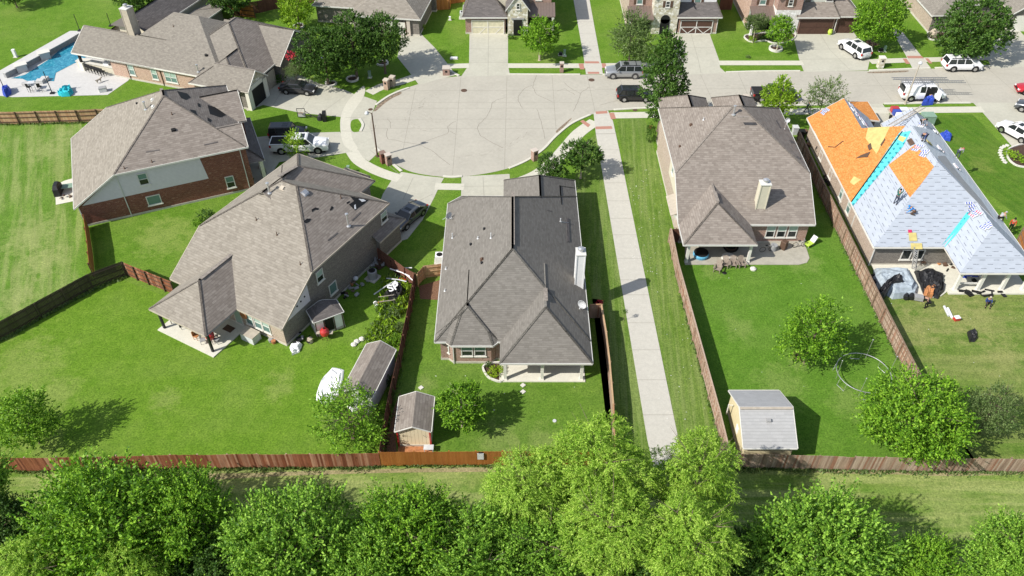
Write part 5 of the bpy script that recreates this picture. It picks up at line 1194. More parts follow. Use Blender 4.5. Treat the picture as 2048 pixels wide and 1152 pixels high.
for i, (u, v, r, l, t) in enumerate(((1505, 78, 10, 'leaf_lime', 'lime green shrub at the left end of the bed'), (1525, 74, 12, 'leaf_dark', 'dark shrub in the middle of the bed behind the stone edging'), (1545, 76, 11, 'leaf_dark', 'dark shrub behind the slim tree'), (1579, 72, 8, 'leaf_lime', 'lime shrub beside the wide brown garage door'))):
    shrub(t, u, v, r, l, .9)
shrub('brown tuft in a small stone ring on the front lawn', 1496, 113, 6, 'leaf_olive', .4); shrub('potted shrub beside the white cross bar garage', 1336, 74, 6, 'leaf_olive', .5)
shrub('dark shrub beside the driveway of the red brick house', 528, 347, 7, 'leaf_dark', 1.2); shrub('potted plant by the hidden house garage', 849, 54, 4, 'leaf_lime', .8)
shrub('dark bush behind the grey sedan next to the poolside house', 560, 158, 12, 'leaf_dark', 1.2); shrub('bushes at the left edge of the second footpath house', 1860, 70, 9, 'leaf_olive', .6)
def scatter(name, label, cat, P, ls, mat, h=.25, seed=1, flat=False):
    g = np.random.default_rng(seed); P = np.array(P, float); n = len(P); a = g.normal(size=(n, 3)); a[:, 2] = 0 if flat else np.abs(a[:, 2]) * 1.4 + .6; a /= np.linalg.norm(a, axis=1)[:, None]
    b = np.cross(a, np.array([0, 0, 1.]) if flat else g.normal(size=(n, 3))); b /= np.maximum(1e-6, np.linalg.norm(b, axis=1))[:, None]; s = ls * g.uniform(.5, 1.4, n)[:, None]; A = a * s * .5; B = b * s * (.3 if flat else .16); z = np.zeros((n, 3)); z[:, 2] = .03 if flat else s[:, 0] * .4; P = P + z
    V = np.stack([P - A, P + B, P + A, P - B], axis=1).reshape(-1, 3); me = bpy.data.meshes.new(name); me.vertices.add(4 * n); me.vertices.foreach_set('co', V.astype(np.float32).ravel())
    me.loops.add(4 * n); me.loops.foreach_set('vertex_index', np.arange(4 * n, dtype=np.int32)); me.polygons.add(n); me.polygons.foreach_set('loop_start', np.arange(0, 4 * n, 4, dtype=np.int32)); me.polygons.foreach_set('loop_total', np.full(n, 4, dtype=np.int32))
    me.materials.append(M[mat]); me.update(calc_edges=True); me.validate(); o = bpy.data.objects.new(name, me); COL.objects.link(o); return tag(o, label, cat, kind='stuff')
def along(px, n, w, seed):
    g = np.random.default_rng(seed); W_ = [G(u, v) for u, v in px]; L = [(b - a).length for a, b in zip(W_, W_[1:])]; out = []
    for a, b, l in zip(W_, W_[1:], L):
        m = int(n * l / sum(L)); tt = g.random(m); off = g.normal(size=m) * w * (.4 + 1.2 * np.abs(np.sin(tt * l * .9)))
        d = (b - a).normalized(); out += [(a.x + (b.x - a.x) * q - d.y * o_, a.y + (b.y - a.y) * q + d.x * o_, 0) for q, o_ in zip(tt, off)]
    return out
Pw = []
g_ = np.random.default_rng(4)
for i in range(130):
    v = g_.uniform(560, 735); u = 812 - (v - 560) * .27 + g_.uniform(-38, 8); c = G(u, v); r = g_.uniform(.2, .6); k_ = int(60 * r / .4); Pw += [(c.x + x * r, c.y + y * r, abs(z_) * .25) for x, y, z_ in g_.normal(size=(k_, 3)) * .6]
scatter('weeds', 'tall mixed weeds beside the dark brown fence', 'weeds', Pw[::2], .42, 'leaf_olive', seed=3); scatter('weeds', 'bright green weeds mixed in beside the dark brown fence', 'weeds', Pw[1::2], .46, 'leaf_lime', seed=8)
Pg = along([(-60, 944), (405, 938), (762, 934)], 4200, .16, 1) + along([(762, 933), (1218, 931)], 900, .10, 2) + along([(1456, 937), (1700, 942), (2070, 945)], 3200, .15, 3) + along([(1340, 490), (1378, 652), (1432, 852), (1452, 930)], 1600, .10, 4) + along([(1594, 295), (1700, 522), (1832, 792), (1900, 940)], 1800, .12, 5) + along([(0, 684), (187, 580), (256, 554)], 1200, .1, 6) + along([(763, 930), (800, 735), (831, 575)], 900, .12, 7) + along([(0, 250), (240, 245)], 900, .1, 8)
scatter('tall_grass', 'long uncut grass along the fence bases', 'grass', Pg, .26, 'leaf_olive', seed=5)
Pl = []
for (u0, v0, u1, v1, m) in ((1245, 330, 1325, 600, 110), (1390, 540, 1640, 800, 12), (870, 750, 1190, 900, 8), (1310, 640, 1410, 860, 22), (1700, 600, 2040, 760, 10)):
    for _ in range(m): c = G(g_.uniform(u0, u1), g_.uniform(v0, v1)); Pl.append((c.x, c.y, .01))
scatter('fallen_petals', 'pale flecks of fallen petals scattered on the lawns', 'petals', Pl, .1, 'petal_white', seed=6, flat=True)
# weeds beside the grey brick house
for i, (u, v, r, l, hh) in enumerate(((812, 575, 12, 'leaf_lime', .9), (800, 600, 14, 'leaf_lime', .8), (785, 625, 16, 'leaf_olive', .8), (770, 650, 18, 'leaf_lime', .7), (800, 655, 13, 'leaf_olive', .9), (790, 680, 15, 'leaf_mid', .9), (770, 690, 10, 'leaf_mid', .7), (778, 760, 13, 'leaf_dark', 1.0), (782, 790, 12, 'leaf_dark', 1.2), (770, 815, 12, 'leaf_mid', 1.2), (762, 850, 12, 'leaf_mid', 1.0))):
    shrub('weedy bush along the dark fence, %s from the air conditioner end' % ['first', 'second', 'third', 'fourth', 'fifth', 'sixth', 'seventh', 'eighth', 'ninth', 'tenth', 'last'][i], u, v, r, l, hh, 'weedy bushes along the dark fence', name='weed_bush')
rp = crown_mesh('flowers', 3, (.35, .35, .4), 40, .25, 5, .12, 'petal')
for (u, v, z, s, L, nm) in ((1199, 606, .8, .8, 'red flowering plant at the fence corner by the greenway', 0), (583, 112, 3.8, 1.5, 'crape myrtle blossoms on the tree beside the grey sedan', 0), (1301, 255, 1.9, .6, 'red blossoms on the bush beside the right house', 0), (1285, 80, 0, 0, '', 0)):
    if s: p = G(u, v, z); o = bpy.data.objects.new('flowering_plant', rp); COL.objects.link(o); o.location = p; o.scale = (s * (1.4 if z > 3 else 1),) * 2 + (s * 1.1,); tag(o, L, 'flowers')
def bed(label, px, mat='mulch', edge='stonecap', closed=True, z=.03, name='flower_bed', smooth=True):
    P = W2(crom(px, True, 4) if smooth else px); t = sheet(name, P, z, mat); t['kind'] = 'structure'
    if edge:
        mb = MB(); Q = P + [P[0]]; L = 0
        for a, b in zip(Q, Q[1:]): mb.bar((*a, .09), (*b, .09), .16, .18)
        o = mb.build('stone_edging', M[edge]); tag(o, label, 'edging')
bed('pale stone edging around the bed beside the covered patio', [(968, 732), (1008, 728), (1006, 762), (985, 760), (972, 750)], edge='stonecap')
bed('white stone edging in front of the brick and white stone house', [(1490, 72), (1500, 84), (1520, 83), (1532, 82), (1545, 87), (1565, 87), (1585, 80), (1588, 68), (1540, 66)], edge='stonecap')
bed('stone edging by the tan brick house upper right', [(1857, 64), (1858, 78), (1870, 81), (1892, 80), (1890, 66)])
bed('curved stone edging at the right edge', [(2018, 298), (2014, 312), (2022, 325), (2040, 334), (2070, 332), (2060, 290)])
def ring(label, u, v, r, mat='stonecap', h=.22):
    mb = MB(); mb.lathe([(r + .13, 0), (r + .13, h), (r - .08, h), (r - .08, .05)], 20); mb.f.pop(); mb.m.pop(); mb.uv.pop(); t = mb.build('stone_ring', M[mat], loc=G(u, v)); tag(t, label, 'tree ring')
    q = MB(); q.lathe([(r - .05, 0), (r - .05, .08)], 20); q.build('mulch', M['mulch'], t)
ring('white stone ring around the slim tree', 1551, 99, .85, h=.35); ring('stone ring under the light green tree behind the poolside house', 598, 53, .75); ring('stone ring under the right of three large trees', 765, 127, .75)
ring('stone ring under the middle of three large trees', 705, 159, .75); ring('stone ring under the left of three large trees', 662, 168, .7); ring('brown mulch ring under the round tree in the right yard', 1598, 712, .45, 'soil', .06)
ring('mulch ring under the broad tree left of the second footpath', 1745, 86, .8, 'soil', .05)
# ================================================================ vehicles
def paint(name, c, metal=.0, rough=.28):
    k = N(name); k.base(c); k.rough(rough); k.b.inputs['Metallic'].default_value = metal; k.b.inputs['Coat Weight'].default_value = .6
    k.b.inputs['Coat Roughness'].default_value = .05; k.b.inputs['Specular IOR Level'].default_value = .5; M[name] = k.mat
paint('p_white', (.80, .80, .80)); paint('p_black', (.012, .012, .014)); paint('p_silver', (.42, .43, .44), .6, .35); paint('p_grey', (.11, .12, .13), .5, .3)
paint('p_navy', (.02, .024, .035), .4); paint('p_red', (.45, .02, .03)); paint('p_dgrey', (.05, .05, .055), .4)
M['tyre'] = plain('tyre', (.015, .015, .015), .8); M['rim'] = plain('rim', (.5, .5, .5), .3, .8); M['lamp_glass'] = glassy('lamp_glass', (.7, .7, .7)); M['tail'] = glassy('tail', (.4, .01, .01)); M['bedliner'] = plain('bedliner', (.02, .02, .02), .9)
CARS = dict(  # L, half width, body profile [(x, z top)], belt z, cabin (xw0, xw1, xr1, xr0), roof z, wheel r, axles
    sedan=(4.9, .92, [(-2.45, .62), (-2.38, .92), (-1.75, 1.02), (1.0, 1.0), (1.7, .93), (2.3, .78), (2.45, .55)], .98, (1.15, .35, -1.05, -1.85), 1.44, .34, (1.45, -1.42)),
    suv=(5.15, 1.0, [(-2.57, .7), (-2.52, 1.15), (-1.6, 1.2), (.95, 1.2), (1.6, 1.14), (2.4, 1.02), (2.57, .6)], 1.18, (1.2, .55, -2.2, -2.48), 1.86, .40, (1.55, -1.45)),
    csuv=(4.75, .95, [(-2.37, .7), (-2.3, 1.05), (-1.6, 1.12), (.95, 1.08), (1.6, 1.02), (2.25, .88), (2.37, .55)], 1.08, (1.15, .4, -1.75, -2.25), 1.68, .37, (1.42, -1.4)),
    truck=(6.9, 1.02, [(-3.45, .8), (-3.42, 1.28), (-1.2, 1.28), (1.5, 1.3), (2.2, 1.3), (3.2, 1.18), (3.45, .7)], 1.28, (1.75, 1.05, -.75, -1.05), 2.0, .42, (2.25, -2.1)),
    pickup=(5.95, 1.0, [(-2.97, .7), (-2.95, 1.22), (-1.2, 1.22), (1.2, 1.22), (1.9, 1.2), (2.8, 1.08), (2.97, .65)], 1.2, (1.5, .85, -.75, -1.05), 1.9, .42, (1.95, -1.8)),
    jeep=(4.6, .93, [(-2.25, .75), (-2.2, 1.15), (-1.5, 1.17), (.7, 1.17), (1.3, 1.13), (2.1, 1.08), (2.25, .6)], 1.15, (.85, .55, -2.0, -2.12), 1.82, .42, (1.4, -1.35)),
    van=(5.7, 1.0, [(-2.85, .7), (-2.82, 1.25), (-1.6, 1.28), (1.5, 1.25), (2.1, 1.15), (2.7, .98), (2.85, .6)], 1.26, (2.0, 1.25, -2.7, -2.8), 2.1, .38, (1.85, -1.65)))
def car(kind, label, col, loc, head, rails=False, two=None, glassm='glass_dark', group=None, liner=True, rack=False, name=None):
    Lg, hw, prof, belt, cab, rz, wr, ax = CARS[kind]
    t = thing(name or {'pickup': 'pickup_truck', 'truck': 'pickup_truck', 'van': 'cargo_van', 'sedan': 'parked_car'}.get(kind, 'parked_suv'), label, {'pickup': 'pickup', 'truck': 'pickup', 'van': 'van', 'sedan': 'car'}.get(kind, 'suv'), loc, head, group)
    st = []; n = 22
    def top(x):
        for a, b in zip(prof, prof[1:]):
            if a[0] <= x <= b[0]: return a[1] + (b[1] - a[1]) * (x - a[0]) / (b[0] - a[0])
        return prof[-1][1]
    xs = sorted(set([prof[0][0] + Lg * i / n for i in range(n + 1)] + [p[0] for p in prof]))
    vs = []; fs = []; K = 11
    for x in xs:
        e = 1 - (abs(x) / (Lg / 2)) ** 6 * .13; w = hw * e; zt = top(x); zb = .28 + .12 * (abs(x) / (Lg / 2)) ** 8
        ring = [(-w * .9, zb), (-w * .98, zb + .12), (-w, zt * .62), (-w * .97, zt - .14), (-w * .88, zt - .02), (0, zt + .035), (w * .88, zt - .02), (w * .97, zt - .14), (w, zt * .62), (w * .98, zb + .12), (w * .9, zb)]
        vs += [(x, y, z) for y, z in ring]
    for i in range(len(xs) - 1):
        for k in range(K):
            k2 = (k + 1) % K; fs.append((i * K + k, i * K + k2, (i + 1) * K + k2, (i + 1) * K + k)[::-1])
    fs.append(tuple(range(K))); fs.append(tuple((len(xs) - 1) * K + k for k in range(K))[::-1])
    mb = MB(); mb.mesh(vs, fs)
    b = mb.build('body', M[col], t, smooth=False)
    m_ = b.modifiers.new('bev', 'BEVEL'); m_.width = .03; m_.segments = 2; m_.limit_method = 'ANGLE'; m_.angle_limit = radians(40)
    for p in b.data.polygons: p.use_smooth = True
    # wheel arches + lower cladding
    mb = MB()
    for x in ax:
        for s in (-1, 1): mb.lathe([(wr + .1, -.012), (wr + .1, .012)], 18)
    q = MB()
    for x in ax:
        for s in (-1, 1): q.tube([(x, s * (hw - .25), wr + .03), (x, s * (hw + .012), wr + .03)], wr + .09, 20)
    q.box((0, 0, .27), (Lg - .7, hw * 1.86, .16)); q.build('wheel_arch', M['dark'] if not two else M[two], t)
    x0, x1, x2, x3 = cab; wt = hw * .76; wb = hw * .93; zb = belt - .02; zt = rz - .05
    V8 = [(x0, -wb, zb), (x0, wb, zb), (x3, wb, zb), (x3, -wb, zb), (x1, -wt, zt), (x1, wt, zt), (x2, wt, zt), (x2, -wt, zt)]
    mb = MB(); mb.mesh(V8, [(0, 1, 5, 4), (1, 2, 6, 5), (2, 3, 7, 6), (3, 0, 4, 7), (4, 5, 6, 7)]); mb.build('window_glass', M[glassm], t)
    mb = MB(); r0 = [(x1 + .06, wt + .02, zt - .02), (x2 - .05, wt + .02, zt - .02)]; zz = rz
    mb.mesh([(x1 + .08, -wt - .03, zt - .03), (x1 + .08, wt + .03, zt - .03), (x2 - .08, wt + .03, zt - .03), (x2 - .08, -wt - .03, zt - .03), (x1 - .08, -wt + .1, zz), (x1 - .08, wt - .1, zz), (x2 + .08, wt - .1, zz), (x2 + .08, -wt + .1, zz)],
            [(3, 2, 1, 0), (0, 1, 5, 4), (1, 2, 6, 5), (2, 3, 7, 6), (3, 0, 4, 7), (4, 5, 6, 7)])
    for s in (-1, 1):
        mb.bar((x0, s * wb, zb), (x1, s * wt, zt), .07, .09); mb.bar((x3, s * wb, zb), (x2, s * wt, zt), .12 if kind not in ('pickup', 'truck') else .1, .1)
        cols = [.0] if kind != 'sedan' else [-.15]
        if kind in ('suv', 'csuv', 'jeep'): cols = [-.15, -1.25]
        for cx in cols: mb.bar((cx, s * (wb + .005), zb), (cx - .03, s * (wt + .01), zt), .09, .04)
        if kind == 'van':
            for xa, xb in ((-2.72, -.75), (.35, .5)): mb.mesh([(xa, s * (wb + .02), zb), (xb, s * (wb + .02), zb), (xb, s * (wt + .03), zt), (xa, s * (wt + .03), zt)], [(0, 1, 2, 3)])
    mb.build('roof', M[col], t)
    if kind != 'van':
        mb = MB(); mb.box(((x1 + x2) / 2 + (x1 - x2) * .22, 0, rz + .005), ((x1 - x2) * .26, wt * 1.1, .02)); mb.build('sunroof', M['glass_dark'], t)
    wm = MB(); wm.tube([(0, -.12, 0), (0, .12, 0)], wr, 20); rm = MB(); rm.tube([(0, -.125, 0), (0, .125, 0)], wr * .62, 14); rh = MB(); rh.tube([(0, -.13, 0), (0, .13, 0)], wr * .16, 8)
    w0 = r0_ = None
    for x in ax:
        for s in (-1, 1):
            if w0 is None: wo = wm.build('wheel', M['tyre'], t); ro = rm.build('rim', M['rim'], wo); w0 = wo; wo.location = (x, s * (hw - .11), wr)
            else: wo = copy_tree(w0, t); wo.location = (x, s * (hw - .11), wr)
    f = Lg / 2
    for s in (-1, 1):
        q = MB(); q.box((f - .13, s * hw * .7, top(f - .25) - .16), (.22, .34, .16)); q.build('headlight', M['lamp_glass'], t)
        q = MB(); q.box((-f + .1, s * hw * .84, top(-f + .2) - (.2 if kind != 'sedan' else .14)), (.2, .2, .3 if kind != 'sedan' else .14)); q.build('taillight', M['tail'], t)
        q = MB(); q.box((x0 - .35, s * (hw + .1), belt + .06), (.14, .2, .15)); q.build('wing_mirror', M[col], t)
    q = MB(); q.box((f - .02, 0, .58), (.06, hw * .95, .22)); q.build('grille', M['dark'], t); q = MB(); q.box((f - .04, 0, .38), (.14, hw * 1.8, .12)); q.build('bumper', M['p_silver'] if kind in ('pickup', 'van', 'truck') else M[col], t)
    q = MB(); q.box((-f - .005, 0, .75), (.03, .5, .14)); q.build('licence_plate', M['lightgrey'], t)
    if rails:
        for s in (-1, 1): q = MB(); q.bar((x1 - .1, s * wt * .93, rz + .06), (x2 + .15, s * wt * .93, rz + .06), .05, .06); q.build('roof_rail', M['dark' if rails is True else rails], t)
        for xx in (x1 - .7, x2 + .7): q = MB(); q.bar((xx, -wt * .93, rz + .08), (xx, wt * .93, rz + .08), .05, .03); q.build('crossbar', M['dark' if rails is True else rails], t)
    if kind in ('pickup', 'truck'):
        xm = (-Lg / 2 + .1 + x3 - .1) / 2; ln = (x3 - .1) - (-Lg / 2 + .1)
        q = MB(); q.box((xm, 0, belt + .055), (ln, hw * 1.64, .05)); q.build('bed_cavity', M['bedliner'], t); q = MB()
        for s in (-1, 1): q.box((xm, s * hw * .89, belt + .06), (ln + .1, .11, .12))
        q.box((-Lg / 2 + .06, 0, belt + .02), (.1, hw * 1.8, .18)); q.build('bed_rail', M[col], t)
    return t
def P2(u0, v0, u1, v1):
    a = G(u0, v0); b = G(u1, v1); return ((a.x + b.x) / 2, (a.y + b.y) / 2, .03), atan2(b.y - a.y, b.x - a.x)
def carpx(kind, label, col, u, v, head, **k): p = G(u, v); return car(kind, label, col, (p.x, p.y, .03), radians(head), **k)
carpx('suv', 'silver suv with dark lower trim parked at the upper kerb', 'p_silver', 1247, 152, 180, two='p_dgrey', rails=True)
carpx('csuv', 'black suv parked at the lower kerb beside the tall dark tree', 'p_black', 1268, 198, 0)
carpx('pickup', 'black pickup half hidden by the lime green street tree', 'p_black', 1546, 198, 0)
carpx('suv', 'large white suv parked at the upper kerb on the right', 'p_white', 1920, 138, 0, rails=True)
carpx('suv', 'white suv with black roof glass standing on the wide driveway', 'p_white', 1706, 106, 112)
carpx('sedan', 'dark grey sedan parked outside the poolside house', 'p_dgrey', 598, 184, -8)
carpx('truck', 'white pickup on the driveway beside the black jeep', 'p_white', 602, 300, 2)
carpx('jeep', 'black jeep parked in the shade behind the white pickup', 'p_black', 578, 275, 3)
carpx('sedan', 'dark blue grey sedan parked beside the grey brick house', 'p_grey', 818, 440, 238)
carpx('csuv', 'white crossover on the driveway at the right edge', 'p_white', 2030, 272, 118)
carpx('csuv', 'grey car parked at the right edge above the white crossover', 'p_grey', 2068, 226, 140)
carpx('sedan', 'red car at the right edge of the street', 'p_red', 2068, 186, 170)
van = carpx('van', 'white work van with ladders on its roof and its side door open', 'p_white', 1840, 196, 0)
def ladder(name, label, a, b, w=.5, m='steel', rung=.3, n=None):
    a = Vector(a); b = Vector(b); t = thing(name, label, 'ladder', a); d = (b - a); L = d.length; d.normalize(); s = d.cross(Vector((0, 0, 1)))
    if s.length < .2: s = Vector((1, 0, 0))
    s.normalize()
    for k in (-1, 1): q = MB(); q.bar(s * k * w / 2, s * k * w / 2 + (b - a), .07, .09); q.build('side_rail', M[m], t)
    k = int(L / rung)
    for i in range(1, k): q = MB(); c = d * rung * i; q.bar(c - s * w / 2, c + s * w / 2, .05, .05); q.build('rung', M[m], t)
    return t
vb = G(1840, 196); ladder('ladder', 'long aluminium ladder lying on the van roof rack, street side', (vb.x - 4.2, vb.y + .75, 2.42), (vb.x + 3.1, vb.y + .75, 2.42)); ladder('ladder', 'aluminium extension ladder lying on the van roof rack, kerb side', (vb.x - 3.3, vb.y - .1, 2.42), (vb.x + 5.0, vb.y - .1, 2.42))
q = MB()
for x in (-2.3, -.4, 1.3): q.bar((x, -.9, 2.33), (x, .95, 2.33), .06); q.bar((x, -.85, 2.0), (x, -.85, 2.33), .05); q.bar((x, .85, 2.0), (x, .85, 2.33), .05)
q.build('roof_rack', M['steel'], van)
q = MB(); q.box((.55, -1.02, 1.2), (1.15, .03, 1.5)); q.build('side_door_opening', M['dark'], van)
q = MB(); q.box((1.55, -1.35, 1.15), (.06, .8, 1.3), rz=.35); q.build('open_door', M['p_white'], van)
q = MB(); q.box((-2.87, .0, 1.5), (.03, 1.5, .55)); q.build('rear_window', M['glass_dark'], van)
def lettering(txt, size, ext, parent, loc, rot, m):
    fc = bpy.data.curves.new('lettering', 'FONT'); fc.body = txt; fc.size = size; fc.extrude = ext; fc.offset = size * .02; fc.align_x = 'CENTER'; fc.align_y = 'CENTER'
    fo = bpy.data.objects.new('tmp', fc); COL.objects.link(fo); bpy.context.view_layer.update()
    me = bpy.data.meshes.new_from_object(fo.evaluated_get(bpy.context.evaluated_depsgraph_get())); bpy.data.objects.remove(fo)
    me.materials.clear(); me.materials.append(M[m]); o = bpy.data.objects.new('lettering', me); COL.objects.link(o); o.parent = parent; o.location = loc; o.rotation_euler = rot; return o
def cloth(name, label, cat, px=None, pts=None, z=.25, amp=.15, m='blue', n=14, seed=1, rim=0.0, parent=None, sheetz=None):
    """crumpled sheet: outline polygon, height noise"""
    g = random.Random(seed); P = pts or [tuple(G(u, v, z)[:2]) for u, v in px]; cx = sum(p[0] for p in P) / len(P); cy = sum(p[1] for p in P) / len(P)
    from mathutils import noise as nz
    rings = 10; Q = []; 
    for i, p in enumerate(P):
        q = P[(i + 1) % len(P)]
        for k in range(3): Q.append((p[0] + (q[0] - p[0]) * k / 3 + g.uniform(-.06, .06), p[1] + (q[1] - p[1]) * k / 3 + g.uniform(-.06, .06)))
    vs = []; fs = []; m_ = len(Q)
    for r in range(rings + 1):
        f = 1 - r / rings
        for x, y in Q:
            X = cx + (x - cx) * f; Y = cy + (y - cy) * f; h = nz.noise(Vector((X * 2.6 + seed, Y * 2.6, seed))) + .7 * nz.noise(Vector((X * 6 + seed, Y * 6, 3)))
            hh = (sheetz(X, Y) if sheetz else 0) + .03 + (z if f < .97 else rim) * (.6 if f > .75 else 1) + (amp * h if f < .99 else 0); vs.append((X - cx, Y - cy, max(.02, hh)))
    for r in range(rings):
        for k in range(m_): k2 = (k + 1) % m_; fs.append((r * m_ + k, r * m_ + k2, (r + 1) * m_ + k2, (r + 1) * m_ + k))
    mb = MB(); mb.mesh(vs, fs); o = mb.build(name, M[m], parent, loc=(cx, cy, 0)); return tag(o, label, cat) if label else o
mb = MB(); 
o = cloth('tarp', 'crumpled blue and white tarp hanging out of the open van door', 'tarp', pts=[(vb.x - .6, vb.y - 2.0), (vb.x + .9, vb.y - 1.9), (vb.x + 1.2, vb.y - 1.05), (vb.x - .1, vb.y - 1.02)], z=.9, amp=.5, m='blue', seed=4)
# ================================================================ street furniture
def lamp(u, v, h, label, lean=(0, 0), m='brown', arm=(-.5, .1)):
    p = G(u, v); t = thing('street_lamp', label, 'street lamp', p); mb = MB(); mb.tube([(0, 0, 0), (0, 0, .8), (0, 0, h)], [.13, .1, .07], 10); mb.build('pole', M[m], t)
    mb = MB(); mb.lathe([(.2, 0), (.2, .12), (.14, .16)], 12); mb.build('base', M[m], t)
    mb = MB(); mb.tube([(0, 0, h - .1), (arm[0] * .6, arm[1] * .6, h + .15), (arm[0], arm[1], h + .1)], .035, 6); mb.build('arm', M[m], t)
    mb = MB(); mb.lathe([(.06, .28), (.16, .2), (.26, .02), (.2, -.12), (.05, -.16)], 14, (arm[0], arm[1], h)); mb.build('lantern', M['lightgrey'], t); return t
lamp(755, 313, 5.9, 'brown street lamp at the left edge of the turning circle', arm=(-.55, -.1)); lamp(1810, 208, 5.7, 'tan street lamp standing in front of the white van', m='trim_tan', arm=(.1, .1))
def mailbox(u, v, label, m='br_mix', h=1.35, w=.62, n=1, group='brick mailbox pillars along the kerb', rz=0):
    t = thing('mailbox_pillar', label, 'mailbox', G(u, v), radians(rz), None); mb = MB()
    for a, b in (((-w / 2, -w / 2), (w / 2, -w / 2)), ((w / 2, -w / 2), (w / 2, w / 2)), ((w / 2, w / 2), (-w / 2, w / 2)), ((-w / 2, w / 2), (-w / 2, -w / 2))): mb.wallq(a, b, 0, h)
    mb.face([(-w / 2, -w / 2, h), (w / 2, -w / 2, h), (w / 2, w / 2, h), (-w / 2, w / 2, h)], 0, [(0, 0), (w, 0), (w, w), (0, w)]); mb.build('pillar', M[m], t)
    mb = MB(); mb.box((0, 0, h + .05), (w + .1, w + .1, .1)); mb.build('cap', M[m if m != 'br_red' else 'br_red'], t)
    mb = MB(); mb.box((0, w / 2 + .01, h - .35), (.3, .06, .3)); mb.box((0, -w / 2 - .01, h - .35), (.28, .04, .28)); mb.build('mailbox_door', M['dark'], t); return t
mailbox(767, 325, 'red brick mailbox pillar beside the brown street lamp', 'br_red', rz=30); mailbox(778, 329, 'brown brick mailbox pillar right of the red one', 'br_mix', rz=30)
mailbox(774, 178, 'pink stone mailbox pillar shaded by the large trees', 'br_pink', rz=-20); mailbox(786, 172, 'tan mailbox pillar next to the pink stone one', 'br_tan', rz=-20)
mailbox(893, 148, 'brown brick mailbox block at the foot of the curved driveway', 'br_mix', h=.95, w=.95); mailbox(1123, 144, 'dark mailbox pillar on the strip by the cream house', 'br_mix', w=.5)
mailbox(1069, 320, 'brown brick mailbox pillar at the lower right of the turning circle', 'br_mix', rz=30); mailbox(1759, 135, 'leaning stone mailbox pillar near the second footpath', 'stone', w=.75, h=1.5)
mailbox(1488, 213, 'tan pillar top showing behind the right house roof', 'br_tan', h=1.5, w=.6)
def ubox(u, v, label, m='green_box', d=(.35, .3, .8), rz=0, name='utility_box'):
    t = thing(name, label, 'utility box', G(u, v), radians(rz)); mb = MB(); mb.box((0, 0, d[2] / 2), d); mb.build('housing', M[m], t); mb = MB(); mb.box((0, 0, d[2] + .02), (d[0] + .05, d[1] + .05, .05)); mb.build('lid', M[m], t)
    mb = MB(); mb.box((0, 0, .03), (d[0] + .25, d[1] + .25, .06)); mb.build('pad', M['slab'], t); return t
ubox(698, 346, 'pale green utility pedestal on the lawn beside the sidewalk', 'green_box', (.28, .28, .95)); ubox(706, 348, 'dark bin like cover beside the pale green pedestal', 'dark', (.4, .4, .4))
ubox(740, 155, 'green utility pedestal in the shade of the three trees', 'green_box', (.35, .35, .9)); ubox(647, 25 + 15, 'pale utility post near the hidden house', 'lightgrey', (.2, .2, .7)) if False else None
ubox(1129, 112, 'green utility pedestal shaded by the cream house tree', 'green_box', (.3, .3, .9)); ubox(1121, 110, 'dark low cover beside the shaded pedestal', 'dark', (.45, .4, .35))
ubox(1768, 103, 'light green tilted pedestal by the broad tree', 'green_box', (.3, .3, .8)); ubox(1761, 102, 'dark green low box beside the tilted pedestal', 'dark', (.5, .4, .35))
ubox(1851, 248, 'large pale green transformer cabinet on the front lawn', 'green_box', (1.5, 1.2, 1.35), name='transformer_box'); ubox(648 + 0, 118, 'white meter cover on the lawn near the curved driveway', 'white', (.9, .5, .12)); ubox(1900 - 992, 117, 'white flat cover near the cream house driveway', 'white', (.9, .45, .12))
ubox(900, 40, 'small white pedestal on the lawn left of the cream house', 'white', (.25, .25, .5)); ubox(32, 114, 'white pool pump post beside the pool wall', 'white', (.35, .35, 1.1))
def acunit(u, v, label, m='lightgrey', s=.85, rz=0, round_=False, h=.95):
    t = thing('air_conditioner', label, 'air conditioner', G(u, v), radians(rz)); mb = MB()
    if round_: mb.lathe([(s / 2, .08), (s / 2, h), (s / 2 - .08, h + .05)], 18)
    else: mb.box((0, 0, h / 2 + .06), (s, s, h))
    mb.build('casing', M[m], t); mb = MB(); mb.lathe([(s * .36, h + .062), (s * .36, h + .085)], 18); mb.lathe([(s * .1, h + .09), (s * .1, h + .12)], 10); mb.build('fan_grille', M['dark'], t)
    mb = MB(); mb.box((0, 0, .04), (s + .3, s + .3, .08)); mb.build('pad', M['slab'], t); return t
acunit(746, 556, 'round blue grey air conditioner on a pad beside the grey brick house', 'grey', .95, -30, True); acunit(880, 524, 'white topped air conditioner beside the middle house wall', 'white', .85)
acunit(926, 36, 'air conditioner with white top left of the cream house', 'lightgrey', .9)
# basketball hoop lying on the lawn
p = G(650, 240); t = thing('basketball_hoop', 'basketball hoop and pole lying tipped over on the lawn', 'basketball hoop', p)
mb = MB(); a = G(606, 236) - p; b = G(646, 240) - p
mb.tube([a + Vector((0, 0, .5)), b + Vector((0, 0, .35))], .06, 6); mb.tube([a + Vector((.3, .2, .9)), (a + b) / 2 + Vector((0, 0, .5))], .04, 5); mb.build('pole', M['dark'], t)
mb = MB(); c = a + Vector((-.1, 0, 0))
for z in (.15, .72, 1.35): mb.box((c.x, c.y, z), (1.0, .05, .06))
for x in (-.5, .5): mb.box((c.x + x, c.y, .75), (.06, .05, 1.25))
mb.build('backboard', M['dark'], t); mb = MB(); mb.box((c.x, c.y, .44), (.9, .02, .5)); mb.build('board_panel', M['lightgrey'], t); mb = MB(); mb.tube([(c.x + .25 * cos(i * .52), c.y - .3 + .25 * sin(i * .52), .85) for i in range(13)], .02, 5); mb.build('rim', M['rust'], t)
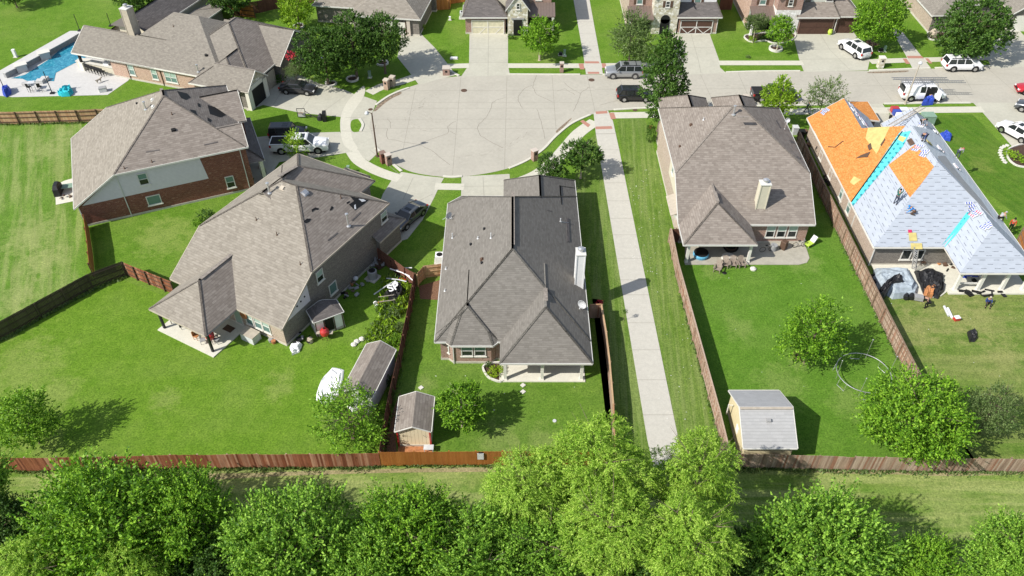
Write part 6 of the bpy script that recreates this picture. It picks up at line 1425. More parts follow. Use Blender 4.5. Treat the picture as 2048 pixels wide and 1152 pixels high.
mb = MB(); mb.box((b.x + .25, b.y, .55), (.45, 1.0, 1.1), rz=.1); mb.lathe([(.5, 0), (.35, .5), (.1, .8)], 10, (b.x - .3, b.y + .2, 0)); mb.build('base', M['black_metal'], t)
# satellite dishes
def dish(loc, label, s=.4, az=0):
    t = thing('satellite_dish', label, 'satellite dish', loc, az); mb = MB(); mb.tube([(0, 0, 0), (0, 0, .5), (0, -.1, .6)], .035, 6); mb.tube([(-.4, .4, 0), (0, 0, .5)], .02, 5); mb.tube([(.4, .4, 0), (0, 0, .5)], .02, 5); mb.build('mast', M['lightgrey'], t)
    mb = MB(); n = 16; vs = [(0, -.05, .72)]; 
    for r in (.5, 1): vs += [(s * r * cos(2 * pi * k / n), -.05 - .16 * r * r, .72 + s * r * 1.1 * sin(2 * pi * k / n)) for k in range(n)]
    fs = [(0, 1 + k, 1 + (k + 1) % n) for k in range(n)] + [(1 + k, 1 + n + k, 1 + n + (k + 1) % n, 1 + (k + 1) % n) for k in range(n)]
    mb.mesh(vs, fs); o = mb.build('reflector', M['lightgrey'], t); md = o.modifiers.new('s', 'SOLIDIFY'); md.thickness = .02; mb = MB(); mb.tube([(0, -.12, .35), (0, -.6, .55)], .02, 5); mb.box((0, -.62, .6), (.1, .1, .12)); mb.build('feed_arm', M['lightgrey'], t); return t
b_ = H4.onroof(1165, 618); dish(Vector(b_[1]), 'white satellite dish on the right roof edge of the middle house', .42, radians(-30))
b_ = H4.onroof(896, 440); dish(Vector(b_[1]), 'dark satellite dish on the left roof edge of the middle house', .36, radians(40)); b_ = H5.onroof(1573, 250); 
if b_: dish(Vector(b_[1]), 'small dish on the right roof edge of the right hand house', .25, radians(-20))
# young sapling beside the path
p = G(1248, 641); t = thing('sapling', 'thin young sapling at the left edge of the greenway path', 'sapling', p); mb = MB(); mb.tube([(0, 0, 0), (.02, 0, 1.1)], [.03, .015], 6); mb.build('trunk', M['bark'], t)
o = bpy.data.objects.new('crown', shr['m'][0]); COL.objects.link(o); o.parent = t; o.location = (0, 0, 1.2); o.scale = (.3, .3, .45); o.material_slots[0].link = 'OBJECT'; o.material_slots[0].material = M['leaf_dark']
# trampoline frame
p = G(1722, 758); t = thing('trampoline_frame', 'bare round trampoline frame with safety net poles and no mat', 'trampoline', p); R_ = 2.3; mb = MB(); mb.tube([(R_ * cos(i * pi / 24), R_ * sin(i * pi / 24), .85) for i in range(49)], .035, 6, cap=False); mb.build('ring', M['galv'], t)
for i in range(6):
    a = i * pi / 3 + .45; mb = MB(); A = Vector((R_ * cos(a - .17), R_ * sin(a - .17), .85)); B = Vector((R_ * cos(a + .17), R_ * sin(a + .17), .85)); mb.tube([A, Vector((A.x * 1.05, A.y * 1.05, .03)), Vector((B.x * 1.05, B.y * 1.05, .03)), B], .025, 6); mb.build('leg', M['galv'], t)
for i in range(6):
    a = i * pi / 3 + .1; mb = MB(); mb.tube([(R_ * 1.03 * cos(a), R_ * 1.03 * sin(a), .3), (R_ * 1.06 * cos(a), R_ * 1.06 * sin(a), 2.6)], .02, 6); mb.lathe([(.05, 0), (.06, .06), (.02, .1)], 8, (R_ * 1.06 * cos(a), R_ * 1.06 * sin(a), 2.6)); mb.build('net_pole', M['galv'], t)
# ================================================================ patio and yard things
def chair_adir(loc, rz, label, group=None, first=[None]):
    if first[0]: return dup(first[0], loc, rz, label)
    t = thing('adirondack_chair', label, 'chair', loc, rz, group); m = 'adir'
    if 'adir' not in M: M['adir'] = plain('adir', (.27, .22, .18), .8)
    mb = MB()
    for i in range(5): mb.box((0, -.25 + i * .12, .36 - i * .03), (.52, .1, .025))
    mb.build('seat', M[m], t); mb = MB()
    for i in range(5): x = (i - 2) * .115; mb.bar((x * .85, .28, .28), (x * 1.15, .6, 1.02 - abs(i - 2) * .05), .1, .025)
    mb.build('backrest', M[m], t)
    for s in (-1, 1):
        mb = MB(); mb.box((s * .34, 0, .56), (.13, .72, .03)); mb.build('armrest', M[m], t); mb = MB(); mb.box((s * .3, -.28, .28), (.05, .09, .56)); mb.build('leg', M[m], t); mb = MB(); mb.bar((s * .27, -.3, .34), (s * .27, .55, .05), .04, .1); mb.build('leg', M[m], t)
    first[0] = t; return t
for u, v, r, l in ((1434, 542, -25, 'grey slatted garden chair at the left end of the row of four'), (1449, 533, -15, 'grey slatted garden chair second from the left in the row of four'), (1465, 533, -6, 'grey slatted garden chair second from the right in the row of four'), (1482, 533, 8, 'grey slatted garden chair at the right end of the row of four')):
    chair_adir(G(u, v), radians(r), l)
p = G(1449, 546); t = thing('outdoor_lamp_stand', 'small dark stand in front of the slatted chairs', 'stand', p); mb = MB(); mb.tube([(0, 0, 0), (0, 0, .8)], .03, 6); mb.build('pole', M['dark'], t); mb = MB(); mb.lathe([(.25, 0), (.2, .05)], 10); mb.build('base', M['dark'], t)
def lathething(name, label, cat, u, v, prof, m, z=0, n=20, sc=None, extra=None):
    t = thing(name, label, cat, G(u, v, z)); mb = MB(); mb.lathe(prof, n); o = mb.build('body', M[m], t)
    if sc: t.scale = sc
    if extra:
        for nm, pr, mm in extra: q = MB(); q.lathe(pr, n); q.build(nm, M[mm], t)
    return t
lathething('inflatable_pool', 'small round blue pool with a black cover on the right house patio', 'paddling pool', 1401, 512, [(.72, 0), (.8, .2), (.8, .35), (.72, .5), (.68, .46)], 'tub_blue', .06, extra=[('cover', [(.74, .46), (.74, .54), (.1, .58)], 'dark')])
lathething('fire_pit', 'round dark fire pit under the patio roof of the right house', 'fire pit', 1460, 500, [(.5, 0), (.75, .3), (.8, .45), (.7, .45)], 'dark', .06, extra=[('bowl', [(.62, .4), (.62, .47), (.1, .4)], 'brown')])
lathething('stone_hearth', 'pale stone slab step in front of the fire pit', 'stone', 1457, 516, [(.75, 0), (.7, .15)], 'stonecap', .06)
lathething('metal_planter', 'grey metal bin standing by the right house windows', 'bin', 1546, 500, [(.3, 0), (.35, .7), (.3, .7)], 'grey', .06); lathething('metal_planter', 'dark cabinet grill with brown top by the right house windows', 'grill', 1566, 497, [(.4, 0), (.42, .95), (.35, 1.0)], 'brown', .06, n=4)
for u, v, l in ((1533, 503, 'bicycle leaning in the patio corner shade'), (1598, 494, 'dark bicycle lying beside the patio windows')):
    t = thing('bicycle', l, 'bicycle', G(u, v, .06), radians(10))
    for x in (-.5, .5): q = MB(); q.tube([(x + .32 * cos(i * pi / 8), .02 * x, .34 + .32 * sin(i * pi / 8)) for i in range(17)], .025, 5, cap=False); q.build('wheel', M['dark'], t)
    q = MB(); q.tube([(-.5, 0, .34), (-.1, 0, .75), (.4, 0, .8), (0, 0, .35), (-.5, 0, .34)], .02, 5); q.tube([(.5, 0, .34), (.4, 0, .95)], .02, 5); q.tube([(.4, -.25, .95), (.4, .25, .95)], .015, 5); q.build('frame', M['grey'], t); q = MB(); q.box((-.15, 0, .85), (.25, .12, .06)); q.build('saddle', M['dark'], t)
t = thing('lounge_chair', 'lime green reclining lawn chair at the patio corner', 'chair', G(1617, 492), radians(35)); q = MB(); q.box((0, 0, .35), (.9, .6, .1)); q.build('cushion', M['lime'], t); q = MB(); q.bar((.4, 0, .38), (.85, 0, .95), .55, .06); q.build('backrest', M['lightgrey'], t)
for x in (-.35, .35):
    for y in (-.25, .25): q = MB(); q.box((x, y, .16), (.05, .05, .32)); q.build('leg', M['grey'], t)
lathething('pale_stone', 'pale round boulder on the lawn right of the slatted chairs', 'stone', 1506, 539, [(.3, 0), (.32, .15), (.15, .28)], 'stonecap', n=9)
def boulder(u, v, r, label, m='stonecap'): return lathething('rock', label, 'rock', u, v, [(r * .9, 0), (r, r * .4), (r * .5, r * .8)], m, n=7)
def kamado(u, v, z, label, rz=0):
    t = thing('kamado_grill', label, 'grill', G(u, v, z), rz); q = MB(); q.lathe([(.22, .38), (.38, .6), (.42, .82)], 20); q.build('bowl', M['red'], t); q = MB(); q.lathe([(.43, .83), (.40, 1.05), (.25, 1.25), (.1, 1.3)], 20); q.build('lid', M['red'], t); q = MB(); q.lathe([(.09, 1.3), (.09, 1.4), (.05, 1.42)], 10); q.build('chimney', M['dark'], t)
    for i in range(4): a = i * pi / 2 + .6; q = MB(); q.tube([(.35 * cos(a), .35 * sin(a), 0), (.3 * cos(a), .3 * sin(a), .5)], .025, 5); q.build('leg', M['brown'], t)
    for s in (-1, 1): q = MB(); q.box((s * .6, 0, .8), (.3, .4, .03)); q.build('side_shelf', M['trim_tan'], t)
    return t
kamado(424, 684, .1, 'red egg shaped grill on the covered patio'); kamado(652, 677, 0, 'red egg shaped grill on the grass beside the tool shed')
fr3 = H3.fr
def l3(x, y, z=.1): return fr3.w(x, y, z)
t = thing('hot_tub_box', 'pale square storage box with brown lid spot under the patio windows', 'storage box', l3(9.9, -.5, 0), fr3.ang); q = MB(); q.box((0, 0, .4), (1.5, 1.0, .8)); q.build('body', M['lightgrey'], t); q = MB(); q.box((0, 0, .83), (1.56, 1.06, .07)); q.build('lid', M['trim_tan'], t)
def table(name, label, loc, rz, d, m='lightgrey', h=.72):
    t = thing(name, label, 'table', loc, rz); q = MB(); q.box((0, 0, h), (d[0], d[1], .04)); q.build('tabletop', M[m], t)
    for x in (-1, 1):
        for y in (-1, 1): q = MB(); q.box((x * (d[0] / 2 - .06), y * (d[1] / 2 - .06), h / 2), (.05, .05, h)); q.build('leg', M[m], t)
    return t
def simple_chair(label, loc, rz, m='grey', name='patio_chair', bar=False, s=1, first={}):
    key = (m, bar)
    if key in first: return dup(first[key], loc, rz, label)
    t = thing(name, label, 'chair' if not bar else 'bar stool', loc, rz); h = .75 if bar else .42; q = MB(); q.box((0, 0, h), (.45, .45, .05)); q.build('seat', M[m], t); q = MB(); q.box((0, .22, h + .3), (.45, .04, .5)); q.build('backrest', M[m], t)
    for x in (-.19, .19):
        for y in (-.19, .19): q = MB(); q.box((x, y, h / 2), (.035, .035, h)); q.build('leg', M[m], t)
    first[key] = t; return t
simple_chair('brown wooden chair on the covered patio near the red grill', l3(5.6, -3.0), 1.2, 'orange_wood'); simple_chair('grey patio chair beside the brown wooden chair', l3(6.5, -3.1), .3, 'grey'); simple_chair('dark patio chair at the left end of the covered patio', l3(3.4, -2.6), 2.2, 'dark')
table('patio_table', 'dark patio table at the left end of the covered patio', l3(2.6, -2.4), fr3.ang, (1.2, .8), 'dark'); t = thing('door_mat', 'dark door mat on the covered patio', 'mat', l3(7.2, -.6, .115), fr3.ang); q = MB(); q.box((0, 0, 0), (1.0, .7, .03)); q.build('mat', M['brown'], t); table('side_table', 'small grey table beside the red egg grill on the patio', l3(7.6, -2.4), fr3.ang, (.5, .5), 'grey', .5)
for i, (u, v, l) in enumerate(((542, 683, 'grey pot beside the storage box'), (548, 686, 'round pipe reel beside the storage box'))): lathething('garden_pot', l, 'pot', u, v, [(.18, 0), (.22, .3), (.2, .32)], 'grey' if i == 0 else 'rust', n=12)
lathething('tree_stump', 'short log stump in front of the tool shed side', 'stump', 621, 684, [(.26, 0), (.25, .45)], 'bark_pale', n=12)
# junk
def junk(label, u, v, n, spread, ms, seed, name='scrap_piece', z=0, sz=.5, group=None, flat=False, cat='scrap'):
    g = random.Random(seed); c = G(u, v, z); t = thing(name, label, cat, c)
    for i in range(n):
        q = MB(); d = (g.uniform(.3, 1) * sz, g.uniform(.15, .6) * sz, g.uniform(.08, .4) * sz * (.3 if flat else 1)); R = (Matrix.Rotation(g.uniform(0, 6.28), 3, 'Z') @ Matrix.Rotation(g.uniform(-.5, .5), 3, 'X'))
        q.box((g.gauss(0, spread[0] * .4), g.gauss(0, spread[1] * .4), d[2] / 2 + g.uniform(0, .25)), d, R=R); q.build('scrap', M[g.choice(ms)], t)
    return t
junk('heap of dark bagged scrap at the corner of the grey brick house', 604, 679, 16, (1.5, 1.1), ['dark', 'grey', 'brown', 'black_metal'], 1, 'scrap_heap'); 
cloth('plastic_sheet', 'crumpled white plastic at the foot of the grey brick house corner', 'plastic sheet', px=[(578, 690), (592, 680), (603, 684), (598, 700), (584, 706)], z=.35, amp=.3, m='white', seed=9)
junk('brown clutter with a pale ball beside the grey brick wall', 716, 570, 12, (1.4, .9), ['brown', 'grey', 'rust', 'bark'], 2, 'scrap_heap'); junk('dark clutter along the shaded grey brick wall', 692, 590, 12, (1.3, .8), ['dark', 'brown', 'grey'], 3, 'scrap_heap')
junk('planks and dark boards leaning in the fence corner', 755, 530, 10, (.9, .7), ['dark', 'grey', 'brown'], 4, 'scrap_heap', sz=1.0); junk('blue and white boxes beside the air conditioner', 745, 518, 4, (.4, .3), ['blue', 'lightgrey'], 5, 'box_stack', cat='boxes')
lathething('plastic_ball', 'pale ball on the clutter by the grey brick wall', 'ball', 713, 566, [(.1, .4), (.25, .55), (.25, .7), (.1, .85)], 'lightgrey')
for i, (u, v, z, L_, a, m) in enumerate(((800, 545, .9, 2.6, -35, 'white'), (815, 553, .8, 2.4, -50, 'white'), (793, 560, .7, 2.2, -20, 'lightgrey'), (770, 575, .6, 2.6, 40, 'lightgrey'), (808, 538, .9, 1.6, 5, 'white'))):
    t = thing('metal_pole' if i != 3 else 'metal_gutter', ['white pole lying uppermost on the junk pile', 'white pole by the fence end of the junk pile', 'white bent bar across the middle of the junk pile', 'pale blue metal gutter at the left of the junk pile', 'short white tube at the top of the junk pile'][i], 'pole', G(u, v, z)); q = MB(); d = Vector((cos(radians(a)), sin(radians(a)), .12)) * L_ / 2; q.tube([-d, d * .2 + Vector((0, 0, .1)), d], .06, 6); q.build('tube', M[m], t)
cloth('banner', 'crumpled black banner with white letters on the junk pile', 'banner', px=[(765, 585), (782, 560), (806, 560), (812, 585), (795, 602), (775, 600)], z=.75, amp=.3, m='dark', seed=3); ban = bpy.data.objects['banner']
lettering('SP', 1.15, .01, ban, (-.1, .1, 1.12), (radians(12), 0, radians(30)), 'white')
cloth('plastic_sheet', 'white torn plastic above the black banner', 'plastic sheet', px=[(775, 572), (790, 562), (800, 564), (792, 574)], z=1.0, amp=.2, m='white', seed=12)
junk('black and red scrap under the poles by the fence', 805, 556, 14, (1.0, 1.2), ['dark', 'dark', 'black_metal', 'red', 'grey'], 6, 'scrap_heap', sz=.8)
t = thing('metal_crate', 'black wire frame crate standing in the weeds', 'crate', G(775, 612), .2)
for x in (-.7, 0, .7):
    for y in (-.35, .35): q = MB(); q.box((x, y, .5), (.05, .05, 1.0)); q.build('upright', M['dark'], t)
q = MB(); q.box((0, -.35, 1.0), (1.5, .05, .05)); q.box((0, .35, 1.0), (1.5, .05, .05)); q.build('top_rail', M['trim_tan'], t)
t = thing('tricycle', 'small white and red ride-on toy at the edge of the weeds', 'toy', G(762, 610), .4); q = MB(); q.box((0, 0, .3), (.5, .25, .2)); q.build('seat', M['red'], t)
for x, y in ((-.45, -.25), (-.45, .25), (.4, 0)): q = MB(); q.tube([(x, y - .05, .22), (x, y + .05, .22)], .22, 10); q.build('wheel', M['white'], t)
junk('black bags and bits trailing below the toy', 778, 637, 8, (.5, .9), ['dark', 'black_metal', 'grey'], 8, 'scrap_heap'); junk('white rubbish beside the long shed', 771, 706, 5, (.4, .5), ['white', 'lightgrey'], 10, 'scrap_heap', sz=.35)
for u, v, l in ((714, 684, 'pale rock above the long shed'), (724, 679, 'second pale rock above the long shed, right one'), (708, 690, 'flat pale rock at the corner of the long shed')): boulder(u, v, .3, l)
cloth('tarp', 'bright white tarp spread on the grass left of the long shed', 'tarp', px=[(664, 733), (689, 738), (676, 790), (655, 810), (631, 798), (640, 760)], z=.18, amp=.12, m='white', seed=5)
cloth('tarp', 'white tarp end sticking out below the long shed', 'tarp', px=[(690, 800), (735, 795), (745, 812), (715, 822), (690, 815)], z=.4, amp=.25, m='white', seed=6)
t = thing('sign_board', 'long white board with dark lettering leaning on the long shed', 'sign', G(748, 815, .2), radians(76)); q = MB(); q.box((0, 0, .5), (3.0, .04, .55)); q.build('board', M['white'], t)
lettering('ONOH NO', .5, .005, t, (0, -.03, .5), (radians(90), 0, 0), 'dark')
table('folding_table', 'small grey bench behind the tan shed', G(858, 902), 0, (.8, .5), 'lightgrey', .5)
t = thing('gravel_bed', 'rust brown gravel at the foot of the tan shed', 'gravel', G(835, 902)); q = MB(); q.prism([(-1.6, -.4), (1.2, -.4), (1.2, .5), (-1.6, .5)], .0, .04); q.build('gravel', M['rust'], t); t['kind'] = 'stuff'
sheet('dirt_strip', W2([(764, 925), (783, 830), (800, 785), (806, 800), (790, 860), (795, 925)]), .012, 'soil'); sheet('dirt_strip', W2([(838, 572), (880, 560), (876, 600), (840, 598)]), .012, 'soil')
t = thing('wall_plaque', 'small grey plaque hanging on the stained fence', 'plaque', G(962, 931) + Vector((0, -.1, 0))); q = MB(); q.box((0, 0, 1.35), (.5, .05, .75)); q.build('plaque', M['lightgrey'], t); q = MB(); q.box((0, .05, 1.75), (.3, .1, .1)); q.build('hook', M['dark'], t)
for u, v, l in ((1046, 771, 'square stepping stone below the covered patio, upper one'), (1046, 784, 'small stepping stone below the covered patio, lower one'), (842, 776, 'white ornament on the lawn above the tan shed')):
    lathething('stepping_stone', l, 'stone', u, v, [(.25, 0), (.25, .08)], 'stonecap', n=4)
for i, (u, v) in enumerate([(2003, 296), (2001, 301), (2000, 306), (2002, 311), (2004, 316), (2007, 321), (2010, 325), (2008, 293), (2014, 291)]): lathething('paving_stone', 'flat stepping stone number %s of the curved row on the front lawn' % ['one', 'two', 'three', 'four', 'five', 'six', 'seven', 'eight', 'nine'][i], 'stone', u, v, [(.3, 0), (.3, .07)], 'stonecap', n=4)
for u, v in ((1109, 842), (1138, 848)): lathething('sprinkler_cover', 'round cover in the middle yard lawn, the %s one' % ('left' if u < 1120 else 'right'), 'cover', u, v, [(.16, 0), (.16, .06)], 'lightgrey' if u < 1120 else 'dark', n=12)
# side pad of the red brick house
sheet('patio', W2([(110, 372), (112, 410), (150, 402), (152, 355), (128, 362)]), .03, 'patio')
p = G(118, 388); t = thing('covered_grill', 'barbecue under a black cover on the side pad of the red brick house', 'grill', G(119, 386), radians(22)); q = MB(); q.mesh([(-.8, -.35, 0), (.8, -.35, 0), (.8, .35, 0), (-.8, .35, 0), (-.75, -.3, .9), (.75, -.3, .9), (.75, .3, .9), (-.75, .3, .9), (-.45, -.2, 1.3), (.45, -.2, 1.3), (.45, .2, 1.3), (-.45, .2, 1.3)], [(0, 1, 5, 4), (1, 2, 6, 5), (2, 3, 7, 6), (3, 0, 4, 7), (4, 5, 9, 8), (5, 6, 10, 9), (6, 7, 11, 10), (7, 4, 8, 11), (8, 9, 10, 11)]); q.build('cover', M['black_metal'], t); t.rotation_euler = (0, 0, radians(100))
table('side_bench', 'pale green bench seat on the side pad', G(137, 379), radians(15), (1.3, .9), 'green_box', .5); junk('tangle of folded patio chairs on the side pad', 132, 395, 9, (1.1, .5), ['trim_tan', 'grey', 'brown'], 22, 'folded_chairs', sz=.45, cat='folded chairs')
# ================================================================ swimming pool and deck
sheet('pool_deck', W2([(-80, 187), (0, 192), (25, 194.5), (215, 190), (257, 161), (262, 150), (220, 108), (165, 62), (140, 62), (0, 141), (-80, 168)]), .02, 'pooldeck')
k = N('pool_water'); nz_ = k.noise(k.pos(), 2.6, 4, .6, .8); k.base(k.ramp(nz_, [(.3, (.01, .14, .24)), (.55, (.03, .25, .36)), (.75, (.15, .45, .55))])); k.rough(.04); k.b.inputs['Specular IOR Level'].default_value = .6; k.bump(nz_, .25, .05); M['pool_water'] = k.mat
o = sheet('pool_water', W2([(22, 157), (50, 150), (100, 118), (128, 92), (150, 84), (176, 100), (178, 112), (112, 146), (108, 163), (92, 162), (60, 165), (45, 158)]), .045, 'pool_water')
def wallrun(label, px, h, w, mtop, mside, name='pool_wall'):
    P = [Vector(p) for p in W2(px)]; t = thing(name, label, 'wall', (P[0].x, P[0].y, 0)); q = MB(); c = MB()
    for a, b in zip(P, P[1:]): a = a - P[0] if False else a; q.bar((a.x - P[0].x, a.y - P[0].y, h / 2), (b.x - P[0].x, b.y - P[0].y, h / 2), w, h); c.bar((a.x - P[0].x, a.y - P[0].y, h + .04), (b.x - P[0].x, b.y - P[0].y, h + .04), w + .25, .09)
    q.build('wall', M[mside], t); c.build('coping', M[mtop], t); return t
wallrun('raised pool wall with white coping along the field side of the pool', [(12, 156), (48, 138), (95, 112), (135, 90), (158, 76)], .75, .5, 'pooldeck', 'grey')
for u, v, l in ((46, 142, 'white pillar on the raised pool wall, the lower left one'), (92, 117, 'white pillar on the raised pool wall with a water spout, the upper one')): 
    t = thing('pool_pillar', l, 'pillar', G(u, v), radians(35)); q = MB(); q.box((0, 0, .5), (1.3, 1.1, 1.0)); q.build('pillar', M['pooldeck'], t); q = MB(); q.box((0, 0, 1.04), (1.6, 1.3, .1)); q.build('coping', M['stonecap'], t)
for i, (u, v) in enumerate(((54, 171), (82, 166), (91, 161))): t = thing('pool_stool', 'white block at the pool edge, %s' % ['left one by the bar table', 'middle one', 'right one'][i], 'block', G(u, v)); q = MB(); q.box((0, 0, .25), (.9, .7, .5)); q.build('block', M['pooldeck'], t)
for u, v, h_, l in ((105, 187, 3.2, 'tall black umbrella post on a square base beside the pool deck edge'), (10, 180, 3.4, 'leaning black umbrella post at the left edge of the deck'), (160, 62, 2.6, 'black pole on the grass beyond the patio roof'), (222, 52, 2.0, 'short black pole beyond the patio roof on the right')):
    t = thing('umbrella_post', l, 'post', G(u, v)); q = MB(); q.tube([(0, 0, 0), (0, 0, h_)], .05, 8); q.build('pole', M['black_metal'], t); q = MB(); q.box((0, 0, .08), (.5, .5, .16)); q.build('base', M['black_metal'], t)
table('bar_table', 'pale high table on the pool deck between two dark chairs', G(68, 178, .05), .2, (.8, .8), 'lightgrey', 1.0); simple_chair('dark high chair left of the pale high table', G(62, 184, .05), 2.8, 'dark', bar=True, name='bar_stool'); simple_chair('dark high chair right of the pale high table', G(83, 183, .05), 3.3, 'dark', bar=True)
cloth('pool_float', 'heap of teal pool floats on the deck beside the umbrella post', 'pool float', px=[(113, 182), (122, 172), (140, 168), (145, 178), (138, 185), (120, 186)], z=.6, amp=.4, m='teal', seed=8); cloth('umbrella_cloth', 'folded blue umbrella cloth at the left edge of the deck', 'umbrella', px=[(0, 178), (4, 168), (16, 166), (18, 178), (8, 185)], z=.8, amp=.4, m='blue', seed=2)
t = thing('bbq_counter', 'white outdoor kitchen counter under the patio roof edge', 'counter', G(200, 140), radians(-19)); q = MB(); q.box((0, 0, .5), (6.5, .9, 1.0)); q.build('counter', M['siding_cream'], t); q = MB(); q.box((0, 0, 1.04), (6.7, 1.1, .08)); q.build('countertop', M['stonecap'], t); q = MB(); q.box((1.6, .1, 1.25), (.9, .6, .4)); q.build('grill_hood', M['white'], t)
for i in range(6): 
    p = G(178 + i * 6.2, 143 + i * 1.9, .05); simple_chair('dark bar stool at the outdoor kitchen counter, %s from the left' % ['first', 'second', 'third', 'fourth', 'fifth', 'sixth'][i], p, 2.8, 'dark', bar=True)
t = thing('cooler_box', 'grey box at the front corner of the pool deck', 'box', G(207, 182, .05), .3); q = MB(); q.box((0, 0, .25), (.9, .7, .5)); q.build('body', M['lightgrey'], t); q = MB(); q.box((0, 0, .53), (.94, .74, .06)); q.build('lid', M['grey'], t)
t = thing('dog', 'small brown dog standing on the pool deck', 'dog', G(199, 165, .05), .9); me = bpy.data.meshes.new('body')
me.from_pydata([(0, 0, .4), (.3, 0, .42), (.55, 0, .42), (.7, 0, .58), (.88, 0, .58), (-.2, 0, .55), (.05, .09, .2), (.02, .09, .02), (.05, -.09, .2), (.02, -.09, .02), (.52, .08, .2), (.52, .08, .02), (.52, -.08, .2), (.52, -.08, .02), (.7, .05, .68), (.7, -.05, .68)], [(0, 1), (1, 2), (2, 3), (3, 4), (0, 5), (0, 6), (6, 7), (0, 8), (8, 9), (2, 10), (10, 11), (2, 12), (12, 13), (3, 14), (3, 15)], [])
o = bpy.data.objects.new('body', me); COL.objects.link(o); o.parent = t; o.location = (-.3, 0, 0); md = o.modifiers.new('s', 'SKIN'); o.modifiers.new('u', 'SUBSURF').levels = 1; me.materials.append(M['trim_tan'])
for i, r in enumerate([.12, .12, .12, .09, .05, .025, .05, .03, .05, .03, .045, .03, .045, .03, .03, .03]): me.skin_vertices[0].data[i].radius = (r, r)
# ================================================================ roofing job
z6 = lambda u, v, w_=None: Vector(H6.onroof(u, v, w_)[1])
def onroof_thing(name, label, cat, u, v, build, lift=0, which=None, rz=0, H=H6):
    b = H.onroof(u, v, which)
    if not b: print('no roof for', label); return None
    nn = b[2]; p = b[3]; up = Vector((nn.x, nn.y, p)).normalized(); dz = Vector((-nn.x * p, -nn.y * p, 1)).normalized(); rx = up.cross(dz); R = Matrix((rx, up, dz)).transposed()
    t = thing(name, label, cat, Vector(b[1]) + dz * lift); t.rotation_euler = (R @ Matrix.Rotation(rz, 3, 'Z')).to_euler(); build(t); return t
def pack(cols, n=3, w=.85, d=.27):
    def f(t):
        g = random.Random(len(t['label']))
        for i in range(n):
            ra = g.uniform(-.35, .35); px_ = g.uniform(-.15, .15); c_ = cols[i % len(cols)]; zz = .05 * (i % 2); yy = (i - n / 2) * (d + .06); q = MB(); q.box((px_, yy, .06 + zz), (w * .9, d, .11), rz=ra); bo = q.build('bundle', M['lightgrey'], t); q = MB()
            for kx in (-.3, -.05, .2): q.box((px_ + kx * cos(ra), yy + kx * sin(ra), .118 + zz), (w * .13, d * .85, .012), rz=ra)
            q.build('wrapper_stripe', M[c_ if c_ != 'white' else 'dblue'], bo)
    return f
M['magenta'] = plain('magenta', (.5, .03, .12), .6); M['dblue'] = plain('dblue', (.05, .09, .38), .6)
seq = [(1702, 212, 0, ['white', 'dblue'], 'white and blue shingle pack at the top corner of the orange roof deck'), (1707, 222, .3, ['white', 'magenta'], 'white and red shingle packs second along the orange deck ridge'), (1714, 231, -.2, ['dblue', 'magenta'], 'blue and red shingle packs third along the orange deck ridge'), (1722, 240, .2, ['dblue', 'white'], 'blue and white shingle packs fourth along the orange deck ridge'), (1728, 249, 0, ['white', 'magenta'], 'white and magenta shingle packs at the lower end of the orange deck ridge'),
       (1652, 222, .5, ['white', 'dblue', 'white'], 'white wrapped shingle pack near the left corner of the orange deck'), (1839, 295, .5, ['white', 'magenta'], 'white and red packs above the orange patch'), (1849, 305, .6, ['dblue', 'white'], 'blue packs right of the orange patch'),
       (1878, 298, .4, ['magenta', 'dblue'], 'magenta and blue packs on the felt beside the old shingles'), (1911, 334, .4, ['magenta', 'dblue'], 'magenta and blue packs on the right slope felt'), (1939, 410, .2, ['dblue', 'white'], 'blue packs at the top of the cyan valley strip'), (1955, 428, .2, ['magenta', 'white'], 'red and white packs on the small hip ridge'), (1977, 452, .1, ['dblue', 'white'], 'blue and white pack low on the small hip ridge'),
       (1842, 252, .6, ['dblue', 'grey'], 'grey and blue packs near the crouching roofers'), (1868, 262, .3, ['dblue', 'dblue'], 'dark blue packs on the far right gable')]
for u, v, r, cols, l in seq: onroof_thing('shingle_pack', l, 'shingle pack', u, v, pack(cols), .02, rz=r)
def ply(w, d, m='plywood'):
    def f(t): q = MB(); q.box((0, 0, .05), (w, d, .06)); q.build('board', M[m], t)
    return f
onroof_thing('plywood_board', 'square yellow board on the felt below the blue shirted roofer', 'board', 1825, 474, ply(.75, .85), .02); onroof_thing('plywood_board', 'yellow board at the eave where the ladder stands', 'board', 1832, 493, ply(1.1, .6), .06); onroof_thing('plywood_board', 'yellow board behind the upper roofers', 'board', 1857, 286, ply(.6, .8), .04); onroof_thing('tool_bag', 'small red and black tool bag above the square yellow board', 'tool bag', 1819, 463, ply(.35, .3, 'magenta'), .05)
onroof_thing('felt_scrap', 'scrap of old felt beside the roofer in blue on the upper ridge', 'scrap', 1822, 285, ply(1.0, .5, 'brown'), .05)
ladder('ladder', 'aluminium ladder leaning on the eave of the house being re-roofed', G(1827, 541, .1), G(1833, 497, 3.3), .5, 'galv')
ladder('ladder', 'long wooden ladder leaning from the front lawn over the far gable', G(1780, 252, 4.5), G(1847, 213, 5.2), .5, 'trim_tan')
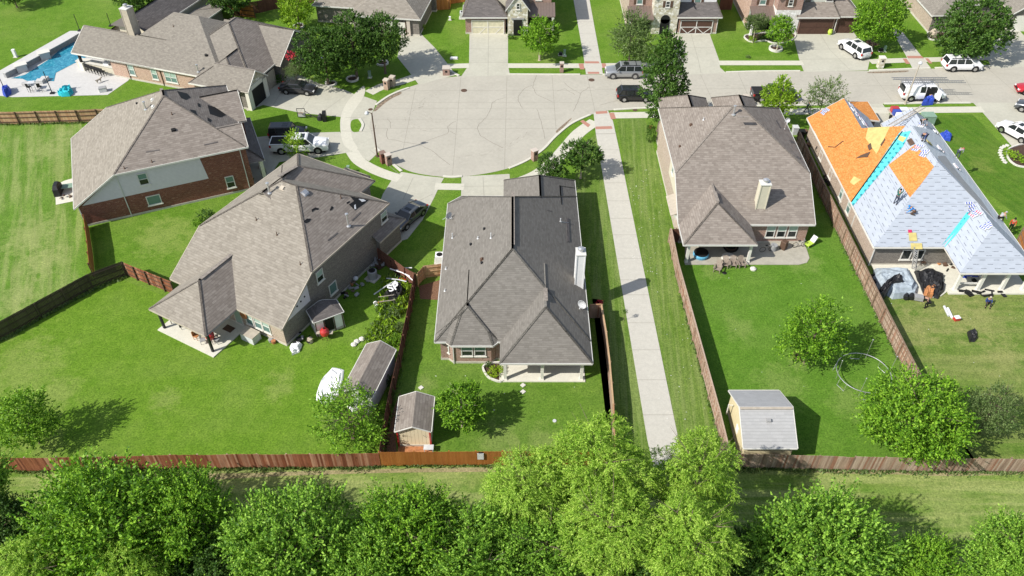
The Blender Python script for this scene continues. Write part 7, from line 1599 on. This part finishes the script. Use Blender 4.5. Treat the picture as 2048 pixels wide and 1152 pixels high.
# tarps and debris on the curved slab
cloth('tarp', 'pale blue grey tarp over furniture on the curved patio slab', 'tarp', px=[(1752, 528), (1820, 528), (1842, 565), (1835, 582), (1790, 585), (1765, 570), (1748, 545)], z=.9, amp=.2, m='tarp_grey', seed=21)
cloth('tarp', 'crumpled black tarp lying over the pale tarp', 'tarp', px=[(1760, 570), (1790, 545), (1812, 540), (1815, 560), (1785, 565), (1770, 590), (1752, 592)], z=1.15, amp=.35, m='black_metal', seed=22)
cloth('tarp', 'large black tarp heap in the middle of the curved patio slab', 'tarp', px=[(1830, 535), (1868, 530), (1890, 545), (1893, 575), (1880, 588), (1850, 580), (1842, 560)], z=.7, amp=.45, m='black_metal', seed=23)
cloth('tarp', 'brown sheet of torn roofing felt near the standing roofer', 'roofing felt', px=[(1850, 572), (1868, 563), (1876, 570), (1868, 586), (1852, 588)], z=.75, amp=.2, m='orange_wood', seed=24)
junk('rusty brown torn felt below the cyan valley strip', 1895, 530, 14, (1.3, 1.0), ['rust', 'brown', 'dark', 'orange_wood'], 31, 'felt_scrap_heap', sz=.7); junk('black scrap between the fence and the pale tarp', 1748, 560, 14, (.8, 1.8), ['dark', 'black_metal', 'brown'], 32, 'felt_scrap_heap', sz=.8)
junk('scattered black felt strips in the grass below the porch', 1960, 588, 16, (3.2, .35), ['dark', 'black_metal'], 33, 'felt_scrap_heap', sz=.9, flat=True); junk('dark clutter in the shaded gap beside the right house', 1625, 290, 14, (1.2, 3.0), ['dark', 'grey', 'blue', 'brown', 'black_metal'], 34, 'scrap_heap', sz=.9)
junk('dark branches and scrap along the brick side wall', 1660, 370, 12, (.5, 4.0), ['dark', 'black_metal'], 35, 'scrap_heap', sz=.8); junk('bags and buckets under the porch', 1960, 555, 9, (2.4, .6), ['dark', 'brown', 'blue', 'lightgrey'], 36, 'porch_clutter', sz=.6, z=.15)
for u, v, l in ((1812, 592, 'black rolled felt tube on the curved slab, left one'), (1823, 592, 'black rolled felt tube on the curved slab, right one')): t = thing('felt_roll', l, 'felt roll', G(u, v, .3), .2); q = MB(); q.tube([(-.2, -.3, 0), (.2, .3, 0)], .24, 12); q.build('roll', M['black_metal'], t)
t = thing('cabinet', 'dark slatted box at the edge of the curved slab', 'box', G(1836, 598, .12), -.3); q = MB(); q.box((0, 0, .2), (.8, .6, .4)); q.build('body', M['grey'], t)
simple_chair('wooden chair standing against the brick wall under the window', G(1844, 530, .12), 0, 'brown')
for u, v, m, l in ((1892, 622, 'lightgrey', 'roll of grey underlay lying on the grass, left one'), (1899, 626, 'white', 'roll of white underlay lying on the grass, right one')): t = thing('felt_roll', l, 'felt roll', G(u, v, .12), 0); q = MB(); q.tube([(0, -.65, 0), (.08, .65, 0)], .12, 10); q.build('roll', M[m], t)
t = thing('cooler_box', 'small red box on the grass beside the rolls', 'box', G(1912, 640), .2); q = MB(); q.box((0, 0, .2), (.5, .4, .35)); q.build('body', M['red'], t); q = MB(); q.box((0, 0, .39), (.52, .42, .05)); q.build('lid', M['white'], t)
cloth('clothes_heap', 'heap of black bags and cloth on the lawn right of the fence', 'bags', px=[(1937, 660), (1950, 655), (1958, 664), (1952, 678), (1940, 680)], z=.35, amp=.25, m='black_metal', seed=40); lathething('garden_ball', 'white ball beside the dull green tree', 'ball', 1994, 860, [(.05, 0), (.14, .08), (.14, .16), (.05, .24)], 'white')
cloth('tarp', 'bright blue tarp on the front lawn beside the far gable', 'tarp', px=[(1880, 264), (1895, 258), (1905, 268), (1903, 275), (1888, 272)], z=.6, amp=.35, m='blue', seed=41)
# bundles stacked on the front lawn, trailer
t = thing('trailer', 'open trailer with shingle bundles in front of the house being re-roofed', 'trailer', G(1798, 240), 0); q = MB(); q.box((0, 0, .6), (2.2, 3.4, .12)); q.build('bed', M['trim_tan'], t)
for x in (-1.15, 1.15): q = MB(); q.tube([(x - .1, 0, .35), (x + .1, 0, .35)], .35, 14); q.build('wheel', M['tyre'], t)
for i, (x, y, m) in enumerate(((-.5, 1.0, 'red'), (-.5, .2, 'dblue'), (-.4, -.6, 'white'), (.5, .7, 'white'), (.5, -.5, 'teal'))): t2 = thing('shingle_stack', ['red covered stack at the far end of the trailer', 'blue and red shingle stack on the trailer', 'white wrapped stack at the near end of the trailer', 'white stack on the right of the trailer', 'white and teal stack at the near right of the trailer'][i], 'shingle stack', G(1798, 240) + Vector((x, y, .66))); q = MB(); q.box((0, 0, .3), (.9, .7, .6)); q.build('stack', M[m], t2)
t = thing('front_wall', 'low brick wing wall beside the trailer', 'wall', G(1775, 262)); q = MB(); q.box((0, 0, .5), (.3, 1.6, 1.0)); q.build('wall', M['trim'], t)
# rubbish bins
def bin_(u, v, m, label, z=0): t = thing('wheeled_bin', label, 'bin', G(u, v, z)); q = MB(); q.mesh([(-.25, -.28, 0), (.25, -.28, 0), (.25, .28, 0), (-.25, .28, 0), (-.32, -.36, 1.0), (.32, -.36, 1.0), (.32, .36, 1.0), (-.32, .36, 1.0)], [(3, 2, 1, 0), (0, 1, 5, 4), (1, 2, 6, 5), (2, 3, 7, 6), (3, 0, 4, 7)]); q.build('tub', M[m], t); q = MB(); q.box((0, 0, 1.04), (.7, .78, .08)); q.build('lid', M[m], t)
bin_(1588, 268, 'lightgrey', 'pale bin in the gap between the two right houses'); bin_(1601, 276, 'dark', 'dark bin in the gap between the two right houses'); lathething('garden_pot', 'lime green pot on the driveway between the garage doors', 'pot', 1659, 69, [(.22, 0), (.35, .4), (.25, .8)], 'lime'); lathething('garden_pot', 'brown pot by the white cross bar garage', 'pot', 1336, 77, [(.3, 0), (.4, .3), (.3, .35)], 'brown')
t = thing('porch_boulder', 'large leaning stone slab in the bed at the upper right', 'rock', G(1865, 72)); q = MB(); q.lathe([(.6, 0), (.5, .7), (.2, 1.3)], 7); q.build('rock', M['bark_pale'], t)
# ================================================================ people
def person(label, loc, rz, J, shirt, trous, hair='dark', hat=None, shoes='dark', tilt=None, bare=False):
    """J: joint positions in metres, x right, y forward. keys: pel che nec hed  sL eL hL sR eR hR  kL fL kR fR"""
    t = thing('person', label, 'person', loc, rz)
    if tilt: t.rotation_euler = tilt
    keys = ['pel', 'mid', 'che', 'nec', 'hed', 'top', 'sL', 'eL', 'wL', 'hL', 'sR', 'eR', 'wR', 'hR', 'pL', 'kL', 'aL', 'tL', 'pR', 'kR', 'aR', 'tR']
    J = {k_: Vector(v) for k_, v in J.items()}
    up = (J['hed'] - J['nec']).normalized(); J['top'] = J['hed'] + up * .13; J['mid'] = (J['pel'] + J['che']) / 2
    for s in 'LR':
        J['w' + s] = J['e' + s] + (J['h' + s] - J['e' + s]) * .88; sd = (J['s' + s] - J['nec']); J['p' + s] = J['pel'] + Vector((.09 if s == 'R' else -.09, 0, -.03))
        if 't' + s not in J: J['t' + s] = J['a' + s] + Vector((0, .2, -.04))
    r = dict(pel=.125, mid=.12, che=.135, nec=.06, hed=.095, top=.075, sL=.07, eL=.042, wL=.03, hL=.035, sR=.07, eR=.042, wR=.03, hR=.035, pL=.095, kL=.06, aL=.042, tL=.035, pR=.095, kR=.06, aR=.042, tR=.035)
    E_ = [('pel', 'mid'), ('mid', 'che'), ('che', 'nec'), ('nec', 'hed'), ('hed', 'top')]
    for s in 'LR': E_ += [('che', 's' + s), ('s' + s, 'e' + s), ('e' + s, 'w' + s), ('w' + s, 'h' + s), ('pel', 'p' + s), ('p' + s, 'k' + s), ('k' + s, 'a' + s), ('a' + s, 't' + s)]
    def skin(nm, ks, es, mat, grow=1.0, extra=()):
        me = bpy.data.meshes.new(nm); ix = {k_: i for i, k_ in enumerate(ks)}; vs = [J[k_] for k_ in ks]; ed = [(ix[a], ix[b]) for a, b in es if a in ix and b in ix]; rr = [r[k_] * grow for k_ in ks]
        for b, e, rad in extra: vs.append(e); ed.append((ix[b] if isinstance(b, str) else b, len(vs) - 1)); rr.append(rad)
        me.from_pydata([tuple(v) for v in vs], ed, []); me.materials.append(M[mat]); o = bpy.data.objects.new(nm, me); COL.objects.link(o); o.parent = t
        o.modifiers.new('skin', 'SKIN'); sb = o.modifiers.new('sub', 'SUBSURF'); sb.levels = 1; sb.render_levels = 1
        for i, q in enumerate(rr): me.skin_vertices[0].data[i].radius = (q, q)
        me.skin_vertices[0].data[0].use_root = True; return o
    ex = []
    for s in 'LR':
        d = (J['h' + s] - J['w' + s]).normalized(); sd = d.cross(Vector((.2, .1, 1))).normalized()
        for i in range(4): ex.append(('h' + s, J['h' + s] + d * (.075 + .012 * (1.5 - abs(i - 1.5))) + sd * (i - 1.5) * .022, .009))
        ex.append(('w' + s, J['w' + s] + d * .06 + sd * .06, .01))
    skin('body', keys, E_, 'skin', 1.0, ex)
    skin('shirt', ['pel', 'mid', 'che', 'sL', 'eL', 'sR', 'eR'] + ([] if bare else ['wL', 'wR']), E_, shirt, 1.14); skin('trousers', ['pel', 'pL', 'kL', 'aL', 'pR', 'kR', 'aR'], E_, trous, 1.16)
    for s in 'LR': q = MB(); q.tube([J['a' + s] + Vector((0, 0, -.02)), J['t' + s]], [.055, .045], 8); q.build('shoe', M[shoes], t)
    h_ = J['hed'] + up * .03; fw = (J.get('look') or Vector((0, 1, 0))).normalized()
    q = MB(); qq = up.to_track_quat('Z', 'Y').to_matrix().to_4x4(); q.M = Matrix.Translation(h_ - fw * .018) @ qq; q.lathe([(.1, -.04), (.112, .03), (.095, .1), (.05, .135)], 12); q.build('hair' if not hat else 'hat', M[hat or hair], t)
    q = MB(); sx = fw.cross(up).normalized()
    q.box(J['hed'] + fw * .105, (.02, .03, .035)); q.build('nose', M['skin'], t)
    q = MB()
    for k_ in (-1, 1): q.box(J['hed'] + fw * .092 + sx * .035 * k_ + up * .03, (.018, .018, .012))
    q.box(J['hed'] + fw * .093 - up * .045, (.045, .012, .012)); q.build('facial_features', M['brown'], t)
    return t
def pose(kind, s=1):
    if kind == 'stand': return dict(pel=(0, 0, .95), che=(0, .02, 1.35), nec=(0, .02, 1.5), hed=(0, .04, 1.64), sL=(-.2, 0, 1.42), eL=(-.27, .02, 1.14), hL=(-.25, .16, .9), sR=(.2, 0, 1.42), eR=(.27, .02, 1.14), hR=(.25, .16, .9), kL=(-.1, .04, .5), aL=(-.12, 0, .08), kR=(.1, .04, .5), aR=(.13, 0, .08))
    if kind == 'walk': return dict(pel=(0, 0, .93), che=(0, .06, 1.33), nec=(0, .09, 1.48), hed=(0, .13, 1.62), sL=(-.2, .05, 1.4), eL=(-.25, .18, 1.14), hL=(-.2, .4, 1.0), sR=(.2, .05, 1.4), eR=(.26, -.12, 1.14), hR=(.25, -.15, .88), kL=(-.1, -.1, .5), aL=(-.1, -.35, .14), kR=(.1, .24, .52), aR=(.1, .3, .08))
    if kind == 'reach': return dict(pel=(0, 0, .93), che=(0, .1, 1.33), nec=(0, .13, 1.48), hed=(0, .2, 1.6), sL=(-.2, .1, 1.42), eL=(-.22, .3, 1.55), hL=(-.15, .5, 1.75), sR=(.2, .1, 1.42), eR=(.24, .32, 1.5), hR=(.15, .5, 1.7), kL=(-.13, .1, .5), aL=(-.15, -.05, .08), kR=(.13, .02, .5), aR=(.16, -.2, .08))
    if kind == 'kneel': return dict(pel=(0, -.15, .42), che=(0, .16, .68), nec=(0, .3, .76), hed=(0, .42, .82), sL=(-.2, .2, .7), eL=(-.3, .38, .42), hL=(-.2, .58, .14), sR=(.2, .2, .7), eR=(.32, .36, .44), hR=(.3, .58, .14), kL=(-.16, .16, .08), aL=(-.15, -.28, .08), kR=(.2, .22, .42), aR=(.2, .12, .08), look=(0, .7, -.7))
    if kind == 'bend': return dict(pel=(0, -.1, .85), che=(0, .3, 1.0), nec=(0, .44, .98), hed=(0, .56, .92), sL=(-.2, .34, .96), eL=(-.22, .4, .68), hL=(-.12, .45, .42), sR=(.2, .34, .96), eR=(.22, .4, .68), hR=(.12, .45, .42), kL=(-.13, .05, .46), aL=(-.14, -.1, .08), kR=(.13, .1, .46), aR=(.15, 0, .08), look=(0, .5, -.85))
    if kind == 'sit': return dict(pel=(0, 0, .22), che=(0, .05, .62), nec=(0, .08, .77), hed=(0, .14, .9), sL=(-.2, .05, .68), eL=(-.28, .18, .45), hL=(-.18, .42, .42), sR=(.2, .05, .68), eR=(.28, .18, .45), hR=(.18, .42, .42), kL=(-.18, .42, .45), aL=(-.2, .62, .08), kR=(.18, .42, .45), aR=(.2, .62, .08))
M['s_green'] = plain('s_green', (.02, .10, .08), .8); M['s_blue'] = plain('s_blue', (.02, .22, .6), .8); M['s_navy'] = plain('s_navy', (.03, .06, .2), .8); M['jeans'] = plain('jeans', (.05, .06, .09), .85); M['s_grey'] = plain('s_grey', (.35, .36, .38), .85); M['s_red'] = plain('s_red', (.55, .05, .03), .8)
def onr(u, v): b = H6.onroof(u, v); return Vector(b[1]) + Vector((0, 0, .02))
person('person in a dark green shirt standing on the grey felt reaching upslope', onr(1790, 408), radians(-40), pose('reach'), 's_green', 'jeans')
person('person in a bright blue hooded top kneeling on the grey felt', onr(1823, 428), radians(70), pose('kneel'), 's_blue', 'brown', hat='s_blue')
person('person in a dark blue shirt crouching at the top ridge', onr(1847, 283), radians(120), pose('bend'), 's_navy', 'jeans'); person('person in dark clothes at the far gable of the roof', onr(1843, 248) if H6.onroof(1843, 248) else G(1843, 248, 4.5), radians(200), pose('kneel'), 'grey', 'dark')
person('person in grey and dark red carrying a load at the right eave', onr(1914, 310) if H6.onroof(1914, 310) else G(1914, 314, 3.2), radians(-60), pose('bend'), 's_grey', 'jeans', hat='magenta')
person('person in a grey hoodie crouching at the lower right eave', onr(1999, 440) if H6.onroof(1999, 440) else G(2003, 448, 3), radians(-70), pose('kneel'), 's_grey', 'dark', hat='s_grey'); person('person in a red shirt standing on the grass beyond the lower right eave', G(2018, 462), radians(150), pose('stand'), 's_red', 'dark')
person('person in black clothes bending on the grass by the curved slab', G(1851, 616), radians(10), pose('bend'), 'dark', 'dark'); person('person in a blue shirt sitting on the grass below the porch', G(1974, 607), radians(160), pose('sit'), 's_navy', 'dark', hair='trim_tan')
person('person in dark clothes walking on the sidewalk behind the orange roof', G(1612, 226), radians(-110), pose('walk'), 's_navy', 'jeans'); person('person leaning into the open side door of the white van', Vector((vb.x + .75, vb.y - 1.35, .03)), radians(0), pose('bend'), 'trim_tan', 's_navy')
# move each house's origin to the middle of its base
bpy.context.view_layer.update()
for o in list(COL.objects):
    if o.type == 'EMPTY' and o.get('category') in ('house', 'shed') and o.children:
        pts = [Vector(c) for ch in o.children if ch.type == 'MESH' for c in ch.bound_box if ch.name.startswith('wall') or ch.name.startswith('roof')]
        if not pts: continue
        m = Vector(((min(p.x for p in pts) + max(p.x for p in pts)) / 2, (min(p.y for p in pts) + max(p.y for p in pts)) / 2, 0))
        o.location = o.matrix_world @ m
        for ch in o.children: ch.location = ch.location - m
